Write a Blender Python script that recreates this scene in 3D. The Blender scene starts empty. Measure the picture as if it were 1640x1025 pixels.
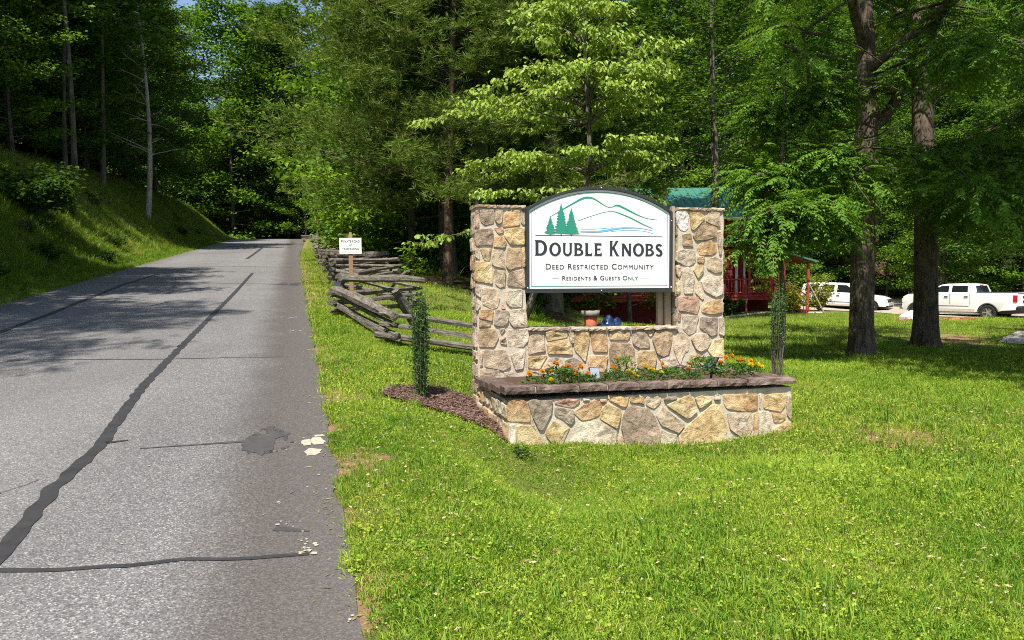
import bpy, bmesh, math, random
import numpy as np
from mathutils import Vector, Matrix, noise as mnoise

SC = bpy.context.scene
COL = SC.collection
R = math.radians

# ------------------------------------------------------------------ camera, sky, sun, exposure
cam_d = bpy.data.cameras.new('camera')
cam_d.sensor_width = 36.0
cam_d.lens = 36.0 * 1200 / 1640
cam_d.clip_start = 0.05
cam_d.clip_end = 2000
cam = bpy.data.objects.new('camera', cam_d)
cam.matrix_world = Matrix.Translation((0, 0, 1.6)) @ Matrix.Rotation(R(90 - 2.98), 4, 'X') @ Matrix.Rotation(R(-0.7), 4, 'Z')
COL.objects.link(cam)
SC.camera = cam

SUN_EL, SUN_AZ = 60.0, 196.0                # azimuth clockwise from +Y: behind the camera, a little left
world = bpy.data.worlds.new('World')
SC.world = world
world.use_nodes = True
wn = world.node_tree
wn.nodes.clear()
w_out = wn.nodes.new('ShaderNodeOutputWorld')
w_bg = wn.nodes.new('ShaderNodeBackground')
w_sky = wn.nodes.new('ShaderNodeTexSky')
w_sky.sky_type = 'NISHITA'
w_sky.sun_disc = False
w_sky.sun_elevation = R(SUN_EL)
w_sky.sun_rotation = R(SUN_AZ)
w_bg.inputs['Strength'].default_value = 0.11
wn.links.new(w_sky.outputs[0], w_bg.inputs['Color'])
wn.links.new(w_bg.outputs[0], w_out.inputs['Surface'])

sun_d = bpy.data.lights.new('sun', 'SUN')
sun_d.energy = 5.0
sun_d.angle = R(0.5)
sun_d.color = (1.0, 0.94, 0.84)
sun = bpy.data.objects.new('sun', sun_d)
ldir = Vector((-math.sin(R(SUN_AZ)) * math.cos(R(SUN_EL)), -math.cos(R(SUN_AZ)) * math.cos(R(SUN_EL)), -math.sin(R(SUN_EL))))
sun.rotation_euler = ldir.to_track_quat('-Z', 'Y').to_euler()
COL.objects.link(sun)

vs = SC.view_settings
vs.view_transform = 'Standard'
vs.look = 'None'
vs.exposure = 0.80
vs.gamma = 1
vs.use_curve_mapping = False
SC.cycles.max_bounces = 7
SC.cycles.diffuse_bounces = 4
SC.cycles.transmission_bounces = 5
SC.cycles.glossy_bounces = 2
SC.cycles.sample_clamp_indirect = 4
SC.cycles.pixel_filter_type = 'BLACKMAN_HARRIS'
SC.cycles.filter_width = 1.05
SC.cycles.use_denoising = False

# ------------------------------------------------------------------ helpers
def props(o, label=None, cat=None, group=None, kind=None):
    if label: o['label'] = label
    if cat: o['category'] = cat
    if group: o['group'] = group
    if kind: o['kind'] = kind
    return o

def obj(name, me, parent=None, mat=None, loc=None, rot=None):
    if mat is not None and len(me.materials) == 0:
        for m in (mat if isinstance(mat, (list, tuple)) else (mat,)):
            me.materials.append(m)
    o = bpy.data.objects.new(name, me)
    COL.objects.link(o)
    if parent: o.parent = parent
    if loc is not None: o.location = loc
    if rot is not None: o.rotation_euler = rot
    return o

def empty(name, loc=(0, 0, 0), rz=0.0):
    o = bpy.data.objects.new(name, None)
    o.empty_display_size = 0.2
    COL.objects.link(o)
    o.location = loc
    o.rotation_euler = (0, 0, rz)
    return o

def thing(name, label, cat, loc=(0, 0, 0), rz=0.0, group=None):
    return props(empty(name, loc, rz), label, cat, group)

def copy_tree(root, loc=None, rot=None, scale=None, label=None, group=None):
    r = root.copy(); COL.objects.link(r)
    if loc is not None: r.location = loc
    if rot is not None: r.rotation_euler = rot
    if scale is not None: r.scale = scale
    if label: r['label'] = label
    if group: r['group'] = group
    for ch in list(root.children):
        c = ch.copy(); COL.objects.link(c); c.parent = r
        for g in list(ch.children):
            d = g.copy(); COL.objects.link(d); d.parent = c
    return r

def mesh_np(name, V, F, smooth=False, attrs=None, mats=None, midx=None):
    """V (N,3); F: list of lists, or an int array (M,k)."""
    me = bpy.data.meshes.new(name)
    V = np.asarray(V, np.float32)
    me.vertices.add(len(V)); me.vertices.foreach_set('co', V.ravel())
    if isinstance(F, np.ndarray):
        m, k = F.shape
        me.loops.add(m * k); me.loops.foreach_set('vertex_index', F.astype(np.int32).ravel())
        me.polygons.add(m)
        me.polygons.foreach_set('loop_start', np.arange(0, m * k, k, dtype=np.int32))
    else:
        tot = [len(f) for f in F]
        fl = np.fromiter((i for f in F for i in f), np.int32)
        me.loops.add(len(fl)); me.loops.foreach_set('vertex_index', fl)
        me.polygons.add(len(F))
        me.polygons.foreach_set('loop_start', np.concatenate([[0], np.cumsum(tot)[:-1]]).astype(np.int32))
    if smooth: me.polygons.foreach_set('use_smooth', np.ones(len(me.polygons), bool))
    if midx is not None: me.polygons.foreach_set('material_index', np.asarray(midx, np.int32))
    for n, a in (attrs or {}).items():
        a = np.asarray(a, np.float32)
        if a.ndim == 1:
            at = me.attributes.new(n, 'FLOAT', 'POINT'); at.data.foreach_set('value', a)
        else:
            at = me.attributes.new(n, 'FLOAT_VECTOR', 'POINT'); at.data.foreach_set('vector', a.ravel())
    for m in mats or (): me.materials.append(m)
    me.update(calc_edges=True)
    return me

class MB:
    """collects simple solids into one mesh"""
    def __init__(s): s.V, s.F, s.M = [], [], []; s.m = 0
    def add(s, V, F):
        b = len(s.V); s.V += [tuple(v) for v in V]
        for f in F: s.F.append([i + b for i in f]); s.M.append(s.m)
        return s
    def box(s, c, d, rot=None, taper=1.0):
        x, y, z = d[0] / 2, d[1] / 2, d[2] / 2
        V = [Vector((sx * x * (taper if sz > 0 else 1), sy * y * (taper if sz > 0 else 1), sz * z)) for sz in (-1, 1) for sy in (-1, 1) for sx in (-1, 1)]
        if rot is not None: V = [rot @ v for v in V]
        V = [v + Vector(c) for v in V]
        return s.add(V, [(0, 2, 3, 1), (4, 5, 7, 6), (0, 1, 5, 4), (2, 6, 7, 3), (0, 4, 6, 2), (1, 3, 7, 5)])
    def tube(s, P, rad, n=8, cap=True):
        P = [Vector(p) for p in P]
        if not isinstance(rad, (list, tuple)): rad = [rad] * len(P)
        rings = []
        up = Vector((0, 0, 1))
        for i, p in enumerate(P):
            d = (P[min(i + 1, len(P) - 1)] - P[max(i - 1, 0)]).normalized()
            a = d.cross(up if abs(d.z) < 0.9 else Vector((0, 1, 0))).normalized()
            b = d.cross(a)
            rings.append([p + (a * math.cos(2 * math.pi * k / n) + b * math.sin(2 * math.pi * k / n)) * rad[i] for k in range(n)])
        V = [v for r in rings for v in r]
        F = []
        for i in range(len(P) - 1):
            for k in range(n):
                F.append((i * n + k, (i + 1) * n + k, (i + 1) * n + (k + 1) % n, i * n + (k + 1) % n))
        if cap:
            F.append(tuple(range(n))); F.append(tuple(reversed([len(V) - n + k for k in range(n)])))
        return s.add(V, F)
    def lathe(s, prof, n=16, c=(0, 0, 0)):
        V = [(c[0] + r * math.cos(2 * math.pi * k / n), c[1] + r * math.sin(2 * math.pi * k / n), c[2] + z) for r, z in prof for k in range(n)]
        F = []
        for i in range(len(prof) - 1):
            for k in range(n):
                F.append((i * n + k, i * n + (k + 1) % n, (i + 1) * n + (k + 1) % n, (i + 1) * n + k))
        F.append(tuple(reversed(range(n)))); F.append(tuple(len(V) - n + k for k in range(n)))
        return s.add(V, F)
    def prism(s, poly, y0, y1, fn=None):
        """polygon in xz extruded along y; fn maps a point at the end"""
        n = len(poly)
        V = [(x, y0, z) for x, z in poly] + [(x, y1, z) for x, z in poly]
        if fn: V = [fn(*v) for v in V]
        F = [tuple(range(n)), tuple(reversed(range(n, 2 * n)))] + [(i, i + n, (i + 1) % n + n, (i + 1) % n) for i in range(n)]
        return s.add(V, F)
    def mesh(s, name, mats=None, smooth=False):
        bm = bmesh.new()
        vs_ = [bm.verts.new(v) for v in s.V]
        for f, m in zip(s.F, s.M):
            try:
                fc = bm.faces.new([vs_[i] for i in f]); fc.material_index = m; fc.smooth = smooth
            except ValueError: pass
        bmesh.ops.recalc_face_normals(bm, faces=bm.faces)
        me = bpy.data.meshes.new(name); bm.to_mesh(me); bm.free()
        if mats is not None:
            for m in (mats if isinstance(mats, (list, tuple)) else (mats,)): me.materials.append(m)
        return me
    def build(s, name, mat, parent=None, smooth=False, loc=None, rot=None):
        return obj(name, s.mesh(name, mat, smooth), parent, None, loc, rot)

# ------------------------------------------------------------------ material helpers
class NT:
    def __init__(s, name):
        s.m = bpy.data.materials.new(name); s.m.use_nodes = True
        s.t = s.m.node_tree; s.n = s.t.nodes; s.n.clear()
        s.out = s.n.new('ShaderNodeOutputMaterial')
    def node(s, typ, **kw):
        nd = s.n.new(typ)
        ins = kw.pop('ins', {})
        for k, v in kw.items(): setattr(nd, k, v)
        for k, v in ins.items(): s.put(nd.inputs[k], v)
        return nd
    def put(s, sock, v):
        if hasattr(v, 'is_linked') or isinstance(v, bpy.types.NodeSocket): s.t.links.new(v, sock)
        else:
            if isinstance(v, (tuple, list)) and len(v) == 3 and sock.type == 'RGBA': v = (*v, 1)
            sock.default_value = v
    def noise(s, scale, detail=4, rough=0.55, vec=None, dist=0.0):
        nd = s.node('ShaderNodeTexNoise', ins={'Scale': scale, 'Detail': detail, 'Roughness': rough, 'Distortion': dist})
        if vec is not None: s.put(nd.inputs['Vector'], vec)
        return nd.outputs['Fac']
    def ramp(s, fac, stops):
        nd = s.node('ShaderNodeValToRGB'); s.put(nd.inputs['Fac'], fac)
        el = nd.color_ramp.elements
        while len(el) < len(stops): el.new(0.5)
        for e, (p, c) in zip(el, stops):
            e.position = p; e.color = (*c, 1) if isinstance(c, (tuple, list)) else (c, c, c, 1)
        return nd.outputs['Color']
    def mix(s, fac, a, b, blend='MIX'):
        nd = s.node('ShaderNodeMix', data_type='RGBA', blend_type=blend)
        s.put(nd.inputs[0], fac); s.put(nd.inputs[6], a); s.put(nd.inputs[7], b)
        return nd.outputs[2]
    def math(s, op, a, b=0.0, clamp=False):
        nd = s.node('ShaderNodeMath', operation=op, use_clamp=clamp); s.put(nd.inputs[0], a); s.put(nd.inputs[1], b)
        return nd.outputs[0]
    def attr(s, name, out='Fac'):
        return s.node('ShaderNodeAttribute', attribute_name=name).outputs[out]
    def coords(s, kind='Object', scale=(1, 1, 1), offset=None):
        tc = s.node('ShaderNodeTexCoord').outputs[kind]
        mp = s.node('ShaderNodeMapping', ins={'Vector': tc, 'Scale': scale})
        if offset is not None: s.put(mp.inputs['Location'], offset)
        return mp.outputs[0]
    def objrand(s): return s.node('ShaderNodeObjectInfo').outputs['Random']
    def bump(s, h, strength=0.5, dist=0.02):
        return s.node('ShaderNodeBump', ins={'Height': h, 'Strength': strength, 'Distance': dist}).outputs[0]
    def pbr(s, color, rough=0.8, normal=None, spec=0.3, metal=0.0, **kw):
        p = s.node('ShaderNodeBsdfPrincipled')
        s.put(p.inputs['Base Color'], color); s.put(p.inputs['Roughness'], rough)
        s.put(p.inputs['Specular IOR Level'], spec); s.put(p.inputs['Metallic'], metal)
        if normal is not None: s.put(p.inputs['Normal'], normal)
        for k, v in kw.items(): s.put(p.inputs[k], v)
        return p.outputs[0]
    def done(s, sh):
        s.t.links.new(sh, s.out.inputs['Surface']); return s.m

def plain(name, color, rough=0.7, spec=0.3, metal=0.0, var=0.12, scale=8.0):
    t = NT(name)
    n = t.noise(scale, 5, 0.6, t.coords('Object'))
    c = t.mix(n, tuple(max(0, v * (1 - var)) for v in color), tuple(v * (1 + var) for v in color))
    return t.done(t.pbr(c, rough, None, spec, metal))

def leaf_mat(name, dark, light, trans=0.35, tint=(1.25, 1.2, 0.55), rough=0.55, spec=0.12, objvar=0.3, patch=0.0):
    """two-sided leaf: reflection plus light passing through; hue differs from leaf to leaf and tree to tree"""
    t = NT(name)
    v = t.attr('var')
    r = t.math('MULTIPLY', t.math('SUBTRACT', t.objrand(), 0.5), objvar)
    if patch:                                           # whole patches of turf differ a little, by where a tuft stands
        ln = t.noise(0.9, 4, 0.6, t.node('ShaderNodeObjectInfo').outputs['Location'])
        r = t.math('ADD', r, t.math('MULTIPLY', t.math('SUBTRACT', ln, 0.5), patch))
    f = t.math('ADD', v, r, True)
    c = t.mix(f, dark, light)
    p = t.pbr(c, rough, None, spec)
    tc = t.mix(1.0, c, tint, 'MULTIPLY')
    tr = t.node('ShaderNodeBsdfTranslucent', ins={'Color': tc}).outputs[0]
    ms = t.node('ShaderNodeMixShader', ins={0: trans, 1: p, 2: tr}).outputs[0]
    return t.done(ms)

def stone_mat(name, a, b, c):
    t = NT(name)
    off = t.node('ShaderNodeCombineXYZ', ins={0: t.math('MULTIPLY', t.objrand(), 37.0), 1: t.math('MULTIPLY', t.objrand(), 11.0), 2: 0.0}).outputs[0]
    vec = t.coords('Object', (1, 1, 1), off)
    n1 = t.noise(5.0, 6, 0.62, vec, 0.6)
    n2 = t.noise(19.0, 8, 0.7, vec)
    n3 = t.noise(75.0, 4, 0.7, vec)
    col = t.ramp(n1, [(0.33, a), (0.50, b), (0.66, c)])
    col = t.mix(t.ramp(n2, [(0.47, 0.0), (0.64, 0.72)]), col, tuple(v * 0.45 for v in a))
    n4 = t.noise(2.6, 3, 0.6, vec)
    col = t.mix(t.ramp(n4, [(0.52, 0.0), (0.68, 0.5)]), col, tuple(min(.62, v * 1.35) for v in c))
    k = t.math('ADD', t.math('MULTIPLY', t.objrand(), 0.36), 1.08)
    col = t.mix(1.0, col, t.node('ShaderNodeCombineXYZ', ins={0: k, 1: k, 2: k}).outputs[0], 'MULTIPLY')
    col = t.mix(t.ramp(n3, [(0.55, 0.0), (0.75, 0.28)]), col, (0.42, 0.36, 0.28))
    h = t.math('ADD', t.math('MULTIPLY', n2, 0.7), t.math('MULTIPLY', n3, 0.3))
    return t.done(t.pbr(col, 0.86, t.bump(h, 1.0, 0.030), 0.2))

M = {}
ST = {'p': ((0.214, 0.156, 0.115), (0.299, 0.223, 0.165), (0.382, 0.292, 0.21)),
      'g': ((0.274, 0.159, 0.075), (0.418, 0.27, 0.138), (0.495, 0.359, 0.221)),
      'y': ((0.326, 0.221, 0.106), (0.462, 0.34, 0.178), (0.522, 0.412, 0.256)),
      'r': ((0.269, 0.156, 0.107), (0.377, 0.235, 0.165), (0.437, 0.303, 0.218)),
      'b': ((0.23, 0.163, 0.099), (0.338, 0.243, 0.153), (0.421, 0.319, 0.207)),
      't': ((0.282, 0.212, 0.146), (0.391, 0.305, 0.213), (0.46, 0.368, 0.261)),
      'l': ((0.326, 0.269, 0.203), (0.435, 0.362, 0.275), (0.513, 0.438, 0.34)),
      'k': ((0.206, 0.167, 0.127), (0.299, 0.246, 0.188), (0.39, 0.323, 0.25)),
      'w': ((0.42, 0.37, 0.34), (0.6, 0.56, 0.53), (0.72, 0.69, 0.66)),
      'c': ((0.075, 0.05, 0.044), (0.125, 0.088, 0.076), (0.2, 0.15, 0.125))}
STN = dict(p='purple_brown', g='gold', y='yellow_sandstone', r='reddish', b='brown', t='tan', l='pale_tan', k='dark_grey', w='white_quartz', c='dark_cap')
for k, v in ST.items(): M['st_' + k] = stone_mat(STN[k] + '_stone', *v)

def mk_mortar():
    t = NT('mortar'); vec = t.coords('Object')
    n = t.noise(9, 6, 0.6, vec); n2 = t.noise(70, 4, 0.7, vec)
    c = t.ramp(n, [(0.3, (0.42, 0.35, 0.27)), (0.7, (0.60, 0.53, 0.43))])
    return t.done(t.pbr(c, 0.92, t.bump(t.math('ADD', n, n2), 0.6, 0.012), 0.15))
M['mortar'] = mk_mortar()

def mk_asphalt():
    t = NT('asphalt')
    uv = t.node('ShaderNodeUVMap').outputs[0]            # u = metres across the road, v = metres along it
    sep = t.node('ShaderNodeSeparateXYZ', ins={0: uv})
    u, v = sep.outputs[0], sep.outputs[1]
    vec = t.coords('Object')
    fine = t.node('ShaderNodeTexVoronoi', ins={'Vector': vec, 'Scale': 135.0}).outputs['Color']
    fg = t.node('ShaderNodeSeparateColor', ins={0: fine}).outputs[0]
    coarse = t.noise(0.9, 5, 0.6, vec)
    mid = t.noise(6.0, 5, 0.65, vec)
    g = t.ramp(fg, [(0.0, (0.075, 0.073, 0.075)), (0.40, (0.146, 0.143, 0.146)), (0.80, (0.196, 0.192, 0.194)), (1.0, (0.40, 0.385, 0.37))])
    k = t.math('ADD', t.math('MULTIPLY', coarse, 0.45), t.math('ADD', t.math('MULTIPLY', mid, 0.30), 0.66))
    g = t.mix(1.0, g, t.node('ShaderNodeCombineXYZ', ins={0: k, 1: k, 2: k}).outputs[0], 'MULTIPLY')
    # brown silt washed along the right edge, thinner on the left one
    ub = t.math('ADD', u, t.math('MULTIPLY', t.math('SUBTRACT', t.noise(1.6, 4, 0.6, vec), 0.5), 0.45))
    band = t.node('ShaderNodeMapRange', interpolation_type='SMOOTHSTEP', ins={'Value': ub, 'From Min': -0.75, 'From Max': -0.12}).outputs[0]
    g = t.mix(t.math('MULTIPLY', band, 0.88), g, t.mix(fg, (0.036, 0.029, 0.026), (0.098, 0.078, 0.068)))
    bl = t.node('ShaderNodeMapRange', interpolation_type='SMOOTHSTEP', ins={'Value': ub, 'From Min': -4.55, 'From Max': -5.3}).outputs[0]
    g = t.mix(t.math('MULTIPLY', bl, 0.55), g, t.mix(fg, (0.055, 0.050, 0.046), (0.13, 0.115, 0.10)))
    # polished wheel tracks
    wt = t.math('ADD', t.math('SINE', t.math('MULTIPLY', t.math('ADD', u, 0.2), 2.6)), 0.0)
    g = t.mix(t.math('MULTIPLY', t.math('ADD', wt, 1.0), 0.10), g, (0.23, 0.225, 0.22))
    big = t.noise(0.35, 4, 0.6, t.coords('Object', (1.0, 0.25, 1.0)))
    g = t.mix(t.ramp(big, [(0.42, 0.0), (0.70, 0.40)]), g, t.mix(fg, (0.055, 0.053, 0.054), (0.13, 0.128, 0.128)))
    hh = t.math('ADD', fg, t.math('MULTIPLY', t.noise(160, 3, 0.7, vec), 0.6))
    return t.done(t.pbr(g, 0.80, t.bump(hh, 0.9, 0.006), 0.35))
M['asphalt'] = mk_asphalt()

def mk_ground():
    t = NT('ground_soil_and_turf')
    vec = t.coords('Object')
    n1 = t.noise(0.55, 5, 0.6, vec); n2 = t.noise(4.5, 6, 0.65, vec); n3 = t.noise(38, 5, 0.7, vec)
    turf = t.mix(n3, (0.060, 0.095, 0.018), (0.24, 0.25, 0.070))
    turf = t.mix(t.ramp(n2, [(0.42, 0.0), (0.68, 0.5)]), turf, (0.16, 0.15, 0.045))
    dirt = t.mix(n3, (0.24, 0.13, 0.07), (0.42, 0.27, 0.17))
    dm = t.math('ADD', t.attr('dirt'), t.math('MULTIPLY', t.math('SUBTRACT', n2, 0.5), 1.3))
    dm = t.ramp(dm, [(0.42, 0.0), (0.60, 1.0)])
    g = t.mix(dm, turf, dirt)
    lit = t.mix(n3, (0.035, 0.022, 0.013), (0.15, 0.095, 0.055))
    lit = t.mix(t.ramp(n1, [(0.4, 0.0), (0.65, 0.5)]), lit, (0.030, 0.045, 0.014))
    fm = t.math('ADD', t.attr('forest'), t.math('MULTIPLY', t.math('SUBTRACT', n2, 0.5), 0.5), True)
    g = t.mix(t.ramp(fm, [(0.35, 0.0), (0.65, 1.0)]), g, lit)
    return t.done(t.pbr(g, 0.95, t.bump(t.math('ADD', n2, n3), 0.9, 0.05), 0.1))
M['ground'] = mk_ground()

def mk_bark(name, dark, light, sc=1.0, moss=0.0, vert=0.16):
    t = NT(name)
    vec = t.coords('Object', (1, 1, vert))
    n = t.noise(16 * sc, 6, 0.65, vec, 0.9)
    n2 = t.noise(3.0, 5, 0.6, t.coords('Object'))
    n3 = t.noise(60 * sc, 5, 0.7, t.coords('Object', (1, 1, 0.4)))
    c = t.ramp(n, [(0.36, dark), (0.62, light)])
    c = t.mix(t.ramp(n2, [(0.45, 0.0), (0.75, 0.55)]), c, tuple(v * 1.5 for v in light))
    if moss: c = t.mix(t.ramp(n2, [(0.3, moss), (0.5, 0.0)]), c, (0.07, 0.085, 0.035))
    h = t.math('ADD', n, t.math('MULTIPLY', n3, 0.35))
    return t.done(t.pbr(c, 0.93, t.bump(h, 1.0, 0.05), 0.12))
M['bark'] = mk_bark('ridged_bark', (0.042, 0.033, 0.025), (0.175, 0.138, 0.106))
M['bark_grey'] = mk_bark('grey_bark', (0.055, 0.047, 0.038), (0.19, 0.165, 0.135), 0.8, 0.3)
M['bark_pine'] = mk_bark('pine_bark', (0.045, 0.030, 0.022), (0.17, 0.115, 0.08), 0.8)
M['deadwood'] = mk_bark('bleached_dead_wood', (0.27, 0.235, 0.19), (0.52, 0.47, 0.40), 1.0)

def mk_rail():
    t = NT('weathered_rail')
    off = t.node('ShaderNodeCombineXYZ', ins={0: t.math('MULTIPLY', t.objrand(), 31.0), 1: 0.0, 2: 0.0}).outputs[0]
    vec = t.coords('Object', (0.22, 1, 1), off)
    n = t.noise(30, 6, 0.7, vec, 0.6); n2 = t.noise(5, 5, 0.6, t.coords('Object', (1, 1, 1), off))
    c = t.ramp(n, [(0.33, (0.035, 0.028, 0.022)), (0.55, (0.17, 0.15, 0.128)), (0.8, (0.36, 0.335, 0.295))])
    c = t.mix(t.ramp(n2, [(0.5, 0.0), (0.7, 0.6)]), c, (0.24, 0.24, 0.18))
    c = t.mix(t.ramp(n2, [(0.25, 0.55), (0.42, 0.0)]), c, (0.20, 0.12, 0.07))
    return t.done(t.pbr(c, 0.9, t.bump(n, 0.9, 0.03), 0.15))
M['rail'] = mk_rail()

# foliage
M['leaf_oak'] = leaf_mat('oak_leaf', (0.028, 0.080, 0.009), (0.150, 0.255, 0.028), 0.34)
M['leaf_maple'] = leaf_mat('maple_leaf', (0.042, 0.120, 0.010), (0.215, 0.365, 0.030), 0.38)
M['leaf_poplar'] = leaf_mat('poplar_leaf', (0.034, 0.100, 0.014), (0.165, 0.300, 0.042), 0.34)
M['leaf_dogwood'] = leaf_mat('dogwood_leaf', (0.18, 0.29, 0.035), (0.40, 0.53, 0.125), 0.38)
M['leaf_walnut'] = leaf_mat('walnut_leaflet', (0.055, 0.140, 0.014), (0.175, 0.320, 0.040), 0.38)
M['needle'] = leaf_mat('pine_needle', (0.050, 0.105, 0.014), (0.205, 0.275, 0.055), 0.28)
M['leaf_holly'] = leaf_mat('small_dark_leaf', (0.028, 0.085, 0.018), (0.115, 0.215, 0.055), 0.28)
M['leaf_yellow'] = leaf_mat('yellow_green_leaf', (0.16, 0.20, 0.02), (0.32, 0.34, 0.04), 0.4)
M['leaf_bush'] = leaf_mat('bush_leaf', (0.035, 0.085, 0.012), (0.095, 0.175, 0.026), 0.4)
M['grass'] = leaf_mat('grass_blade', (0.075, 0.200, 0.014), (0.400, 0.500, 0.060), 0.34, objvar=0.6, patch=1.7)
M['grass_dry'] = leaf_mat('yellowing_grass_blade', (0.22, 0.21, 0.05), (0.40, 0.36, 0.10), 0.25)
M['grass_bank'] = leaf_mat('bank_grass_blade', (0.060, 0.150, 0.012), (0.220, 0.330, 0.034), 0.35, objvar=0.5, patch=1.4)
M['marigold_leaf'] = leaf_mat('marigold_leaf', (0.03, 0.09, 0.015), (0.09, 0.18, 0.03), 0.3)
M['petal_orange'] = leaf_mat('orange_petal', (0.74, 0.24, 0.005), (0.92, 0.47, 0.02), 0.25, (1, 1, 1))
M['petal_yellow'] = leaf_mat('yellow_petal', (0.78, 0.58, 0.005), (0.90, 0.75, 0.02), 0.25, (1, 1, 1))

M['sign_white'] = plain('sign_face_white', (0.80, 0.80, 0.77), 0.45, 0.4, 0, 0.02, 3)
M['sign_black'] = plain('sign_edge_charcoal', (0.030, 0.033, 0.038), 0.5, 0.4, 0, 0.1)
M['ink'] = plain('charcoal_lettering', (0.028, 0.030, 0.040), 0.5, 0.35, 0, 0.05)
M['ink_green'] = plain('green_print', (0.012, 0.27, 0.15), 0.5, 0.35, 0, 0.05)
M['ink_tree'] = plain('tree_green_print', (0.022, 0.245, 0.165), 0.5, 0.35, 0, 0.05)
M['ink_blue'] = plain('blue_print', (0.13, 0.42, 0.74), 0.5, 0.35, 0, 0.05)
M['ink_pale'] = plain('pale_grey_print', (0.55, 0.56, 0.53), 0.5, 0.35, 0, 0.05)
M['steel'] = plain('galvanised_screw', (0.55, 0.55, 0.53), 0.35, 0.5, 0.8)
M['black_plastic'] = plain('black_plastic', (0.018, 0.018, 0.020), 0.45, 0.45)
M['solar_cell'] = plain('solar_cell', (0.035, 0.045, 0.075), 0.35, 0.5)
M['solar_sky_sheen'] = plain('solar_panel_sky_sheen', (0.34, 0.36, 0.43), 0.2, 0.6, 0, 0.05)  # sky reflection painted into the base colour, paler than the bare cell
M['lamp_glass'] = plain('frosted_lamp_glass', (0.50, 0.42, 0.33), 0.25, 0.5)
M['bronze'] = plain('bronze_metal', (0.12, 0.085, 0.075), 0.4, 0.5, 0.5)
M['wood_post'] = plain('brown_treated_post', (0.27, 0.155, 0.105), 0.85, 0.2, 0, 0.25, 20)
M['lumber'] = plain('weathered_lumber', (0.36, 0.29, 0.21), 0.85, 0.2, 0, 0.2, 14)
M['red_wall'] = plain('barn_red_siding', (0.20, 0.022, 0.022), 0.75, 0.25, 0, 0.22, 5)
M['red_deck'] = plain('red_stained_deck', (0.33, 0.045, 0.035), 0.7, 0.25, 0, 0.2, 8)
M['green_roof'] = plain('green_metal_roof', (0.05, 0.19, 0.14), 0.4, 0.45, 0.1, 0.12, 3)
M['white_trim'] = plain('white_trim_paint', (0.74, 0.74, 0.72), 0.55, 0.3, 0, 0.05)
M['dark_glass'] = plain('dark_window_glass', (0.012, 0.014, 0.016), 0.06, 0.6, 0, 0.1)
M['chimney_brick'] = plain('chimney_brick', (0.27, 0.135, 0.10), 0.9, 0.15, 0, 0.3, 16)
M['concrete'] = plain('pale_concrete', (0.42, 0.37, 0.31), 0.9, 0.2, 0, 0.25, 2.5)
M['gravel'] = plain('driveway_gravel', (0.36, 0.31, 0.25), 0.95, 0.15, 0, 0.45, 14)
M['car_white'] = plain('white_car_paint', (0.78, 0.79, 0.79), 0.22, 0.55, 0, 0.02, 2)
M['car_dark'] = plain('dark_car_trim', (0.014, 0.014, 0.015), 0.5, 0.4)
M['tyre'] = plain('tyre_rubber', (0.022, 0.021, 0.020), 0.85, 0.25, 0, 0.3, 20)
M['alloy'] = plain('alloy_rim', (0.55, 0.55, 0.54), 0.3, 0.5, 0.85)
M['chrome'] = plain('chrome_trim', (0.62, 0.62, 0.62), 0.18, 0.5, 0.9)
M['tail_red'] = plain('red_lamp_lens', (0.45, 0.012, 0.02), 0.2, 0.6, 0, 0.1)
M['head_lens'] = plain('headlamp_lens', (0.62, 0.60, 0.55), 0.12, 0.6, 0, 0.1)
M['amber'] = plain('amber_lens', (0.6, 0.22, 0.03), 0.2, 0.6)
M['mud'] = plain('road_dirt_on_sill', (0.42, 0.38, 0.31), 0.7, 0.2, 0, 0.3, 9)
M['terracotta'] = plain('red_clay_pot', (0.40, 0.11, 0.06), 0.8, 0.2, 0, 0.3, 12)
M['pot_rim'] = plain('grey_pot_rim', (0.24, 0.225, 0.20), 0.8, 0.2, 0, 0.2, 12)
M['tarp'] = plain('blue_tarp', (0.006, 0.022, 0.085), 0.4, 0.5, 0, 0.3, 9)
M['tar'] = plain('crack_sealant', (0.036, 0.036, 0.038), 0.5, 0.4, 0, 0.6, 9)
M['tar_thin'] = plain('worn_sealant', (0.060, 0.058, 0.058), 0.65, 0.35, 0, 0.4, 25)
M['stain'] = plain('oil_stain', (0.060, 0.058, 0.058), 0.7, 0.3, 0, 0.45, 14)
M['white_paint'] = plain('spilled_white_paint', (0.36, 0.335, 0.265), 0.8, 0.2, 0, 0.25, 30)
M['mulch'] = plain('brown_mulch', (0.115, 0.068, 0.052), 0.95, 0.1, 0, 0.6, 40)
M['red_mulch'] = plain('red_mulch', (0.34, 0.135, 0.075), 0.95, 0.1, 0, 0.5, 30)
M['soil'] = plain('potting_soil', (0.075, 0.050, 0.036), 0.95, 0.1, 0, 0.5, 40)
M['yellow_sign'] = plain('yellow_sign_face', (0.72, 0.60, 0.03), 0.5, 0.4)

# ------------------------------------------------------------------ terrain
UX, UY = -0.2771, 0.9608                     # road heading
GR = 0.0789                                  # road grade
TL, TR = -5.25, 0.22                         # road edges across its axis
def sstep(a, b, x):
    q = np.clip((x - a) / (b - a), 0, 1); return q * q * (3 - 2 * q)
_s = np.linspace(-60, 400, 4601)
_g = np.where(_s < 0, 0.045 + (GR - 0.045) * sstep(-12, 0, _s), GR - (GR + 0.012) * sstep(68, 90, _s))
_z = np.cumsum(_g) * (_s[1] - _s[0]); _z -= np.interp(0, _s, _z)
def road_z(s): return np.interp(s, _s, _z)
def st_of(x, y): return x * UX + y * UY, x * UY - y * UX
def xy_of(s, t): return s * UX + t * UY, s * UY - t * UX
def bend(s): return -0.022 * np.clip(s - 76, 0, 60) ** 2
def edge_r(s): return TR + 0.85 * sstep(28, 82, s) + bend(s)
def edge_l(s): return TL + bend(s)

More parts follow.
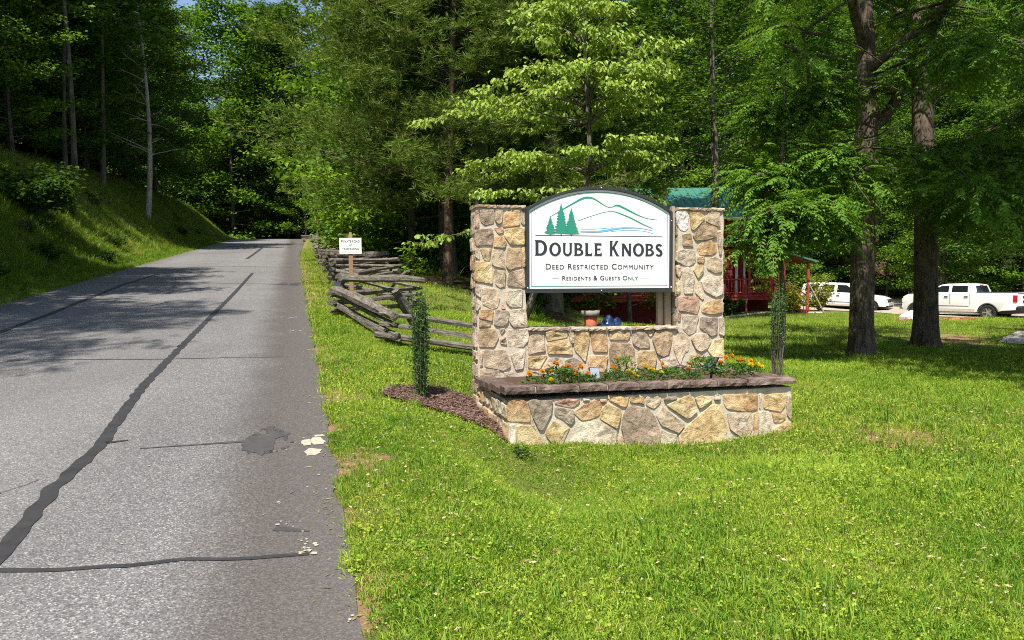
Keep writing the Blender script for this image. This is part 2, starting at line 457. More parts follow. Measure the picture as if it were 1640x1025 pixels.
_cp = [(-.05, 6.35, .13), (2.65, 7.05, .14), (1.3, 6.7, .13), (-.35, 7.6, .40), (2.4, 8.4, .30), (3.1, 8.9, .33), (-.95, 7.7, .40), (-1.24, 7.0, .43), (-.3, 6.9, .27), (.8, 7.4, .27), (1.7, 7.6, .25), (.8, 8.7, .42), (1.8, 9.0, .37), (.2, 10.6, .62), (2.2, 11, .40), (4.5, 10.5, .26), (-.05, 5.6, .16), (1.2, 5.2, .10), (-.6, 5.2, .27),
       (-1.64, 10.2, .72), (-2.96, 13, 1.07), (-1.97, 15, 1.10), (-3.68, 16.6, 1.46), (-2.85, 18.3, 1.58), (6.5, 14, .10), (9.65, 17.5, -.05), (13, 19.6, -.22),
       (24.5, 38.5, -.62), (22.6, 41.5, -.55), (21.3, 52.3, -.5), (23.9, 50, -.66), (17, 46, -.34), (13, 45, -.32), (3.2, 45, -1.35), (8, 45, -1.25), (6, 36, -.75), (.33, 13, .80), (1.6, 15, .50), (.3, 21, .6), (-1, 20, 1.28),
       (-1, 23, 1.60), (16.6, 30, -.15), (3, 3.4, -.02), (6, 8, .10), (.9, 3, .16), (1.2, .5, .05), (4, -4, -.25), (0.9, -4, -.22), (10, 4, -.1), (18, 8, -.3), (30, 20, -.5), (34, 50, -.3),
       (4, 30, -.40), (-4, 34, 2.5), (2, 60, 1.6), (-9, 50, 3.9), (30, 66, .3), (12, 62, .4), (9, 26, -.05)]
for s_ in (-9, -5, -2, 0, 2, 4, 6, 8, 11, 14, 17, 20, 25, 31, 38, 46, 55, 66, 76):
    x_, y_ = xy_of(s_, 0.35 + float(edge_r(s_)) - TR); _cp.append((x_, y_, float(road_z(s_))))
_cp = np.array(_cp)
def _phi(r2): return np.sqrt(r2 + 2.2)
_d2 = ((_cp[:, None, :2] - _cp[None, :, :2]) ** 2).sum(2)
_A = _phi(_d2); n_ = len(_cp)
_K = np.zeros((n_ + 3, n_ + 3)); _K[:n_, :n_] = _A + np.eye(n_) * 0.012
_K[:n_, n_] = 1; _K[:n_, n_ + 1:] = _cp[:, :2]; _K[n_, :n_] = 1; _K[n_ + 1:, :n_] = _cp[:, :2].T
_w = np.linalg.solve(_K, np.concatenate([_cp[:, 2], [0, 0, 0]]))
def lawn_z(x, y):
    x = np.clip(x, -32, 42); y = np.clip(y, -9, 78)
    sh = np.shape(x); x = np.ravel(x); y = np.ravel(y)
    out = np.empty(len(x))
    for i in range(0, len(x), 20000):
        q = np.stack([x[i:i + 20000], y[i:i + 20000]], 1)
        d2 = ((q[:, None, :] - _cp[None, :, :2]) ** 2).sum(2)
        out[i:i + 20000] = _phi(d2) @ _w[:n_] + _w[n_] + q @ _w[n_ + 1:]
    return out.reshape(sh)
def bumps(x, y, sc, seed):
    k = seed * 1.7
    return (np.sin(x * sc + 1.3 * np.sin(y * sc * .7 + k) + k) + np.sin(y * sc * 1.1 + 1.7 * np.sin(x * sc * .6 + 2 * k)) + np.sin((x + y) * sc * 1.9 + 3 * k) * .5) / 2.5
def ground_z(x, y, under=True):
    x = np.asarray(x, float); y = np.asarray(y, float)
    s, t = st_of(x, y)
    rz = road_z(s)
    er, el = edge_r(s), edge_l(s)
    dr = t - er
    right = rz + (lawn_z(x, y) - rz) * sstep(0.15, 1.5, dr)
    right = right + 0.05 * bumps(x, y, 0.9, 1) * sstep(1.5, 6, dr) * sstep(9, 13, np.hypot(x, y))
    right = right + 0.26 * np.clip(y - 58, 0, 80) * sstep(58, 78, y) * sstep(-8, 10, x) + 0.12 * np.clip(x - 40, 0, 80)
    d = el - t
    hb = 3.8 - 1.0 * sstep(58, 76, s) - 1.8 * sstep(76, 97, s)
    wb = 0.7 + 4.9 * hb / 3.7
    left = rz + hb * sstep(0.3, wb, d) * (1 + 0.05 * bumps(x, y, 0.7, 3)) + 0.36 * np.clip(d - wb * .8, 0, 70) + 0.12 * bumps(x, y, 0.8, 2) * sstep(0.8, 3, d)
    far_hill = 0.34 * np.clip(s - 94, 0, 90)
    z = np.where(t > (er + el) / 2, right + far_hill * sstep(.5, 4, dr), left + far_hill * sstep(.5, 4, d))
    if under:
        ins = np.minimum(er - t, t - el)
        z = z - 0.06 * sstep(0.0, 0.25, ins)
    return z
def gz(x, y): return float(ground_z(np.array([x]), np.array([y]), False)[0])
# ------------------------------------------------------------------ ground sheet
rng = np.random.default_rng(7)
def axis(dense, far_lo, far_hi):
    a = list(dense); st = a[1] - a[0]; d = st; lo = a[0]
    while lo > far_lo: d *= 1.12; lo -= d; a.insert(0, lo)
    d = a[-1] - a[-2]
    hi = a[-1]
    while hi < far_hi: d *= 1.12; hi += d; a.append(hi)
    return np.array(a)
gx = axis(np.arange(-17, 14.01, 0.26), -260, 260)
gy = axis(np.concatenate([np.arange(-3, 19, 0.26), np.arange(19, 62, 0.62)]), -40, 320)
GX, GY = np.meshgrid(gx, gy)
GZ = ground_z(GX, GY)
nx, ny = len(gx), len(gy)
ii, jj = np.meshgrid(np.arange(nx - 1), np.arange(ny - 1))
q0 = (jj * nx + ii).ravel()
quads = np.stack([q0, q0 + 1, q0 + 1 + nx, q0 + nx], 1)
S_, T_ = st_of(GX, GY)
DR, DL = T_ - edge_r(S_), edge_l(S_) - T_
def fence_t(s): return 1.7 + edge_r(s) - TR
def forest_mask(x, y):
    s, t = st_of(x, y)
    dl = edge_l(s) - t
    hb = 3.8 - 1.0 * sstep(58, 76, s)
    wb = 0.7 + 4.9 * hb / 3.7
    L = sstep(wb * 0.80, wb * 1.08, dl + 0.5 * bumps(x, y, 1.1, 4))
    # woods behind the fence and behind the sign, and beyond the house
    a = sstep(17.5, 21.5, y + 0.9 * bumps(x, y, .8, 5)) * (1 - sstep(0.5, 3.2, x - (y - 20) * 0.03)) * sstep(1.2, 2.0, t - edge_r(s) + TR)
    b = sstep(55, 58, y - 0.15 * (x - 20)) * sstep(-9, -5, x)
    c = sstep(79, 83, s) * sstep(0.5, 1.5, t - edge_r(s))
    d = sstep(33, 38, x - 0.1 * y)
    return np.clip(np.maximum.reduce([L, a, b, c * 1.0, d]), 0, 1)
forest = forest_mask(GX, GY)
dirt = 0.10 + 0.85 * np.exp(-((DR - 0.07) / 0.12) ** 2) + 0.30 * np.exp(-((DL - 0.05) / 0.2) ** 2)
for (dx, dy, rr, k) in ((-.55, 6.0, .30, .5), (3.5, 6.6, .60, .75), (4.4, 5.6, .40, .6), (0.4, 5.5, .35, .3), (1.5, 5.5, .30, .3), (-.9, 5.0, .25, .5), (-1.25, 6.2, .2, .5), (-1.5, 6.9, .2, .5), (11.5, 19.5, 1.6, .5), (12.6, 21.5, 1.3, .45), (0.1, 4.4, .25, .25), (2.6, 4.9, .3, .3), (5.5, 19, .8, .3), (3.4, 17.2, .9, .35), (-.1, 9.3, .6, .25)):
    dirt = dirt + k * np.exp(-(((GX - dx) ** 2 + (GY - dy) ** 2) / rr ** 2))
# patches of soil and straw on the far part of the bank
dirt = dirt + 0.38 * sstep(24, 34, S_) * (DL > 0.8) * (DL < 6)
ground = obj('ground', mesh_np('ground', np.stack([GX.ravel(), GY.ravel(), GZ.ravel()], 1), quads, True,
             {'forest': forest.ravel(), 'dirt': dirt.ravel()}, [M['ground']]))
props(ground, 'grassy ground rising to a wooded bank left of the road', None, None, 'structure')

# ------------------------------------------------------------------ road
def strip(name, ss, tl, tr, nt, dz, mat, label):
    V, UV = [], []
    for k, s in enumerate(ss):
        for j in range(nt + 1):
            a = tl[k] + (tr[k] - tl[k]) * j / nt
            x, y = xy_of(s, a)
            V.append((x, y, float(road_z(s)) + dz)); UV.append((a - float(bend(s)), s))
    F = [[k * (nt + 1) + j, k * (nt + 1) + j + 1, (k + 1) * (nt + 1) + j + 1, (k + 1) * (nt + 1) + j] for k in range(len(ss) - 1) for j in range(nt)]
    me = mesh_np(name, V, F, True, None, [mat])
    uvl = me.uv_layers.new(name='UVMap')
    idx = np.empty(len(me.loops), np.int32); me.loops.foreach_get('vertex_index', idx)
    uvl.data.foreach_set('uv', np.array(UV, np.float32)[idx].ravel())
    return props(obj(name, me), label, None, None, 'structure')
ss = np.concatenate([np.arange(-14, 0, .5), np.arange(0, 24, 0.12), np.arange(24, 70, 0.5), np.arange(70, 112, 1.0)])
jit = lambda a, sd: a * np.array([mnoise.noise(Vector((s * 2.1, sd, 0))) + .6 * mnoise.noise(Vector((s * 7.3, sd, 4))) for s in ss])
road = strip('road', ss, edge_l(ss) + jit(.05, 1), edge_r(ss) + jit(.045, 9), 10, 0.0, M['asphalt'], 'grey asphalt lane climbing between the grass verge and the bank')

def ribbon(mb, pts, w0, w1, sd, wob=0.35, step=0.12):
    """a poured line on the road: pts are (along, across)"""
    P = [np.array(p, float) for p in pts]
    Q = []
    for a, b in zip(P[:-1], P[1:]):
        n = max(1, int(np.linalg.norm(b - a) / step))
        Q += [a + (b - a) * i / n for i in range(n)]
    Q.append(P[-1])
    V = []
    for i, q in enumerate(Q):
        d = Q[min(i + 1, len(Q) - 1)] - Q[max(i - 1, 0)]; d /= np.linalg.norm(d)
        nrm = np.array([-d[1], d[0]])
        f = i / max(1, len(Q) - 1); w = w0 + (w1 - w0) * f
        c = q + nrm * 0.02 * mnoise.noise(Vector((i * .35, sd, 2)))
        wa = w * (1 + wob * mnoise.noise(Vector((i * .30, sd, 5)))); wb = w * (1 + wob * mnoise.noise(Vector((i * .30, sd, 9))))
        for p in (c - nrm * wa / 2, c + nrm * wb / 2):
            x, y = xy_of(p[0], p[1]); V.append((x, y, float(road_z(p[0])) + 0.004))
    F = [(2 * i, 2 * i + 1, 2 * i + 3, 2 * i + 2) for i in range(len(Q) - 1)]
    mb.add(V, F)
def patch(mb, pts, sd, dz=0.004, rag=.28):
    c = np.mean(np.array(pts, float), 0); V = []
    n = len(pts)
    for i in range(n):
        a, b = np.array(pts[i], float), np.array(pts[(i + 1) % n], float)
        for f in (0, .34, .67):
            p = a + (b - a) * f
            r = 1 + rag * mnoise.noise(Vector((p[0] * 30, p[1] * 30, sd)))
            p = c + (p - c) * r
            x, y = xy_of(p[0], p[1]); V.append((x, y, float(road_z(p[0])) + dz))
    x, y = xy_of(c[0], c[1]); V.append((x, y, float(road_z(c[0])) + dz))
    m = len(V) - 1
    mb.add(V, [(i, (i + 1) % m, m) for i in range(m)])

mb = MB(); ribbon(mb, [(-6, -1.5), (1, -1.45), (4.06, -1.39), (4.45, -1.40), (5.03, -1.42), (5.87, -1.36), (6.63, -1.40), (7.88, -1.44), (9.03, -1.43), (10.86, -1.41), (13.67, -1.37), (17.72, -1.31), (24.73, -1.26)], .100, .080, 1, .45, .05)
ribbon(mb, [(5.95, -1.34), (5.98, -1.2)], .06, .02, 3)
props(mb.build('crack_seal', M['tar']), 'thick black sealed crack running along the middle of the lane', None, None, 'structure')
mb = MB(); ribbon(mb, [(3.95, -3.4), (3.93, -2.4), (3.88, -1.33), (3.82, -1.06), (3.78, -.79), (3.79, -.53), (3.72, -.24), (3.70, .03)], .058, .030, 2, .3, .08)
props(mb.build('crack_seal', M['tar']), 'thin black sealed crack crossing the near lane', None, None, 'structure')
mb = MB(); ribbon(mb, [(8.5, -4.02), (12.2, -4.04), (14.4, -4.01), (18.2, -4.08), (20.8, -4.1), (24.5, -3.95)], .10, .11, 5)
props(mb.build('crack_seal', M['tar']), 'black sealed crack along the shaded far side of the road', None, None, 'structure')
mb = MB(); ribbon(mb, [(9.9, -5.1), (9.77, -3.25), (9.58, -2.25), (9.42, -1.45)], .03, .03, 6, .5); ribbon(mb, [(9.42, -1.36), (9.3, -.3), (9.28, -.1)], .028, .012, 7, .5)
props(mb.build('crack_seal', M['tar_thin']), 'hairline crack crossing the road below the fence corner', None, None, 'structure')
mb = MB(); ribbon(mb, [(33.8, -1.95), (40, -1.9), (48, -1.86)], .13, .15, 8)
props(mb.build('crack_seal', M['tar']), 'short sealed crack far up the road', None, None, 'structure')
mb = MB(); ribbon(mb, [(54, -.4), (62, .0)], .16, .2, 11)
props(mb.build('crack_seal', M['tar_thin']), 'sealed crack near the top of the road', None, None, 'structure')
mb = MB(); ribbon(mb, [(21.3, -5.0), (21.4, -4.2), (20.9, -2.4), (20.3, -.8), (19.6, .1)], .05, .04, 9, .5); ribbon(mb, [(15.3, -2.66), (16.1, -2.4)], .04, .04, 10); ribbon(mb, [(27.5, -5.0), (28.5, -2.5), (27.6, 0.0)], .06, .05, 12, .5)
ribbon(mb, [(5.2, -1.55), (5.0, -1.68), (4.75, -1.70), (4.55, -1.6)], .006, .006, 13, .4, .05)
props(mb.build('crack_seal', M['tar_thin']), 'fine worn cracks scattered over the asphalt', None, None, 'structure')
mb = MB()
patch(mb, [(5.74, -.40), (5.86, -.35), (5.90, -.25), (5.98, -.235), (6.05, -.25), (6.11, -.24), (6.14, -.18), (6.0, -.195), (5.96, -.15), (5.90, -.06), (5.83, -.09), (5.76, -.17), (5.49, -.18), (5.38, -.25), (5.51, -.37)], 3, .004, .09)
for q in range(26):
    a_, r_ = q * 2.4, .012 + .016 * ((q * 7) % 5) / 5; c_ = (5.72 + .33 * math.sin(a_) * (.75 + .05 * (q % 7)), -.225 + .17 * math.cos(a_) * (.75 + .05 * (q % 7)))
    patch(mb, [(c_[0] + r_ * 1.6 * math.sin(k * 1.05), c_[1] + r_ * math.cos(k * 1.05)) for k in range(6)], q + 10, .0042, .4)
ribbon(mb, [(5.75, -.39), (5.74, -.77), (5.75, -1.08)], .045, .012, 4, .4, .06)
ribbon(mb, [(4.05, -.14), (3.98, .04)], .05, .015, 4, .5, .04)
props(mb.build('oil_stain', M['stain']), 'dark oil stain with a long streak on the near lane', None, None, 'structure')
mb = MB()
patch(mb, [(5.66, .07), (5.73, .10), (5.72, .15), (5.60, .18), (5.55, .17), (5.53, .10)], 1)
patch(mb, [(5.67, .02), (5.69, .07), (5.60, .085), (5.52, .08), (5.53, .03), (5.60, .01)], 2)
patch(mb, [(5.38, .03), (5.45, .06), (5.44, .11), (5.40, .15), (5.33, .14), (5.28, .10), (5.29, .05)], 5)
patch(mb, [(5.74, .12), (5.79, .10), (5.79, .17), (5.75, .19)], 6)
rgp = random.Random(3)
for s0, t0, sa, sb, nn, rr in ((4.72, .15, .13, .05, 7, .010), (3.84, .0, .10, .022, 9, .009), (3.76, .035, .035, .02, 9, .015), (2.95, .16, .08, .03, 5, .008), (5.6, .06, .14, .10, 12, .010), (11.5, -.02, .12, .06, 10, .022), (13.0, -.12, .2, .1, 8, .022), (4.1, -.1, .02, .02, 3, .012), (4.42, -.13, .02, .02, 3, .010), (8.2, -.3, 1.5, .5, 12, .010), (5.0, -.7, 1.2, .8, 12, .006)):
    for q in range(nn):
        a, b = s0 + rgp.gauss(0, sa), t0 + rgp.gauss(0, sb)
        if b > TR - .02: continue
        r = rr * rgp.uniform(.4, 1.3); ph = rgp.uniform(0, 6)
        P = [(a + r * rgp.uniform(.5, 1.2) * math.cos(ph + k * 1.26), b + r * rgp.uniform(.5, 1.2) * math.sin(ph + k * 1.26)) for k in range(5)]
        mb.add([(*xy_of(p, q_), float(road_z(p)) + .005) for p, q_ in P], [(0, 1, 2, 3, 4)])
props(mb.build('paint_spots', M['white_paint']), 'white paint splashes by the right edge of the road', None, None, 'structure')

# driveway and mulch beds
def drape(name, outline, mat, dz, label, n=34, kind='structure', z0=0.0, jitter=0.0):
    bm = bmesh.new()
    out = []
    m = len(outline)
    for i in range(m):
        a, b = np.array(outline[i], float), np.array(outline[(i + 1) % m], float)
        k = max(1, int(np.linalg.norm(b - a) / 0.8))
        out += [a + (b - a) * j / k for j in range(k)]
    vs_ = [bm.verts.new((p[0], p[1], 0)) for p in out]
    bm.faces.new(vs_)
    xs = [p[0] for p in out]; ys = [p[1] for p in out]
    for ax, lo, hi in ((0, min(xs), max(xs)), (1, min(ys), max(ys))):
        for q in np.linspace(lo, hi, n)[1:-1]:
            co = (q, 0, 0) if ax == 0 else (0, q, 0); no = (1, 0, 0) if ax == 0 else (0, 1, 0)
            bmesh.ops.bisect_plane(bm, geom=bm.verts[:] + bm.edges[:] + bm.faces[:], plane_co=co, plane_no=no)
    for v in bm.verts:
        e = 1.0
        v.co.z = gz(v.co.x, v.co.y) + dz + jitter * mnoise.noise(Vector((v.co.x * 7, v.co.y * 7, 3)))
    for f in bm.faces: f.smooth = True
    bmesh.ops.recalc_face_normals(bm, faces=bm.faces)
    me = bpy.data.meshes.new(name); bm.to_mesh(me); bm.free()
    o = obj(name, me, None, mat)
    return props(o, label, None, None, kind)
drape('driveway', [(12.9, 19.7), (13.8, 21.0), (16.0, 23.5), (19.6, 27.0), (23.4, 32.5), (23.0, 37), (21.2, 42), (18.8, 46.4), (18.4, 48.3), (19.5, 51), (20, 57), (34, 56), (35, 40), (34, 26), (26, 18), (14.2, 17.6)], M['gravel'], 0.035, 'pale gravel driveway curving round to the parked pickup')
drape('concrete_apron', [(12.8, 19.7), (13.7, 20.8), (16.5, 22.3), (20, 20), (18, 16.6), (13.6, 17.8)], M['concrete'], 0.055, 'pale concrete apron at the edge of the driveway', 14)
STONES = {
 'pil': '''p 0.038,2.318 0.186,2.326 0.184,2.185 0.089,2.162 0.045,2.208
p 0.198,2.326 0.279,2.324 0.267,2.204 0.228,2.173 0.193,2.21
g 0.319,2.319 0.454,2.323 0.452,2.168 0.272,2.149 0.277,2.192
r 0.183,2.142 0.279,2.134 0.281,2.093 0.229,2.072
p -0.006,2.116 0.158,2.138 0.174,2.099 0.164,1.963 -0.003,1.957 -0.014,2.024
y 0.304,2.13 0.497,2.144 0.502,1.969 0.353,1.969 0.288,2.062
g 0.195,2.056 0.265,2.062 0.313,2.006 0.295,1.938 0.177,1.941
b 0.035,1.932 0.155,1.938 0.134,1.797 0.084,1.809
t 0.176,1.926 0.276,1.914 0.292,1.728 0.171,1.753 0.153,1.79
b 0.321,1.932 0.463,1.938 0.469,1.745 0.337,1.715 0.303,1.746
y -0.005,1.804 0.153,1.79 0.159,1.574 -0.02,1.607 -0.012,1.718
t 0.181,1.716 0.296,1.703 0.29,1.541 0.239,1.529 0.188,1.567
p 0.337,1.684 0.499,1.726 0.503,1.526 0.316,1.553
t 0.054,1.538 0.219,1.511 0.237,1.417 0.21,1.331 0.159,1.313 0.052,1.371
l 0.315,1.503 0.471,1.513 0.468,1.332 0.352,1.328 0.295,1.391
r 0.256,1.367 0.3,1.31 0.249,1.311
r -0.003,2.318 0.028,2.316 0.023,2.135 -0.012,2.141
l -0.013,1.926 0.025,1.926 0.027,1.816 -0.012,1.84
l -0.014,1.582 0.035,1.544 0.034,1.433 -0.016,1.471
l -0.017,1.397 0.033,1.359 -0.006,1.298 -0.018,1.311
k 0.467,2.323 0.506,2.342 0.508,2.169 0.466,2.187
t 0.26,1.691 0.286,1.703 0.283,1.665 0.262,1.666
y 0.469,1.938 0.505,1.944 0.503,1.745 0.48,1.739
g 0.016,1.312 0.164,1.309 0.148,1.188 0.02,1.221
b 0.017,1.212 0.138,1.179 0.133,1.142 0.013,1.126
k 0.192,1.308 0.312,1.297 0.332,1.277 0.313,1.175 0.252,1.134 0.171,1.15
l 0.351,1.305 0.507,1.311 0.52,1.122 0.378,1.121 0.33,1.183
b 0.013,1.117 0.175,1.122 0.217,1.018 0.168,0.93 0.011,0.931
t 0.223,1.116 0.289,1.119 0.247,1.05
t 0.236,1.012 0.29,1.036 0.303,0.94 0.231,0.961
l 0.32,1.094 0.549,1.112 0.533,0.989 0.473,0.915 0.317,0.93
t 0.558,1.083 0.632,1.095 0.703,1.05 0.711,0.869 0.536,0.837 0.532,0.932
y 0.713,1.069 0.771,1.098 0.961,1.081 0.956,1.004 0.74,0.968
y 0.73,0.952 0.956,0.985 1.005,0.916 1.01,0.82 0.749,0.837
y 1.037,1.077 1.175,1.078 1.199,0.987 1.178,0.852 1.15,0.742 1.045,0.852 1.028,0.916
g 1.217,1.064 1.37,1.073 1.405,0.962 1.399,0.83 1.245,0.842
t 0.065,0.899 0.281,0.896 0.333,0.759 0.329,0.712 0.266,0.682 0.069,0.728
l 0.338,0.842 0.494,0.888 0.473,0.692 0.389,0.683
y 0.529,0.816 0.738,0.818 0.653,0.682 0.529,0.697
t 0.753,0.791 0.883,0.786 0.91,0.708 0.887,0.641 0.672,0.674
k 0.933,0.765 1.02,0.792 1.126,0.728 1.067,0.677 1.059,0.595 0.947,0.639
g 1.185,0.802 1.405,0.803 1.39,0.669 1.362,0.621 1.204,0.618 1.192,0.726
t 0.019,0.704 0.216,0.689 0.237,0.558 0.022,0.545
l 0.268,0.666 0.37,0.671 0.392,0.558 0.276,0.563
t 0.021,0.891 0.05,0.892 0.046,0.738 0.019,0.723
l 0.961,1.072 1.022,1.075 1.026,0.935 0.99,0.936
l 0.529,0.671 0.638,0.662 0.837,0.634 0.846,0.537 0.538,0.551
y 1.428,1.071 1.66,1.069 1.659,0.993 1.638,0.956 1.433,0.967
b 1.454,0.929 1.659,0.917 1.719,0.833 1.729,0.66 1.607,0.613 1.445,0.667 1.432,0.843
t 1.701,1.063 1.85,1.054 1.891,0.907 1.884,0.865 1.767,0.859 1.695,0.913
y 1.861,1.049 1.951,1.046 1.895,0.974
b 1.962,1.051 2.162,1.059 2.16,0.958 2.097,0.78 2.045,0.76 1.978,0.794 1.925,0.935
y 1.769,0.832 1.946,0.827 1.972,0.745 1.945,0.638 1.84,0.613 1.747,0.655
l 2.015,0.731 2.099,0.758 2.206,0.724 2.224,0.675 2.186,0.639 2.045,0.644
t 2.232,1.033 2.337,0.99 2.367,0.921 2.35,0.815 2.315,0.792 2.252,0.662 2.177,0.837 2.188,0.937
t 2.43,0.998 2.57,0.998 2.628,0.903 2.57,0.826 2.489,0.8 2.441,0.828 2.386,0.939
l 2.276,1.206 2.469,1.191 2.441,1.017 2.356,0.98 2.287,1.044
k 2.502,1.176 2.709,1.171 2.704,0.983 2.633,0.961 2.486,1.058
y 2.664,0.92 2.783,0.94 2.788,0.726 2.642,0.738 2.587,0.803
y 2.372,0.768 2.483,0.774 2.548,0.703 2.537,0.645 2.45,0.648 2.364,0.68
l 2.563,0.711 2.791,0.712 2.792,0.556 2.612,0.571
l 2.728,1.168 2.779,1.172 2.785,0.964 2.729,0.981
t 1.739,0.625 1.905,0.588 1.947,0.487 1.755,0.496
b 2.23,1.235 2.261,1.224 2.252,1.14 2.228,1.135
l 2.273,0.638 2.339,0.651 2.339,0.57 2.197,0.566
l 1.991,0.625 2.034,0.623 2.12,0.549 1.99,0.525
w 2.216,2.321 2.256,2.348 2.321,2.349 2.358,2.28 2.347,2.148 2.314,2.117 2.256,2.126 2.216,2.199
y 2.361,2.343 2.445,2.344 2.543,2.281 2.538,2.242 2.409,2.124 2.382,2.144
t 2.602,2.352 2.73,2.36 2.735,2.166 2.637,2.185 2.563,2.222
b 2.519,2.206 2.548,2.212 2.693,2.154 2.678,2.046 2.438,2.013 2.404,2.069
b 2.281,2.086 2.384,2.093 2.413,1.946 2.281,1.959
g 2.507,2.007 2.622,2.02 2.686,1.963 2.686,1.892 2.622,1.859 2.478,1.862 2.456,1.923
l 2.215,1.901 2.299,1.921 2.428,1.901 2.443,1.804 2.421,1.76 2.336,1.734 2.205,1.792
g 2.456,1.841 2.545,1.841 2.538,1.769 2.463,1.773
t 2.588,1.814 2.667,1.84 2.752,1.802 2.752,1.671 2.667,1.658 2.574,1.71
y 2.404,1.698 2.448,1.761 2.538,1.748 2.531,1.67 2.468,1.596
l 2.28,1.696 2.35,1.729 2.421,1.618 2.399,1.441 2.302,1.436
l 2.507,1.575 2.593,1.634 2.76,1.612 2.76,1.429 2.683,1.397 2.544,1.463
t 2.449,1.575 2.479,1.562 2.539,1.379 2.519,1.366 2.434,1.445
r 2.227,1.406 2.472,1.402 2.487,1.324 2.453,1.213 2.238,1.258
g 2.515,1.294 2.594,1.353 2.747,1.37 2.761,1.227 2.609,1.206 2.508,1.236
t 2.212,1.746 2.249,1.749 2.273,1.673 2.241,1.609 2.215,1.647
y 2.212,1.541 2.244,1.574 2.253,1.461 2.215,1.428
t 2.704,2.11 2.753,2.117 2.753,1.863 2.726,1.856''',
 'plt': '''g -0.002,0.58 0.119,0.582 0.17,0.541 0.194,0.459 0.189,0.376 -0.005,0.396 -0.008,0.506
k 0.172,0.553 0.212,0.573 0.395,0.559 0.384,0.449 0.297,0.303 0.266,0.305
r 0.414,0.54 0.53,0.57 0.646,0.551 0.623,0.506 0.577,0.485 0.418,0.524
k 0.418,0.499 0.584,0.468 0.597,0.373 0.556,0.332 0.412,0.42
g 0.589,0.437 0.672,0.495 0.796,0.538 0.853,0.496 0.823,0.397 0.664,0.362
l 0.675,0.56 0.738,0.552 0.738,0.536 0.675,0.535
r 0.837,0.547 0.898,0.544 0.898,0.518 0.866,0.497 0.834,0.523
g 0.912,0.574 1.107,0.555 1.091,0.467 1.042,0.469 0.916,0.534
y 0.902,0.505 1.03,0.443 1.023,0.367 0.989,0.274 0.833,0.37 0.838,0.442
l 0.007,0.365 0.06,0.362 0.058,0.181 0.015,0.157 0.007,0.229
y 0.077,0.357 0.189,0.355 0.264,0.264 0.399,0.158 0.281,0.139 0.079,0.152
y 0.336,0.298 0.407,0.382 0.507,0.304 0.549,0.31 0.5,0.206 0.457,0.169 0.331,0.253
l 0.572,0.309 0.643,0.359 0.758,0.371 0.853,0.342 0.988,0.251 0.963,0.12 0.756,0.106 0.534,0.13
r 1.033,0.216 1.189,0.159 1.189,0.095 0.993,0.109
l 0.21,0.414 0.245,0.285 0.2,0.351
l 0.422,0.147 0.498,0.151 0.507,0.123 0.375,0.132
g 1.123,0.55 1.252,0.553 1.262,0.474 1.122,0.503
t 1.282,0.547 1.425,0.545 1.419,0.484 1.353,0.426 1.277,0.467
p 1.45,0.516 1.495,0.541 1.578,0.531 1.578,0.512 1.455,0.503
y 1.481,0.456 1.711,0.54 1.775,0.426 1.78,0.386 1.703,0.328 1.665,0.33
y 1.759,0.508 1.827,0.529 1.932,0.489 1.927,0.477 1.802,0.408
l 1.965,0.527 2.021,0.53 2.021,0.474 1.955,0.477
g 2.052,0.523 2.399,0.516 2.4,0.369 2.301,0.351 2.089,0.393 2.058,0.45
t 2.432,0.509 2.455,0.51 2.439,0.366 2.427,0.38
y 2.488,0.501 2.706,0.506 2.706,0.385 2.653,0.331 2.478,0.374
p 1.054,0.365 1.099,0.465 1.161,0.466 1.299,0.435 1.356,0.37 1.412,0.211 1.399,0.124 1.232,0.125 1.098,0.153 1.044,0.249
t 1.376,0.367 1.442,0.442 1.646,0.278 1.646,0.256 1.59,0.198 1.423,0.279
y 1.603,0.17 1.689,0.261 1.93,0.43 2.021,0.44 2.086,0.209 2.076,0.175 2.068,0.11 1.762,0.1 1.612,0.11
t 2.097,0.351 2.349,0.347 2.36,0.192 2.29,0.168 2.125,0.193
l 1.428,0.233 1.577,0.179 1.548,0.114 1.407,0.114
y 2.371,0.331 2.4,0.349 2.401,0.129 2.369,0.131
l 2.425,0.348 2.536,0.342 2.549,0.12 2.415,0.118
g 2.563,0.33 2.697,0.313 2.709,0.263 2.654,0.227 2.587,0.231
t 2.721,0.485 2.765,0.495 2.766,0.254 2.725,0.293
y 2.713,0.24 2.767,0.227 2.768,0.126 2.574,0.138 2.579,0.179''',
}
# ------------------------------------------------------------------ the stone monument
MX, MY, MA = -0.3508, 7.6, R(14.4)
MW, PWL, PWR, PD, PLD, ZT = 2.775, 0.512, 0.545, 0.24, 1.25, 2.345
mon = thing('stone_monument', 'tan fieldstone entrance monument with two pillars and a raised flower planter', 'monument', (MX, MY, 0), MA)
def mloc(x, y, z=0.0):
    """point of the monument's own frame in the world"""
    return Vector((MX + x * math.cos(MA) - y * math.sin(MA), MY + x * math.sin(MA) + y * math.cos(MA), z))

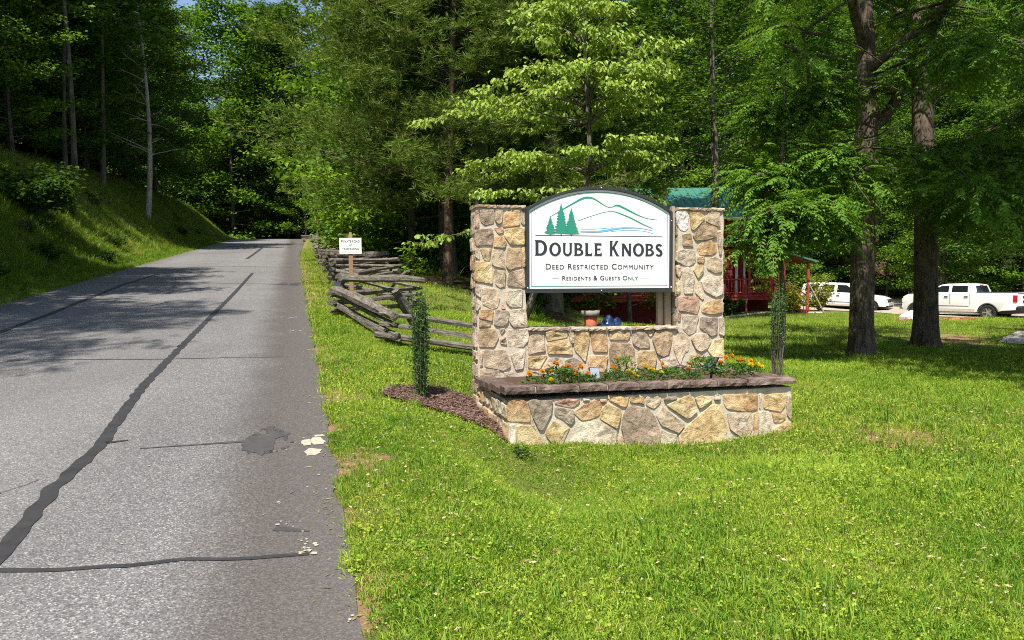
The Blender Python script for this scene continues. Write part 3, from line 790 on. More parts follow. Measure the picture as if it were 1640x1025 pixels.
def wall_block(mb, x0, x1, y0, y1, z0, z1, sd, step=.11, amp=.008):
    """a mortar core with slightly uneven faces"""
    def pt(x, y, z):
        n = mnoise.noise_vector(Vector((x * 5 + sd, y * 5, z * 5))) * amp
        return (x + n.x, y + n.y, z + n.z * .3)
    def face(o, a, b, na, nb):
        V = [pt(*(o[k] + a[k] * i / na + b[k] * j / nb for k in range(3))) for j in range(nb + 1) for i in range(na + 1)]
        mb.add(V, [(j * (na + 1) + i, j * (na + 1) + i + 1, (j + 1) * (na + 1) + i + 1, (j + 1) * (na + 1) + i) for j in range(nb) for i in range(na)])
    X, Y, Z = x1 - x0, y1 - y0, z1 - z0
    n = lambda L: max(1, int(L / step))
    face((x0, y0, z0), (X, 0, 0), (0, 0, Z), n(X), n(Z)); face((x1, y1, z0), (-X, 0, 0), (0, 0, Z), n(X), n(Z))
    face((x0, y1, z0), (0, -Y, 0), (0, 0, Z), n(Y), n(Z)); face((x1, y0, z0), (0, Y, 0), (0, 0, Z), n(Y), n(Z))
    face((x0, y0, z1), (X, 0, 0), (0, Y, 0), n(X), n(Y))
    return mb

def stone_mesh(poly, proud, sd):
    """one fieldstone: outline (u, v) in the wall's plane, standing proud towards -y; u -> x, v -> z"""
    rg = random.Random(sd)
    P = [np.array(p, float) for p in poly]
    c = np.mean(P, 0)
    size = max(np.ptp([p[0] for p in P]), np.ptp([p[1] for p in P]))
    Q = []
    n = len(P)
    for i in range(n):
        a, b, d = P[i - 1], P[i], P[(i + 1) % n]
        la, ld = np.linalg.norm(a - b), np.linalg.norm(d - b)
        r = min(.010, .22 * la, .22 * ld)
        Q.append(b + (a - b) / max(la, 1e-6) * r); Q.append(b + (d - b) / max(ld, 1e-6) * r)
        if ld > .13: Q.append(b + (d - b) * .5 + np.array([rg.uniform(-1, 1), rg.uniform(-1, 1)]) * .006)
    Q = [q + np.array([rg.uniform(-1, 1), rg.uniform(-1, 1)]) * .0022 for q in Q]
    m = len(Q)
    tx, tz = rg.uniform(-.05, .05), rg.uniform(-.06, .05)
    def pt(q, f, y, amp):
        p = c + (q - c) * f
        nz = mnoise.noise(Vector((p[0] * 14, p[1] * 14, sd * .37))) + .6 * mnoise.noise(Vector((p[0] * 33, p[1] * 33, sd * .37)))
        return (p[0], -(y + amp * nz + (p[0] - c[0]) * tx + (p[1] - c[1]) * tz), p[1])
    e = min(.008 / max(size, .02) * 1.3, .16)
    V = [pt(q, 1.0, -.02, 0) for q in Q] + [pt(q, 1.0 - e * .2, proud * .72, .004) for q in Q] + [pt(q, 1 - e, proud, .006) for q in Q] + [pt(q, .52, proud * 1.02, .014) for q in Q] + [pt(c, 1, proud * 1.0, .016)]
    F = []
    for k in range(3):
        for i in range(m): F.append((k * m + i, k * m + (i + 1) % m, (k + 1) * m + (i + 1) % m, (k + 1) * m + i))
    for i in range(m): F.append((3 * m + i, 3 * m + (i + 1) % m, 4 * m))
    bm = bmesh.new(); vv = [bm.verts.new(v) for v in V]
    for f in F: bm.faces.new([vv[i] for i in f])
    bmesh.ops.recalc_face_normals(bm, faces=bm.faces)
    me = bpy.data.meshes.new('stone'); bm.to_mesh(me); bm.free()
    return me

mb = MB(); wall_block(mb, 0, PWL, 0, PD, -.15, ZT, 1); pil_l = mb.build('pillar', M['mortar'], mon, True)
pil_l['label'] = 'left pillar beside the rail fence'
mb = MB(); wall_block(mb, MW - PWR, MW, 0, PD, -.15, ZT, 2); pil_r = mb.build('pillar', M['mortar'], mon, True)
pil_r['label'] = 'right pillar with the white quartz stone near its top'
mb = MB(); wall_block(mb, PWL, MW - PWR, .004, PD - .004, -.15, 1.075, 3); wall_ = mb.build('low_wall', M['mortar'], mon, True)
mb = MB()
wall_block(mb, 0, MW, -PLD, -PLD + .2, -.25, .565, 4); wall_block(mb, 0.004, .2, -PLD + .2, -.004, -.25, .56, 5); wall_block(mb, MW - .2, MW - .004, -PLD + .2, -.004, -.25, .54, 6)
planter = mb.build('planter_box', M['mortar'], mon, True)

sd_ = 0
for plane, txt in STONES.items():
    for line in txt.strip().split('\n'):
        sd_ += 1
        w = line.split(); cl = w[0]; poly = [tuple(map(float, p.split(','))) for p in w[1:]]
        cx = sum(p[0] for p in poly) / len(poly); cz = sum(p[1] for p in poly) / len(poly)
        par, y = (planter, -PLD) if plane == 'plt' else ((pil_l if cx < PWL else pil_r if cx > MW - PWR else wall_), 0.0)
        if plane == 'plt': poly = [(x, z - .10 if z < .17 else z) for x, z in poly]
        me = stone_mesh([((x - cx) * 1.035, (z - cz) * 1.035) for x, z in poly], random.Random(sd_).uniform(.010, .022), sd_)
        me.materials.append(M['st_' + cl])
        obj('stone', me, par, None, (cx, y, cz))
# side faces: narrow stones in uneven courses, fitted to each face
def side_face(par, o, rz, wid, z0, z1, sd, cw=.15, ch=.16, proud=(.012, .026), pal='ttlbygpkr', skip=None):
    rg = random.Random(sd)
    z = z0
    while z < z1 - .05:
        h = min(rg.uniform(ch * .75, ch * 1.5), z1 - z)
        if z1 - z - h < .06: h = z1 - z
        x = 0
        while x < wid - .01:
            w = rg.uniform(cw * .7, cw * 1.5)
            if wid - x - w < cw * .5: w = wid - x
            g = .010
            j = lambda: rg.uniform(-.012, .012)
            poly = [(x + g + abs(j()), z + g + abs(j())), (x + w - g - abs(j()), z + g + abs(j())), (x + w - g - abs(j()), z + h * .6), (x + w - g - abs(j()), z + h - g - abs(j())), (x + g + abs(j()), z + h - g - abs(j())), (x + g + abs(j()), z + h * .4)]
            cx, cz = x + w / 2, z + h / 2
            me = stone_mesh([(a - cx, b - cz) for a, b in poly], rg.uniform(*proud), rg.random() * 99)
            me.materials.append(M['st_' + rg.choice(pal)])
            ob = obj('stone', me, par, None)
            ob.location = (o[0] + cx * math.cos(rz), o[1] + cx * math.sin(rz), cz); ob.rotation_euler = (0, 0, rz)
            x += w
        z += h
side_face(pil_l, (0, PD), -math.pi / 2, PD, .30, 2.30, 1, .13, .17, (.010, .024), 'tlbptkl')
side_face(pil_r, (MW - PWR, PD), -math.pi / 2, PD, 1.12, 2.30, 2, .13, .19, (.004, .012), 'kbtyk')
side_face(pil_r, (MW, 0), math.pi / 2, PD, .30, 2.30, 3, .13, .18)
side_face(planter, (0, -.01), -math.pi / 2, PLD - .02, .05, .55, 4, .17, .17, (.008, .026), 'ytlgtb')
side_face(planter, (MW, -PLD + .01), math.pi / 2, PLD - .02, .10, .52, 5, .2, .2)
side_face(pil_l, (PWL, PD), math.pi, PWL, .45, 2.30, 6, .2, .22); side_face(pil_r, (MW, PD), math.pi, PWR, .45, 2.30, 7, .2, .22)
side_face(wall_, (MW - PWR, PD - .004), math.pi, MW - PWL - PWR, .45, 1.06, 8, .24, .22)
side_face(pil_l, (PWL, 0), math.pi / 2, PD, 1.12, 2.30, 9, .13, .19, (.002, .006), 'tlbk')

# cap stones: rough thin slabs
def slab_mesh(L, Dp, H, sd, rough=.012, nx=7):
    rg = random.Random(sd); V = []
    prof = [(-.5, -.5), (-.5, -.05), (-.5, .5), (.0, .5), (.5, .5), (.5, -.5)]
    for i in range(nx):
        x = -L / 2 + L * i / (nx - 1)
        for k, (a, b) in enumerate(prof):
            e = rg.uniform(-rough, rough) if k < 3 else rg.uniform(-rough, rough) * .4
            V.append((x + (rg.uniform(-.004, .004)), a * Dp - (abs(e) if k == 1 else -e * .7 if k == 0 else e * .5), b * H + rg.uniform(-.004, .004) - (abs(e) * .4 if k == 2 else 0)))
    m = len(prof); F = [(i * m + k, i * m + (k + 1) % m, (i + 1) * m + (k + 1) % m, (i + 1) * m + k) for i in range(nx - 1) for k in range(m)]
    F += [tuple(range(m)), tuple(reversed(range((nx - 1) * m, nx * m)))]
    mb = MB(); mb.add(V, F); return mb.mesh('cap_stone')
capx = [-.05, .236, .628, .896, 1.199, 1.466, 1.692, 1.966, 2.281, 2.80]
def capz(x): return .662 - .036 * (x / MW)
for i in range(9):
    a, b = capx[i] + .008, capx[i + 1] - .008
    me = slab_mesh(b - a, .19, .058, 40 + i, .011, 9); me.materials.append(M['st_c'])
    o = obj('cap_stone', me, planter, None, ((a + b) / 2, -PLD + .050, capz((a + b) / 2)), (R(-1.0), R(.75), 0))
y = -PLD + .15
for i, L in enumerate((.36, .40, .31)):
    me = slab_mesh(L - .015, .20, .054, 60 + i); me.materials.append(M['st_c'])
    obj('cap_stone', me, planter, None, (.055, y + L / 2, .636 - .016 * i), (0, 0, R(90)))
    me = slab_mesh(L - .015, .20, .054, 70 + i); me.materials.append(M['st_c'])
    obj('cap_stone', me, planter, None, (MW - .05, y + L / 2, .612 - .006 * i), (0, 0, R(-90)))
    y += L
mb = MB()
for i in range(9): mb.box(((capx[i] + (.03 if i == 0 else 0) + capx[i + 1] - (.05 if i == 8 else 0)) / 2, -PLD + .058, capz(capx[i]) - .008), (capx[i + 1] - capx[i] - (.08 if i in (0, 8) else 0), .15, .050))
mb.build('mortar_bed', M['mortar'], planter)
sx = [.520, .70, .983, 1.18, 1.389, 1.674, 1.93, 2.224]
for i in range(7):
    me = slab_mesh(sx[i + 1] - sx[i] - .012, PD + .04, .034, 80 + i, .010); me.materials.append(M['st_' + 'kpltltl'[i]])
    obj('sill_stone', me, wall_, None, ((sx[i] + sx[i + 1]) / 2, PD / 2 - .012, 1.097 - .004 * i), (0, R(.6), 0))
for par, a, b, z in ((pil_l, -.015, PWL + .008, ZT + .012), (pil_r, MW - PWR - .01, MW + .012, ZT + .012)):
    for k in range(3):
        x0, x1 = a + (b - a) * (0, .42, .70)[k], a + (b - a) * (.42, .70, 1.0)[k]
        me = slab_mesh(x1 - x0 - .008, PD + .035, .030, 100 + k + int(a * 10), .007); me.materials.append(M['st_' + 'bkt'[k]])
        obj('cap_stone', me, par, None, ((x0 + x1) / 2, PD / 2 - .005, z))
mb = MB()
V = [(.12 + (MW - .24) * i / 24, -PLD + .12 + (PLD - .14) * j / 10, .615 + .02 * mnoise.noise(Vector((i * .9, j * .9, 1)))) for j in range(11) for i in range(25)]
mb.add(V, [(j * 25 + i, j * 25 + i + 1, (j + 1) * 25 + i + 1, (j + 1) * 25 + i) for j in range(10) for i in range(24)])
mb.build('soil', M['soil'], planter, True)

# ------------------------------------------------------------------ the painted sign between the pillars
SGX, SGZ = 1.318, 1.508                           # centre of the lower edge of the panel, in the monument's frame
sign = thing('entrance_sign', 'white arched community sign with green mountains held between two stone pillars', 'sign', mloc(SGX, -.035, SGZ), MA)
sign.rotation_euler = (0, R(.45), MA)
SW, SH0, SH1 = 1.575, .808, 1.035                     # width, shoulder height and apex height of the panel
def arch(w, h0, h1, z0, n=36):
    hw = w / 2; sag = h1 - h0; rad = (hw * hw + sag * sag) / (2 * sag); cz = h1 - rad
    a0 = math.asin(hw / rad)
    return [(-hw, z0)] + [(hw, z0)] + [(rad * math.sin(a0 - 2 * a0 * i / n), cz + rad * math.cos(a0 - 2 * a0 * i / n)) for i in range(n + 1)]
def arch_in(d): return arch(SW - 2 * d, SH0 - d * .55, SH1 - d, d)
def ring(mb, A, B, y0, y1):
    n = len(A)
    V = [(x, y0, z) for x, z in A] + [(x, y0, z) for x, z in B] + [(x, y1, z) for x, z in A] + [(x, y1, z) for x, z in B]
    for i in range(n):
        j = (i + 1) % n
        mb.add([V[i], V[j], V[n + j], V[n + i]], [(0, 1, 2, 3)]); mb.add([V[i], V[j], V[2 * n + j], V[2 * n + i]], [(0, 3, 2, 1)])
        mb.add([V[n + i], V[n + j], V[3 * n + j], V[3 * n + i]], [(0, 1, 2, 3)]); mb.add([V[2 * n + i], V[2 * n + j], V[3 * n + j], V[3 * n + i]], [(0, 3, 2, 1)])
mb = MB(); mb.prism(arch_in(.004), -.010, .05); mb.build('panel', M['sign_white'], sign)
mb = MB(); ring(mb, arch(SW + .050, SH0 + .008, SH1 + .028, -.040), arch_in(.001), -.030, .060); mb.build('frame', M['sign_black'], sign)
mb = MB(); mb.prism(arch_in(.0), .051, .060); mb.build('back_board', M['sign_black'], sign)
mb = MB(); ring(mb, arch_in(.026), arch_in(.0315), -.0125, -.0095); mb.build('border_line', M['ink_green'], sign)
for (x, z) in ((0, SH1 + .014), (0.0, -.021), (SW / 2 + .012, .01), (SW / 2 + .012, .72), (-SW / 2 - .012, .01)):
    mb = MB(); mb.lathe([(.008, 0), (.008, .003), (.004, .006)], 10)
    mb.build('screw', M['steel'], sign, False, (x, -.030, z), (R(90), 0, 0))
INK = -.0125
def lx(x, z): return (x - SGX, z - SGZ)               # from the monument's frame to the sign's
def flat_curve(name, loops, mat, parent, y=INK, th=.0018, scale=(1, 1), off=(0, 0)):
    cu = bpy.data.curves.new(name, 'CURVE'); cu.dimensions = '2D'; cu.fill_mode = 'BOTH'; cu.extrude = th
    for lp in loops:
        sp = cu.splines.new('POLY'); sp.points.add(len(lp) - 1); sp.use_cyclic_u = True
        for p, (a, b) in zip(sp.points, lp): p.co = (a * scale[0] + off[0], b * scale[1] + off[1], 0, 1)
    return curve_to_obj(cu, name, mat, parent, y)
def curve_to_obj(cu, name, mat, parent, y, fit=None):
    tmp = bpy.data.objects.new(name, cu); COL.objects.link(tmp)
    dg = bpy.context.evaluated_depsgraph_get(); dg.update()
    me = bpy.data.meshes.new_from_object(tmp.evaluated_get(dg))
    bpy.data.objects.remove(tmp); bpy.data.curves.remove(cu)
    n = len(me.vertices); c = np.empty(n * 3, np.float32); me.vertices.foreach_get('co', c); c = c.reshape(-1, 3)
    if fit:                                            # x0, x1, z0, cap height
        w = c[:, 0].max() - c[:, 0].min(); h = c[:, 1].max() - c[:, 1].min()
        c[:, 0] = fit[0] + (c[:, 0] - c[:, 0].min()) * (fit[1] - fit[0]) / w
        c[:, 1] = fit[2] + (c[:, 1] - c[:, 1].min()) * fit[3] / h
    c = np.stack([c[:, 0], np.full(n, y) - c[:, 2], c[:, 1]], 1)
    me.vertices.foreach_set('co', c.astype(np.float32).ravel()); me.update()
    me.materials.clear(); me.materials.append(mat)
    return obj(name, me, parent)
def arc(cx, cy, rx, ry, a0, a1, n=18): return [(cx + rx * math.cos(R(a0 + (a1 - a0) * i / n)), cy + ry * math.sin(R(a0 + (a1 - a0) * i / n))) for i in range(n + 1)]
GL = {
 'D': (.74, [[(-.04, 0), (.0, .07), (.0, .93), (-.04, 1), (.20, 1), (.36, .99)] + arc(.33, .5, .41, .49, 84, -84) + [(.36, .01), (.2, 0)], [(.19, .13), (.19, .87), (.31, .86)] + arc(.31, .5, .235, .36, 88, -88)]),
 'O': (.80, [arc(.40, .5, .40, .53, 0, 355, 40), arc(.40, .5, .215, .385, 0, 355, 32)]),
 'U': (.70, [[(-.04, 1), (.0, .93), (.0, .33)] + arc(.335, .33, .335, .36, 180, 360, 22) + [(.67, .93), (.71, 1), (.47, 1), (.505, .93), (.505, .33)] + arc(.335, .33, .17, .205, 0, -180, 16) + [(.18, .93), (.215, 1)]]),
 'B': (.66, [[(-.04, 0), (.0, .07), (.0, .93), (-.04, 1), (.18, 1)] + arc(.28, .755, .30, .245, 80, -62) + [(.50, .525)] + arc(.31, .27, .35, .27, 60, -84) + [(.15, 0)], [(.18, .59), (.18, .87)] + arc(.27, .73, .14, .14, 90, -90), [(.18, .13), (.18, .46)] + arc(.28, .295, .195, .165, 90, -90)]),
 'L': (.50, [[(-.04, 0), (.0, .07), (.0, .93), (-.04, 1), (.22, 1), (.185, .93), (.185, .15), (.40, .15), (.49, .26), (.50, 0)]]),
 'E': (.54, [[(-.04, 0), (.0, .07), (.0, .93), (-.04, 1), (.50, 1), (.49, .75), (.40, .855), (.185, .855), (.185, .58), (.36, .58), (.42, .66), (.42, .40), (.36, .47), (.185, .47), (.185, .15), (.41, .15), (.52, .28), (.53, 0)]]),
 'K': (.74, [[(-.04, 0), (.0, .07), (.0, .93), (-.04, 1), (.22, 1), (.185, .93), (.185, .56), (.44, .93), (.43, 1), (.68, 1), (.60, .92), (.36, .57), (.64, .10), (.76, 0), (.50, 0), (.24, .44), (.185, .37), (.185, .07), (.22, 0)]]),
 'N': (.72, [[(-.04, 0), (.0, .07), (.0, .93), (-.05, 1), (.19, 1), (.545, .36), (.545, .93), (.51, 1), (.74, 1), (.70, .93), (.70, 0), (.53, 0), (.15, .67), (.15, .07), (.185, 0)]]),
}
def s_glyph():
    cl = arc(.30, .735, .20, .185, 28, 262, 20) + arc(.285, .245, .215, .205, 82, -152, 22)
    L_, R_ = [], []
    for i, p in enumerate(cl):
        a, b = cl[max(0, i - 1)], cl[min(len(cl) - 1, i + 1)]
        dx, dy = b[0] - a[0], b[1] - a[1]; l = math.hypot(dx, dy) or 1
        f = i / (len(cl) - 1); w = .062 + .040 * math.sin(math.pi * f) + (.045 if i in (0, len(cl) - 1) else 0)
        L_.append((p[0] - dy / l * w, p[1] + dx / l * w)); R_.append((p[0] + dy / l * w, p[1] - dx / l * w))
    return (.60, [L_ + R_[::-1]])
GL['S'] = s_glyph()
# letters: (glyph, left edge, right edge) measured along the title line
hB, hS = .158, .131
x0, zb = lx(.604, 1.853)
spec = [('D', .604, .728, hB), ('O', .752, .878, hS), ('U', .902, 1.000, hS), ('B', 1.026, 1.124, hS), ('L', 1.146, 1.222, hS), ('E', 1.250, 1.330, hS),
        ('K', 1.420, 1.524, hB), ('N', 1.556, 1.660, hS), ('O', 1.680, 1.806, hS), ('B', 1.826, 1.922, hS), ('S', 1.940, 2.022, hS)]
for g, a, b, h in spec:
    w, loops = GL[g]
    o = flat_curve('letter', loops, M['ink'], sign, INK, .002, ((b - a) / w, h), (a - SGX, zb))
def text(body, x0_, x1_, z, h, mat, name='lettering', parent=None, y=INK, small=None, bold=0.0):
    cu = bpy.data.curves.new(name, 'FONT'); cu.body = body; cu.extrude = .0015; cu.offset = bold; cu.space_character = 1.12
    if small:
        cu.small_caps_scale = small
        for i, ch in enumerate(body):
            if ch.islower(): cu.body_format[i].use_small_caps = True
    return curve_to_obj(cu, name, mat, parent or sign, y, (x0_, x1_, z, h))
text('Deed Restricted Community', lx(.714, 0)[0], lx(1.918, 0)[0], lx(0, 1.712)[1], .058, M['ink'], 'lettering', None, INK, .8, .0)
text('Residents & Guests Only', lx(.892, 0)[0], lx(1.738, 0)[0], lx(0, 1.598)[1], .046, M['ink'], 'lettering', None, INK, .8, .0)
def rule(x0_, x1_, z0_, z1_, w, mat, name='rule_line', y=INK):
    a, b = lx(x0_, z0_), lx(x1_, z1_); mb = MB()
    mb.prism([(a[0], a[1] - w / 2), (b[0], b[1] - w / 2), (b[0], b[1] + w / 2), (a[0], a[1] + w / 2)], y, y + .004); return mb.build(name, mat, sign)
rule(.604, 2.018, 2.060, 2.060, .006, M['ink']); rule(.775, .858, 1.620, 1.620, .003, M['ink_pale']); rule(1.772, 1.868, 1.620, 1.620, .003, M['ink_pale'])
def swoosh(pts, wfn, mat, name, y):
    P = [Vector((*lx(*p), 0)) for p in pts]; Q = []
    for i in range(len(P) - 1):                        # Catmull-Rom through the measured points
        a, b, c, d = P[max(i - 1, 0)], P[i], P[i + 1], P[min(i + 2, len(P) - 1)]
        for k in range(6):
            f = k / 6; Q.append(.5 * ((2 * b) + (c - a) * f + (2 * a - 5 * b + 4 * c - d) * f * f + (3 * b - a - 3 * c + d) * f ** 3))
    Q.append(P[-1]); n = len(Q); L_, R_ = [], []
    for i, q in enumerate(Q):
        d = (Q[min(i + 1, n - 1)] - Q[max(i - 1, 0)]).normalized(); w = wfn(i / (n - 1)) / 2
        L_.append((q.x - d.y * w, q.y + d.x * w)); R_.append((q.x + d.y * w, q.y - d.x * w))
    mb = MB()
    V = [(x, y, z) for x, z in L_] + [(x, y, z) for x, z in R_] + [(x, y + .003, z) for x, z in L_] + [(x, y + .003, z) for x, z in R_]
    F = [(i, i + 1, n + i + 1, n + i) for i in range(n - 1)] + [(i, 2 * n + i, 2 * n + i + 1, i + 1) for i in range(n - 1)] + [(n + i, n + i + 1, 3 * n + i + 1, 3 * n + i) for i in range(n - 1)]
    mb.add(V, F); return mb.build(name, mat, sign)
g_ = lambda c, s, a, b=.003: (lambda f: b + a * math.exp(-((f - c) / s) ** 2))
swoosh([(.761, 2.251), (.832, 2.291), (.904, 2.332), (1.049, 2.413), (1.122, 2.448), (1.177, 2.457), (1.244, 2.444), (1.342, 2.388), (1.397, 2.363), (1.441, 2.363)], g_(.48, .3, .018), M['ink_green'], 'mountain_line', INK)
swoosh([(1.41, 2.361), (1.441, 2.364), (1.478, 2.379), (1.515, 2.381), (1.602, 2.346), (1.728, 2.289), (1.829, 2.255), (1.956, 2.238)], g_(.5, .25, .016), M['ink_green'], 'mountain_line', INK - .0006)
swoosh([(1.062, 2.215), (1.231, 2.272), (1.354, 2.308), (1.44, 2.318), (1.515, 2.304), (1.665, 2.248), (1.803, 2.185), (1.905, 2.147)], g_(.72, .22, .009, .0045), M['ink_green'], 'mountain_line', INK)
swoosh([(1.092, 2.131), (1.23, 2.132), (1.353, 2.141), (1.45, 2.150)], lambda f: .0045, M['ink_blue'], 'river_line', INK)
swoosh([(1.090, 2.104), (1.23, 2.104), (1.353, 2.114), (1.477, 2.137), (1.601, 2.150), (1.727, 2.150), (1.816, 2.140), (1.905, 2.122)], lambda f: .004 + .016 * math.exp(-((f - .32) / .33) ** 2), M['ink_blue'], 'river_line', INK - .0006)
swoosh([(1.427, 2.110), (1.601, 2.124), (1.727, 2.124), (1.828, 2.113), (1.911, 2.092)], lambda f: .004, M['ink_blue'], 'river_line', INK)
def pine_logo(cx, zt, zb, hw, sd):
    rg = random.Random(sd); H = zt - zb; pts = []
    n = 11
    for i in range(n):
        f = (i + .5) / n; w = hw * (f ** .82); z = zt - H * .93 * f
        pts.append((w * .46 + .001, z + H * .030)); pts.append((w * rg.uniform(.88, 1.15), z - H * .022 + rg.uniform(-.003, .003)))
    z = zt - H * .94
    Rt = [(cx, zt)] + [(cx + a, b) for a, b in pts] + [(cx + .006, z), (cx + .006, zb)]
    rg = random.Random(sd + 5)
    Lf = [(cx - a * rg.uniform(.86, 1.1), b + rg.uniform(-.003, .003)) for a, b in pts] + [(cx - .006, z), (cx - .006, zb)]
    return [lx(*p) for p in Rt + Lf[::-1]]
for k, (cx, zt, hw) in enumerate(((.764, 2.257, .062), (.880, 2.392, .086), (.990, 2.342, .088))):
    flat_curve('pine_emblem', [pine_logo(cx, zt, 2.064, hw, k * 3 + 1)], M['ink_tree'], sign, INK - .0012 - .0008 * k, .0018)
# timber cleats that hold the sign to the pillars
mb = MB(); mb.box((SW / 2 + .050, .028, .42), (.035, .05, .92)); mb.build('cleat', M['lumber'], sign)
lp = thing('timber_post', 'squared timber post leaning inside the opening against the right pillar', 'post', mloc(MW - PWR - .06, .15, 1.1), MA)
mb = MB(); mb.box((0, 0, .19), (.065, .07, .40)); mb.box((-.075, .03, .19), (.06, .05, .42)); mb.build('beam', M['lumber'], lp)
# ------------------------------------------------------------------ leaves
def unit(a): return a / np.maximum(np.linalg.norm(a, axis=1, keepdims=True), 1e-9)
def leaves(name, P, D, Nn, L, W, var, mat, mid=.42, curl=0.0):
    """one rhombic leaf per row: base P, direction D, face normal Nn"""
    n = len(P); D = unit(D); S = unit(np.cross(D, Nn)); Nn = np.cross(S, D)
    L = np.broadcast_to(L, n)[:, None]; W = np.broadcast_to(W, n)[:, None]
    m_ = P + D * L * mid
    V = np.stack([P, m_ + S * W / 2 + Nn * W * .14, P + D * L - Nn * L * curl, m_ - S * W / 2 + Nn * W * .14], 1).reshape(-1, 3)
    F = np.arange(4 * n).reshape(n, 4)
    return mesh_np(name, V, F, False, {'var': np.repeat(var, 4)}, [mat])
def merge_quads(*parts):
    V = np.concatenate([p[0] for p in parts]); k = 0; F = []; A = []
    for v, f, a in parts: F.append(f + k); k += len(v); A.append(a)
    return V, np.concatenate(F), np.concatenate(A)
def rnd_dirs(rng, n, zlo=-1, zhi=1):
    z = rng.uniform(zlo, zhi, n); a = rng.uniform(0, 2 * np.pi, n); r = np.sqrt(1 - z * z)
    return np.stack([r * np.cos(a), r * np.sin(a), z], 1)

# ------------------------------------------------------------------ planter: marigolds and solar lights
PZ = .63
def marigold(px, py, h, r, flowers, label, seed, leafy=130, light=0.0):
    rg = np.random.default_rng(seed); h *= 1.25; r *= 1.45; leafy = int(leafy * 1.7); py -= .06
    flowers = [(a * 1.35, b * 1.22 + .01, c * 1.12, d) for a, b, c, d in flowers]
    t = thing('marigold', label, 'flower', mloc(px, py, PZ), MA, 'marigolds in the planter')
    n = leafy
    f = rg.uniform(.1, 1, n) ** .7
    a = rg.uniform(0, 2 * np.pi, n); rr = r * np.sqrt(rg.uniform(0, 1, n)) * (0.4 + .6 * np.sin(np.pi * np.clip(f, 0, .9)))
    P = np.stack([rr * np.cos(a), rr * np.sin(a), h * f * .92], 1)
    D = rnd_dirs(rg, n, -.2, .8) + np.stack([np.cos(a), np.sin(a), 0 * a], 1) * .6
    obj('foliage', leaves('foliage', P, D, rnd_dirs(rg, n, .2, 1), rg.uniform(.028, .055, n), rg.uniform(.009, .018, n), np.clip(rg.uniform(0, 1, n) + light, 0, 1), M['marigold_leaf']), t)
    for (fx, fz, fr, col) in flowers:
        Ps, Ds, Ns = [], [], []
        for k, (q, rad, el) in enumerate(((14, 1.0, 8), (12, .78, 32), (9, .5, 55), (5, .22, 78))):
            for i in range(q):
                az = 2 * np.pi * (i + .5 * k) / q + rg.uniform(-.1, .1); e = R(el + rg.uniform(-8, 8))
                Ps.append((0, 0, 0)); Ds.append((math.cos(az) * math.cos(e), math.sin(az) * math.cos(e), math.sin(e))); Ns.append((-math.cos(az) * math.sin(e), -math.sin(az) * math.sin(e), math.cos(e)))
        Ps, Ds, Ns = map(np.array, (Ps, Ds, Ns)); m = len(Ps)
        me = leaves('flower', Ps.astype(float), Ds, Ns, fr * rg.uniform(.9, 1.1, m), fr * .62, rg.uniform(0, 1, m), M['petal_' + col], .75, .12)
        obj('flower', me, t, None, (fx, rg.uniform(-.03, .02), fz), (R(rg.uniform(20, 50)), R(rg.uniform(-20, 20)), rg.uniform(0, 3)))
o_, y_ = 'orange', 'yellow'
marigold(.27, -1.02, .10, .07, [(-.03, .115, .026, o_)], 'single orange marigold at the left end of the planter', 1, 60)
marigold(.38, -.98, .10, .06, [(-.01, .12, .024, o_), (.03, .16, .016, o_)], 'small marigold with a dark orange head beside the left end', 2, 50)
marigold(.41, -1.09, .06, .05, [(.0, .065, .027, y_)], 'low yellow marigold in front of the orange ones at the left', 3, 50)
marigold(.52, -1.0, .16, .10, [(-.02, .17, .030, o_), (.05, .15, .024, o_), (-.06, .12, .02, o_)], 'tallest leafy marigold bush with orange heads on the left', 4, 220)
marigold(.63, -.98, .13, .07, [(.0, .15, .020, o_), (-.03, .10, .026, o_), (.04, .11, .024, o_)], 'orange marigold left of the mushroom path lamp', 5, 90)
marigold(.70, -1.0, .10, .07, [(.02, .14, .030, o_), (-.02, .085, .026, o_), (.0, .075, .027, y_), (.06, .09, .028, o_)], 'orange and yellow marigold mix beside the upright solar panel', 6, 110)
marigold(.82, -1.02, .09, .06, [], 'green marigold foliage without flowers at the foot of the solar panel', 7, 90)
marigold(1.04, -.98, .11, .08, [(.0, .12, .030, o_), (.03, .19, .018, o_)], 'orange marigold right of the upright solar panel', 8, 130)
marigold(1.17, -.92, .22, .08, [], 'loose pale green plant standing tallest in the middle of the planter', 9, 140, .5)
marigold(1.23, -1.03, .10, .07, [(-.04, .10, .022, y_), (-.01, .075, .026, y_), (.02, .06, .022, y_)], 'yellow marigold clump left of the middle', 10, 80, .2)
marigold(1.37, -1.0, .12, .07, [(-.02, .135, .026, y_), (.0, .06, .020, y_), (.03, .10, .020, y_)], 'yellow marigold clump with its head raised in the middle', 11, 80, .2)
marigold(1.46, -1.02, .10, .06, [(-.02, .095, .022, y_), (.03, .08, .018, y_), (.05, .14, .024, o_), (.065, .11, .018, o_)], 'yellow marigold with an orange head beside it', 12, 80, .1)
marigold(1.62, -1.0, .11, .09, [], 'feathery green marigold without flowers left of the second path lamp', 13, 170, .2)
marigold(1.80, -1.06, .08, .07, [(-.03, .10, .022, o_), (-.02, .14, .020, o_)], 'low orange marigold in front of the second path lamp', 14, 80)
marigold(1.97, -.96, .19, .12, [], 'bushy white-flecked green plant left of the tilted solar panel', 15, 260, .15)
marigold(2.22, -1.0, .13, .10, [(-.07, .13, .026, o_), (-.03, .165, .026, o_), (.02, .175, .028, o_), (.07, .14, .028, o_), (.0, .06, .018, o_)], 'broad orange marigold right of the tilted solar panel', 16, 200)
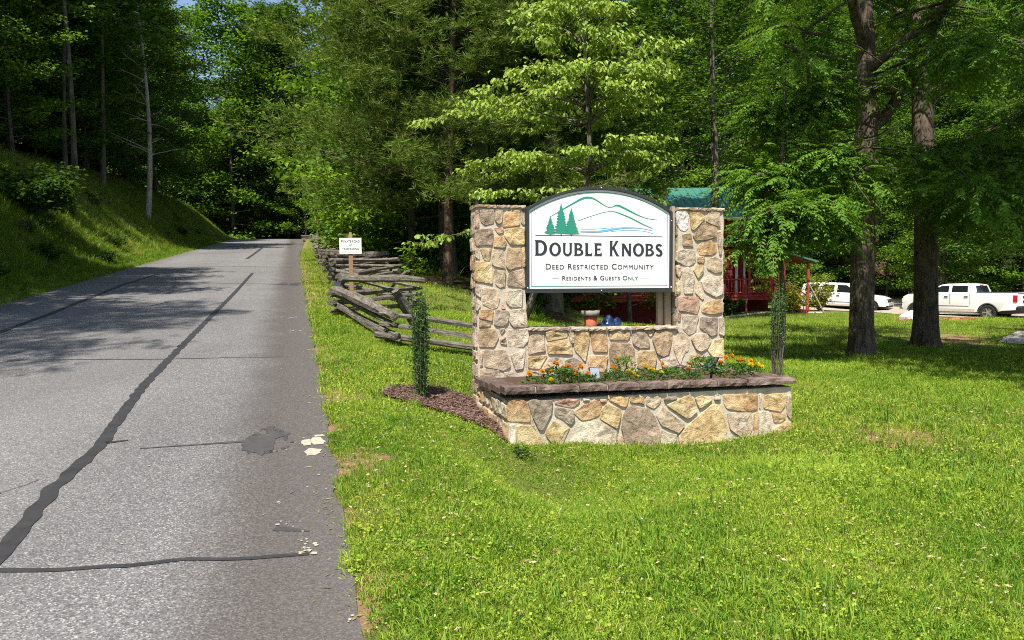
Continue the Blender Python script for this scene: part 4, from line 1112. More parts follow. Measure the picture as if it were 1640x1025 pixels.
marigold(2.42, -1.0, .12, .09, [(-.04, .14, .026, o_), (.03, .13, .024, o_), (.02, .10, .030, y_), (.07, .095, .034, y_), (.11, .08, .030, y_)], 'orange and bright yellow marigold at the right end of the planter', 17, 150)

def spot(px, py, label, yaw, tilt, hz, w, h, cell='solar_cell'):
    t = thing('solar_spotlight', label, 'solar light', mloc(px, py, PZ - .02), MA + yaw, 'solar spotlights in the planter')
    mb = MB(); mb.lathe([(.004, -.06), (.010, .0), (.011, hz * .6), (.016, hz * .62), (.016, hz)], 10); mb.build('stake', M['black_plastic'], t)
    mb = MB(); mb.tube([(0, .03, hz * .85), (0, .075, hz * .9), (0, .09, hz * .9)], [.022, .026, .03], 12); mb.build('lamp_head', M['black_plastic'], t)
    rt = Matrix.Rotation(tilt, 3, 'X')
    mb = MB(); mb.box((0, 0, 0), (w, .020, h)); pn = mb.build('panel_housing', M['black_plastic'], t, False, (0, -.01, hz + h * .42), (tilt, 0, 0))
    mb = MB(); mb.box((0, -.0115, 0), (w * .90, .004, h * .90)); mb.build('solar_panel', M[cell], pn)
    mb = MB()
    for i in range(3): mb.box((-w * .45 + w * .3 * (i + .5) + w * .15 * 0, -.0142, 0), (.0014, .0016, h * .88))
    for i in range(4): mb.box((0, -.0144, -h * .36 + h * .24 * i), (w * .88, .0014, .0012))
    mb.build('cell_lines', M['alloy'], pn)
spot(.868, -1.02, 'upright square solar spotlight on the left side of the planter', R(4), R(-14), .085, .098, .118, 'solar_sky_sheen')
spot(2.07, -1.0, 'solar spotlight with its panel tilted steeply on the right side of the planter', R(-62), R(-38), .11, .12, .155)
def path_lamp(px, py, label):
    t = thing('path_lamp', label, 'path light', mloc(px, py, PZ - .02), 0, 'mushroom path lamps in the planter')
    mb = MB(); mb.lathe([(.006, -.05), (.007, .07)], 8); mb.build('stake', M['bronze'], t)
    mb = MB(); mb.lathe([(.020, .06), (.030, .085), (.033, .125), (.026, .150)], 16); mb.build('glass', M['lamp_glass'], t, True)
    mb = MB(); mb.lathe([(.052, .145), (.053, .149), (.044, .158), (.022, .166), (.006, .168)], 20); mb.build('lamp_cap', M['bronze'], t, True)
path_lamp(.715, -.78, 'mushroom path lamp nearer the left pillar')
path_lamp(1.79, -.92, 'mushroom path lamp nearer the right pillar')

# ------------------------------------------------------------------ mulch bed beside the planter
MUL = [(-1.25, 7.0), (-1.22, 7.3), (-1.0, 7.55), (-.75, 7.80), (-.50, 7.86), (-.36, 7.78), (-.30, 7.5), (-.2, 7.0), (-.08, 6.6), (-.05, 6.36), (-.22, 6.62), (-.5, 6.84), (-.85, 6.93), (-1.1, 6.90)]
def inside(poly, x, y):
    r = np.zeros(np.shape(x), bool); n = len(poly)
    for i in range(n):
        (x0, y0), (x1, y1) = poly[i], poly[(i + 1) % n]
        c = ((y0 > y) != (y1 > y)) & (x < (x1 - x0) * (y - y0) / ((y1 - y0) if y1 != y0 else 1e-9) + x0)
        r ^= c
    return r
def chips(name, poly, n, lo, hi, mat, label, z0=0.0, mound=0.03, seed=1):
    rg = np.random.default_rng(seed)
    xs = [p[0] for p in poly]; ys = [p[1] for p in poly]
    X = rg.uniform(min(xs), max(xs), n * 3); Y = rg.uniform(min(ys), max(ys), n * 3)
    k = inside(poly, X, Y); X, Y = X[k][:n], Y[k][:n]; m = len(X)
    Z = ground_z(X, Y, False) + mound + rg.uniform(-.01, .012, m) + z0
    D = rnd_dirs(rg, m, -.35, .35)
    bpy_me = leaves(name, np.stack([X, Y, Z], 1), D, rnd_dirs(rg, m, .3, 1), rg.uniform(lo, hi, m), rg.uniform(lo * .3, lo * .6, m), rg.uniform(0, 1, m), mat, .5)
    props(obj(name, bpy_me), label, None, None, 'stuff')
M['chip'] = leaf_mat('bark_chip', (0.055, 0.030, 0.024), (0.25, 0.165, 0.135), 0.0, rough=.9, spec=.1)
M['red_chip'] = leaf_mat('red_bark_chip', (0.20, 0.07, 0.035), (0.52, 0.24, 0.14), 0.0, rough=.9, spec=.1)
drape('mulch_bed', MUL, M['mulch'], .03, 'brown bark mulch bed at the left foot of the monument', 16, 'stuff', 0, .035)
chips('mulch_chips', MUL, 5200, .018, .06, M['chip'], 'loose brown bark chips on the mulch bed', 0, .045)
cx_, cy_ = 16.9, 29.8
RM = [(cx_ + 1.7 * math.cos(a), cy_ + 1.25 * math.sin(a)) for a in np.linspace(0, 6.28, 18)[:-1]]
drape('mulch_bed', RM, M['red_mulch'], .03, 'ring of red mulch on the lawn in front of the pickup', 10, 'stuff', 0, .05)
chips('mulch_chips', RM, 1800, .06, .16, M['red_chip'], 'loose red mulch chips on the far lawn', 0, .05, 3)
rk = thing('garden_rock', 'pale flat boulder lying on the red mulch ring', 'rock', (15.9, 29.7, gz(15.9, 29.7)))
bm = bmesh.new(); bmesh.ops.create_icosphere(bm, subdivisions=3, radius=1)
for v in bm.verts:
    k = 1 + .22 * mnoise.noise(v.co * 1.7); v.co = Vector((v.co.x * .50 * k, v.co.y * .35 * k, max(-.2, v.co.z) * .34 * k + .06))
me = bpy.data.meshes.new('rock'); bm.to_mesh(me); bm.free(); obj('rock', me, rk, M['st_w'])

# ------------------------------------------------------------------ the two columnar shrubs by the monument
def column_shrub(x, y, h, r0, r1, label, seed, stems, bare, nleaf, droop=0, zb=None):
    rg = np.random.default_rng(seed); z = gz(x, y)
    t = thing('columnar_shrub', label, 'shrub', (x, y, z))
    mb = MB(); tips = []
    for i in range(stems):
        a = rg.uniform(0, 2 * np.pi); q = math.sqrt(rg.uniform(.05, 1))
        L = h * rg.uniform(.75, 1.0); pts = []
        for k in range(7):
            f = k / 6; rr = (r0 + (r1 - r0) * min(1, f * 1.4)) * q * (1 - .35 * max(0, f - .6))
            pts.append(Vector((rr * math.cos(a + f * .5) + rg.uniform(-.008, .008), rr * math.sin(a + f * .5) + rg.uniform(-.008, .008), L * f - .02)))
        mb.tube(pts, [.006 - .004 * k / 6 for k in range(7)], 4, False); tips.append(pts)
    mb.build('stem', M['bark_grey'], t)
    P = []
    T = np.array([[tuple(p) for p in ps] for ps in tips])
    si = rg.integers(0, stems, nleaf); f = bare + (1 - bare) * rg.uniform(0, 1, nleaf) ** .85; k = np.minimum((f * 6).astype(int), 5); w = (f * 6 - k)[:, None]
    P = T[si, k] * (1 - w) + T[si, k + 1] * w + rg.normal(0, .019, (nleaf, 3))
    D = rnd_dirs(rg, nleaf, -.3, .9)
    obj('foliage', leaves('foliage', P, D, rnd_dirs(rg, nleaf, -.2, 1), rg.uniform(.018, .036, nleaf), rg.uniform(.011, .019, nleaf), rg.uniform(0, 1, nleaf), M['leaf_holly']), t)
column_shrub(-.90, 7.28, 1.10, .045, .085, 'narrow dark green columnar shrub in the mulch left of the monument', 3, 24, .05, 3400)
column_shrub(3.16, 8.9, 1.22, .075, .105, 'columnar shrub with bare stems below behind the right end of the planter', 5, 24, .42, 1500)

# ------------------------------------------------------------------ split rail fence
def rail_mesh(L, r, seed, n=9, m=7):
    rg = random.Random(seed); V = []
    base = [r * rg.uniform(.72, 1.22) for _ in range(m)]; ph = rg.uniform(0, 6)
    for i in range(n):
        f = i / (n - 1); x = (f - .5) * L
        oy, oz = .025 * math.sin(f * 4 + ph), .02 * math.sin(f * 5.3 + ph * 2)
        tp = 1 - .18 * f + .10 * math.sin(f * 9 + ph)
        for k in range(m):
            a = 2 * math.pi * k / m + .25 * f
            rr = base[k] * tp * (1 + rg.uniform(-.09, .09))
            V.append((x + rg.uniform(-.012, .012), oy + rr * math.cos(a), oz + rr * .85 * math.sin(a)))
    F = [(i * m + k, (i + 1) * m + k, (i + 1) * m + (k + 1) % m, i * m + (k + 1) % m) for i in range(n - 1) for k in range(m)]
    F += [tuple(range(m)), tuple(reversed(range((n - 1) * m, n * m)))]
    mb = MB(); mb.add(V, F); return mb.mesh('rail', M['rail'])
RAILS = [rail_mesh(3.0, rr, i) for i, rr in enumerate((.072, .085, .078, .066, .092, .080))]
fence = thing('split_rail_fence', 'zigzag split rail fence of weathered logs running uphill beside the road', 'fence', (-1.64, 10.2, 0))
corners = [(.75, 9.25), (-1.66, 10.25), (-2.98, 12.9), (-1.97, 15.0), (-3.70, 16.6), (-2.90, 18.5)]
s_ = 20.0; k_ = 0
while s_ < 84:
    tt = (1.0 if k_ % 2 == 0 else 2.45) + float(edge_r(s_)) - TR
    corners.append(xy_of(s_, tt)); s_ += 1.95; k_ += 1
rgf = random.Random(5)
for i in range(len(corners) - 1):
    (xa, ya), (xb, yb) = corners[i], corners[i + 1]
    za, zb_ = gz(xa, ya), gz(xb, yb)
    nr = 3 if i < 5 or i > 12 else 4
    if i == 1: nr = 3
    L = math.hypot(xb - xa, yb - ya)
    for k in range(nr):
        par = (i % 2) * .085
        hgt = .09 + par * .75 + k * .142 + rgf.uniform(-.012, .012)
        if i == 0: hgt = (.11, .27, .41)[k]
        ea, eb = za + hgt + rgf.uniform(-.015, .015), zb_ + hgt + rgf.uniform(-.015, .015)
        d = Vector((xb - xa, yb - ya, eb - ea)); Ld = d.length
        o = bpy.data.objects.new('rail', RAILS[rgf.randrange(6)]); COL.objects.link(o); o.parent = fence
        sgn = 1 if rgf.random() < .5 else -1
        q = (d * sgn).to_track_quat('X', 'Z')
        th = rgf.uniform(.85, 1.15) * (.62 if i == 0 else .74 if i < 7 else .85)
        if i == 1 and k == 2: th = 1.15
        o.rotation_euler = q.to_euler()
        o.scale = ((Ld + rgf.uniform(.28, .55)) / 3.0, th, th)
        o.location = Vector(((xa + xb) / 2 + 1.64 + rgf.uniform(-.02, .02), (ya + yb) / 2 - 10.2 + rgf.uniform(-.02, .02), (ea + eb) / 2))
# the loose rails: one leaning at the near corner, one thrown on top of the second bend
for (a, b, th, lab) in (((-1.35, 10.9, .15), (-1.62, 10.5, .72), .95, 'short broken rail leaning at the near corner'), ((-3.05, 13.6, .62), (-1.75, 14.6, .60), 1.0, 'long pale rail lying across the top of the second bend'), ((-2.7, 16.2, .05), (-2.15, 15.6, .62), .7, None)):
    A, B = Vector((a[0], a[1], gz(a[0], a[1]) + a[2])), Vector((b[0], b[1], gz(b[0], b[1]) + b[2]))
    o = bpy.data.objects.new('rail', RAILS[2]); COL.objects.link(o); o.parent = fence
    if lab: o['label'] = lab
    o.rotation_euler = (B - A).to_track_quat('X', 'Z').to_euler(); o.scale = ((B - A).length / 3 * 1.05, th, th); o.location = (A + B) / 2 - Vector((-1.64, 10.2, 0))

# private road sign
sx_, sy_ = -3.36, 15.75
ps = thing('private_road_sign', 'small white private road sign on a brown post beside the fence', 'sign', (sx_, sy_, gz(sx_, sy_)), R(9))
gzs = gz(sx_, sy_)
mb = MB(); mb.box((0, 0, .60), (.085, .085, 1.30)); mb.box((0, 0, 1.30), (.085, .085, .10), None, .55); mb.build('post', M['wood_post'], ps)
mb = MB(); mb.box((0, -.055, 1.06), (.45, .012, .33)); mb.build('board', M['sign_white'], ps)
for body, x0_, x1_, z, h in (('PRIVATE ROAD', -.190, .190, 1.13, .050), ('NO', -.032, .032, 1.055, .042), ('TRESPASSING', -.170, .170, .975, .046)):
    text(body, x0_, x1_, z, h, M['ink'], 'lettering', ps, -.0625, None, .012)
mb = MB(); mb.prism([(-.19, .928), (.19, .928), (.19, .933), (-.19, .933)], -.064, -.061); mb.build('rule_line', M['ink_pale'], ps)
# small solar light in the verge
vx, vy = -3.67, 15.9
t = thing('solar_stake_light', 'small black solar light on a stake in the grass verge', 'solar light', (vx, vy, gz(vx, vy)), R(14))
mb = MB(); mb.lathe([(.012, -.05), (.012, .20)], 8); mb.build('stake', M['black_plastic'], t)
mb = MB(); mb.box((0, 0, 0), (.15, .03, .13)); ph = mb.build('panel_housing', M['black_plastic'], t, False, (-.02, -.02, .25), (R(-6), 0, R(-8)))
mb = MB(); mb.box((0, -.0175, 0), (.13, .006, .11)); mb.build('solar_panel', M['solar_cell'], ph)
# far yellow marker
fx, fy = atx = xy_of(62.0, 1.25 + .55)
t = thing('marker_sign', 'tiny yellow marker sign on a thin post far up the road', 'sign', (fx, fy, gz(fx, fy)), R(70))
mb = MB(); mb.lathe([(.03, 0), (.03, 1.9)], 6); mb.build('post', M['steel'], t)
mb = MB(); mb.box((0, -.045, 1.75), (.5, .02, .55)); mb.build('sign_board', M['yellow_sign'], t)
# things on the grass behind the opening
px_, py_ = 1.47, 14.0
t = thing('flower_pot', 'red clay pot with a grey rim seen through the opening under the sign', 'pot', (px_, py_, gz(px_, py_)))
pz = .97 - gz(px_, py_) + .06
mb = MB(); mb.lathe([(.085, 0), (.095, .02), (.13, pz * .80), (.125, pz * .80)], 18); mb.build('pot_body', M['terracotta'], t, True)
mb = MB(); mb.lathe([(.150, pz * .78), (.165, pz * .80), (.172, pz), (.155, pz), (.14, pz * .82)], 18); mb.build('rim', M['pot_rim'], t, True)
tx, ty = 1.92, 14.6
t = thing('tarp_heap', 'crumpled blue tarp heap beside the clay pot', 'tarp', (tx, ty, gz(tx, ty)))
bm = bmesh.new(); bmesh.ops.create_icosphere(bm, subdivisions=4, radius=1)
for v in bm.verts:
    k = 1 + .30 * mnoise.noise(v.co * 2.3) + .12 * mnoise.noise(v.co * 6)
    v.co = Vector((v.co.x * .30 * k, v.co.y * .25 * k, max(-.1, v.co.z) * (.86 - gz(tx, ty)) * k))
me = bpy.data.meshes.new('tarp'); bm.to_mesh(me); bm.free(); obj('tarp', me, t, M['tarp'])
# ------------------------------------------------------------------ trees
def tube_np(V, F, P, rad, n):
    """append a tapering tube along P (k,3) to python lists"""
    b = len(V); k = len(P)
    for i in range(k):
        d = P[min(i + 1, k - 1)] - P[max(i - 1, 0)]; d = d / (np.linalg.norm(d) + 1e-9)
        a = np.cross(d, (0, 0, 1.0) if abs(d[2]) < .9 else (0, 1.0, 0)); a /= np.linalg.norm(a); c = np.cross(d, a)
        for q in range(n):
            an = 2 * math.pi * q / n
            V.append(tuple(P[i] + (a * math.cos(an) + c * math.sin(an)) * rad[i]))
    for i in range(k - 1):
        for q in range(n):
            F.append((b + i * n + q, b + i * n + (q + 1) % n, b + (i + 1) * n + (q + 1) % n, b + (i + 1) * n + q))
def skeleton(rg, H, r0, base, radf, nlimb, elev, wob=.25, droop=0.0, twigs=6, trunk_n=9, flare=1.35, top=.97, tier=None, azf=None, thick=.30):
    """trunk and limbs; returns mesh lists and the twigs as (start, end) arrays"""
    V, F = [], []
    k = 12; f = np.linspace(0, 1, k)
    ph = rg.uniform(0, 6, 4)
    P = np.stack([wob * f * np.sin(f * 4 + ph[0]) * H * .05, wob * f * np.sin(f * 3.3 + ph[1]) * H * .05, f * H * top - .25], 1)
    rad = r0 * (1 - f * .88) * (1 + (flare - 1) * np.exp(-f * H / .5))
    tube_np(V, F, P, rad, trunk_n)
    A, B = [], []
    for i in range(nlimb):
        g = (i + rg.uniform(.1, .9)) / nlimb
        h = base + (0.97 - base) * g
        if tier is not None: h = base + (0.97 - base) * (np.round(g * tier) + rg.normal(0, .05)) / tier; h = min(max(h, base), .97)
        az = i * 2.39996 + rg.uniform(-.4, .4)
        L = radf((h - base) / (1 - base)) * rg.uniform(.75, 1.12)
        if azf is not None: L *= azf(az, h)
        el = elev((h - base) / (1 - base)) + rg.uniform(-.15, .15)
        o = np.array([np.interp(h, f * top, P[:, 0]), np.interp(h, f * top, P[:, 1]), h * H - .25])
        kk = 6; q = np.linspace(0, 1, kk)[:, None]
        d = np.array([math.cos(az) * math.cos(el), math.sin(az) * math.cos(el), math.sin(el)])
        sd = np.array([-math.sin(az), math.cos(az), 0])
        pts = o + d * L * q + sd * L * .10 * np.sin(q * 3 + ph[2] + i) * q + np.array([0, 0, 1.0]) * L * (-droop) * q * q
        rr = np.interp(h, f * top, rad) * thick
        rr = min(max(rr, .012), .02 + L * .022)
        tube_np(V, F, pts, rr * (1 - q[:, 0] * .8), 5)
        for j in range(twigs):
            u = .28 + .72 * (j + rg.uniform(0, 1)) / twigs
            a0 = np.array([np.interp(u, q[:, 0], pts[:, c]) for c in range(3)])
            side = (1 if j % 2 else -1)
            td = d * rg.uniform(.3, 1) + sd * side * rg.uniform(.5, 1.1) + np.array([0, 0, rg.uniform(-.15, .35)])
            if j == twigs - 1: td = d
            td /= np.linalg.norm(td)
            tl = L * rg.uniform(.22, .42) * (1.15 - .5 * u)
            b0 = a0 + td * tl + np.array([0, 0, -droop * tl * .6])
            tube_np(V, F, np.stack([a0, (a0 + b0) / 2 + rg.normal(0, .02, 3), b0]), [rr * .35, rr * .25, .004], 3)
            A.append(a0); B.append(b0)
    return V, F, np.array(A), np.array(B)
def crown_leaves(name, rg, A, B, per, L, W, mat, spread=.28, flat=.55, hang=.25, var_lo=0, var_hi=1, curl=0.0):
    n = len(A) * per; i = np.repeat(np.arange(len(A)), per)
    u = rg.uniform(.0, 1.08, n)[:, None]
    P = A[i] + (B[i] - A[i]) * u
    P = P + rg.normal(0, 1, (n, 3)) * np.array([spread, spread, spread * flat]) * .72
    tw = unit(B[i] - A[i])
    D = tw * .6 + rnd_dirs(rg, n, -.5, .3) * 1.0; D[:, 2] -= hang
    Nn = rnd_dirs(rg, n, .15, 1) + np.array([0, 0, .55])
    return leaves(name, P, D, Nn, rg.uniform(.55, 1.35, n) * L, rg.uniform(.75, 1.2, n) * W, np.clip(rg.uniform(var_lo, var_hi, n) + rg.normal(0, .12, len(A))[i], 0, 1), mat, .42, curl)
def needle_crown(name, rg, A, B, tufts, per, L, W, mat, spread=.12):
    n = len(A) * tufts; i = np.repeat(np.arange(len(A)), tufts)
    u = rg.uniform(.05, 1.05, n)[:, None]
    P = A[i] + (B[i] - A[i]) * u + rg.normal(0, spread, (n, 3))
    tw = unit(B[i] - A[i]); vt = rg.uniform(0, 1, n)
    j = np.repeat(np.arange(n), per); m = len(j)
    D = tw[j] * .55 + rnd_dirs(rg, m, -.55, .95)
    return leaves(name, P[j], D, rnd_dirs(rg, m), rg.uniform(.8, 1.2, m) * L, W, np.clip(vt[j] + rg.normal(0, .15, m), 0, 1), mat, .5)
def fronds(rg, P, D, L, pairs, ll, lw, droop):
    """pinnate leaves: a row per frond; returns leaflet rows and rachis strips"""
    n = len(P); D = unit(D); up = np.array([0, 0, 1.0]); S = unit(np.cross(D, up) + 1e-4)
    oP, oD, oN, oL = [], [], [], []
    u = np.linspace(.16, 1.0, pairs)
    for k, q in enumerate(u):
        c = P + D * (L * q)[:, None] + up * (-(droop * L * q * q))[:, None]
        tg = unit(D + up * (-2 * droop * q)[:, None])
        Nn = np.cross(S, tg)
        for sg in (-1, 1):
            if k == pairs - 1 and sg == 1:
                dd = tg
            else:
                dd = S * sg + tg * (.45 + .3 * q) + rg.normal(0, .10, (n, 3)); dd[:, 2] -= rg.uniform(.15, .55, n)
            oP.append(c); oD.append(dd); oN.append(Nn + rg.normal(0, .12, (n, 3))); oL.append(ll * (1 - .45 * abs(q - .5)) * rg.uniform(.85, 1.1, n))
    # rachis as a thin leaf-like strip in two pieces
    mid = P + D * (L * .5)[:, None] + up * (-(droop * L * .25))[:, None]
    end = P + D * L[:, None] + up * (-(droop * L))[:, None]
    for a, b in ((P, mid), (mid, end)):
        oP.append(a); oD.append(b - a); oN.append(np.cross(S, b - a)); oL.append(np.linalg.norm(b - a, axis=1))
    m = len(oP)
    wd = np.concatenate([np.full(n, lw) if k < m - 2 else np.full(n, .012) for k in range(m)])
    return np.concatenate(oP), np.concatenate(oD), np.concatenate(oN), np.concatenate(oL), wd
def make_tree(name, cat, sk, crown_me, bark):
    V, F = sk
    r = empty(name); props(r, None, cat)
    obj('trunk', mesh_np('trunk', np.array(V), np.array(F), True, None, [M[bark]]), r)
    if crown_me: obj('crown', crown_me, r)
    return r
PROTO = {}
def deciduous(key, name, seed, H, r0, base, rad, nlimb, leafL, leafW, mat, per, bark='bark_grey', twigs=6, spread=.42, low_el=.25, hang=.25, shape=None):
    rg = np.random.default_rng(seed)
    shp = shape or (lambda f: rad * (math.sin(math.pi * min(1, max(0, .18 + .80 * f))) ** .7 + .08))
    V, F, A, B = skeleton(rg, H, r0, base, shp, nlimb, lambda f: low_el + .75 * f, .35, .06, twigs)
    PROTO[key] = make_tree(name, 'tree', (V, F), crown_leaves('crown', rg, A, B, per, leafL, leafW, M[mat], spread), bark)
deciduous('oak_a', 'oak_tree', 11, 21, .26, .26, 4.6, 50, .25, .15, 'leaf_oak', 64, 'bark_grey')
deciduous('oak_b', 'oak_tree', 12, 23, .30, .34, 5.0, 48, .26, .15, 'leaf_oak', 66, 'bark_grey')
deciduous('poplar_a', 'poplar_tree', 13, 25, .27, .22, 4.1, 54, .23, .185, 'leaf_poplar', 60, 'bark_grey')
deciduous('poplar_b', 'poplar_tree', 14, 22, .24, .12, 3.9, 56, .22, .175, 'leaf_poplar', 60, 'bark_grey')
deciduous('maple_a', 'maple_tree', 15, 12, .13, .16, 3.2, 40, .17, .14, 'leaf_maple', 46, 'bark_grey', 6, .34, .12)
deciduous('maple_b', 'maple_tree', 16, 9.5, .10, .10, 2.9, 36, .16, .13, 'leaf_maple', 46, 'bark_grey', 6, .32, .10)
deciduous('maple_c', 'maple_tree', 17, 7.0, .07, .12, 2.2, 30, .14, .115, 'leaf_poplar', 40, 'bark_grey', 6, .26, .12)
deciduous('pole_a', 'sapling_tree', 18, 13, .075, .50, 1.9, 26, .16, .12, 'leaf_maple', 34, 'bark_grey', 5, .30, .2)
deciduous('pole_b', 'sapling_tree', 19, 11, .06, .42, 1.7, 24, .16, .12, 'leaf_poplar', 34, 'bark_grey', 5, .30, .15)
deciduous('edge_a', 'maple_tree', 81, 13.5, .13, .05, 3.6, 58, .19, .155, 'leaf_maple', 56, 'bark_grey', 6, .40, .02, .35)
deciduous('edge_b', 'poplar_tree', 82, 11.5, .11, .06, 3.2, 54, .18, .15, 'leaf_poplar', 56, 'bark_grey', 6, .38, .02, .35)
deciduous('edge_c', 'oak_tree', 83, 16, .16, .07, 4.0, 62, .22, .14, 'leaf_oak', 58, 'bark_grey', 6, .42, .05, .3)
def pine(key, seed, H, r0, base, rad, nlimb, tufts, per, azf=None, L=.15, W=.013, tw=7):
    rg = np.random.default_rng(seed)
    V, F, A, B = skeleton(rg, H, r0, base, lambda f: rad * (1 - .72 * f) + .25, nlimb, lambda f: .02 + .45 * f, .3, .05, tw, azf=azf, thick=.22)
    PROTO[key] = make_tree('pine_tree', 'tree', (V, F), needle_crown('crown', rg, A, B, tufts, per, L, W, M['needle'], .15), 'bark_pine')
pine('pine_a', 21, 16, .16, .22, 3.4, 52, 15, 8, None, .20, .022)
pine('pine_b', 22, 18, .17, .34, 3.0, 46, 14, 8, None, .20, .022)

placed = set()
def plant(key, x, y, label, group=None, sc=1.0, rz=None, rgx=random.Random(1), z=None, name=None, tilt=0.0, cat=None):
    p = PROTO[key]
    rz = rgx.uniform(0, 6.28) if rz is None else rz
    zz = gz(x, y) if z is None else z
    s3 = (sc, sc, sc) if not isinstance(sc, tuple) else sc
    if key not in placed: r = p; placed.add(key)
    else: r = copy_tree(p)
    if name: r.name = name
    r.location = (x, y, zz); r.rotation_euler = (rgx.uniform(-.03, .03), rgx.uniform(-.03, .03) + tilt, rz); r.scale = s3
    r['label'] = label
    if 'group' in r.keys(): del r['group']
    if group: r['group'] = group
    if cat: r['category'] = cat
    return r

# ---- hero: the tiered dogwood behind the sign
rg = np.random.default_rng(31)
DX, DY = .15, 14.6
V, F = [], []
dz = gz(DX, DY)
fz = np.linspace(0, 1, 10)
tp = np.stack([1.35 * np.minimum(1, fz * 2.6) ** 1.3 + .08 * np.sin(fz * 5), .10 * np.sin(fz * 3 + 1), fz * 7.2 - .2], 1)
tube_np(V, F, tp, .07 * (1 - .85 * fz) + .008, 8)
tiers = [  # z above the world's zero, reach towards -x, reach towards +x, reach along y, boughs
    (2.65, 2.9, .8, 1.4, 7), (3.30, 2.2, 1.2, 1.5, 6), (4.10, 2.25, 1.25, 1.8, 13), (5.05, 3.0, 1.0, 1.7, 8), (5.40, 2.0, 1.45, 1.8, 12), (5.95, 1.2, 1.7, 1.6, 9), (6.6, 1.35, .95, 1.3, 10), (7.1, .8, .7, .9, 7)]
P_, D_, N_ = [], [], []
for (z, xl, xr, yr, nl) in tiers:
    for i in range(nl):
        az = 2 * math.pi * (i + rg.uniform(0, .8)) / nl
        ex = xl if math.cos(az) < 0 else xr
        Lx, Ly = math.cos(az) * ex, math.sin(az) * yr
        o = np.array([np.interp(z - dz, tp[:, 2], tp[:, 0]), np.interp(z - dz, tp[:, 2], tp[:, 1]), z - dz - .45])
        q = np.linspace(0, 1, 7)[:, None]
        rise = .45 + rg.uniform(-.12, .12)
        sag = .10 + .10 * abs(Lx)
        pts = o + np.array([Lx, Ly, 0]) * q * rg.uniform(.85, 1.1) + np.array([0, 0, 1.0]) * (rise * np.sin(q * 1.9) - sag * q ** 3) + np.array([-Ly, Lx, 0]) * .08 * np.sin(q * 3 + i)
        tube_np(V, F, pts, .018 * (1 - .85 * q[:, 0]) + .002, 4)
        Ll = math.hypot(Lx, Ly)
        for j in range(int(5 + Ll * 4)):
            u = .22 + .8 * rg.uniform(0, 1) ** .8; u = min(u, 1)
            a0 = np.array([np.interp(u, q[:, 0], pts[:, c]) for c in range(3)])
            dirb = np.array([Lx, Ly, 0]) / Ll; sdv = np.array([-dirb[1], dirb[0], 0])
            td = dirb * rg.uniform(.4, 1) + sdv * rg.uniform(-1, 1) + np.array([0, 0, rg.uniform(-.02, .16)])
            b0 = a0 + td * rg.uniform(.25, .55)
            tube_np(V, F, np.stack([a0, b0]), [.004, .002], 3)
            nlf = 21
            uu = rg.uniform(0, 1.05, nlf)[:, None]
            p = a0 + (b0 - a0) * uu + rg.normal(0, 1, (nlf, 3)) * np.array([.07, .07, .025])
            d = td / np.linalg.norm(td) * .5 + rnd_dirs(rg, nlf, -.2, .2) * .9; d[:, 2] -= rg.uniform(.35, 1.25, nlf)
            nn = rnd_dirs(rg, nlf, .3, 1) + np.array([0, -.25, .5])
            P_.append(p); D_.append(d); N_.append(nn)
P_, D_, N_ = map(np.concatenate, (P_, D_, N_)); n = len(P_)
dog = thing('dogwood_tree', 'pale green dogwood with tiered drooping boughs right behind the sign', 'tree', (DX, DY, dz))
obj('trunk', mesh_np('trunk', np.array(V), np.array(F), True, None, [M['bark_grey']]), dog)
obj('crown', leaves('crown', P_, D_, N_, rg.uniform(.085, .135, n), rg.uniform(.045, .068, n), rg.uniform(0, 1, n), M['leaf_dogwood'], .45, .10), dog)

# ---- hero: the two walnut trees on the lawn
def big_trunk(path, rad, segs, seed, ridge=.055, knots=()):
    """ridged bark: rings along a path with vertical plates"""
    V, F = [], []; k = len(path)
    path = np.array(path, float)
    for i in range(k):
        d = path[min(i + 1, k - 1)] - path[max(i - 1, 0)]; d /= np.linalg.norm(d)
        a = np.cross(d, (0, 1.0, 0)); a /= np.linalg.norm(a); c = np.cross(a, d)
        for q in range(segs):
            an = 2 * math.pi * q / segs
            r = rad[i] * (1 + ridge * (mnoise.noise(Vector((math.cos(an) * 5.5, math.sin(an) * 5.5, path[i][2] * 1.1 + seed))) + .6 * mnoise.noise(Vector((math.cos(an) * 13, math.sin(an) * 13, path[i][2] * 2.6 + seed)))))
            r *= 1 + .05 * mnoise.noise(Vector((math.cos(an) * 1.2, math.sin(an) * 1.2, path[i][2] * .8 + seed)))
            if path[i][2] < .5: r *= 1 + .22 * max(0, math.cos(an * 5 + seed)) * (1 - path[i][2] / .5) ** 2
            V.append(tuple(path[i] + (a * math.cos(an) + c * math.sin(an)) * r))
    for i in range(k - 1):
        for q in range(segs): F.append((i * segs + q, i * segs + (q + 1) % segs, (i + 1) * segs + (q + 1) % segs, (i + 1) * segs + q))
    return V, F
def densify(pts, m):
    pts = np.array(pts, float); t = np.linspace(0, len(pts) - 1, m)
    return np.stack([np.interp(t, range(len(pts)), pts[:, c]) for c in range(pts.shape[1])], 1)
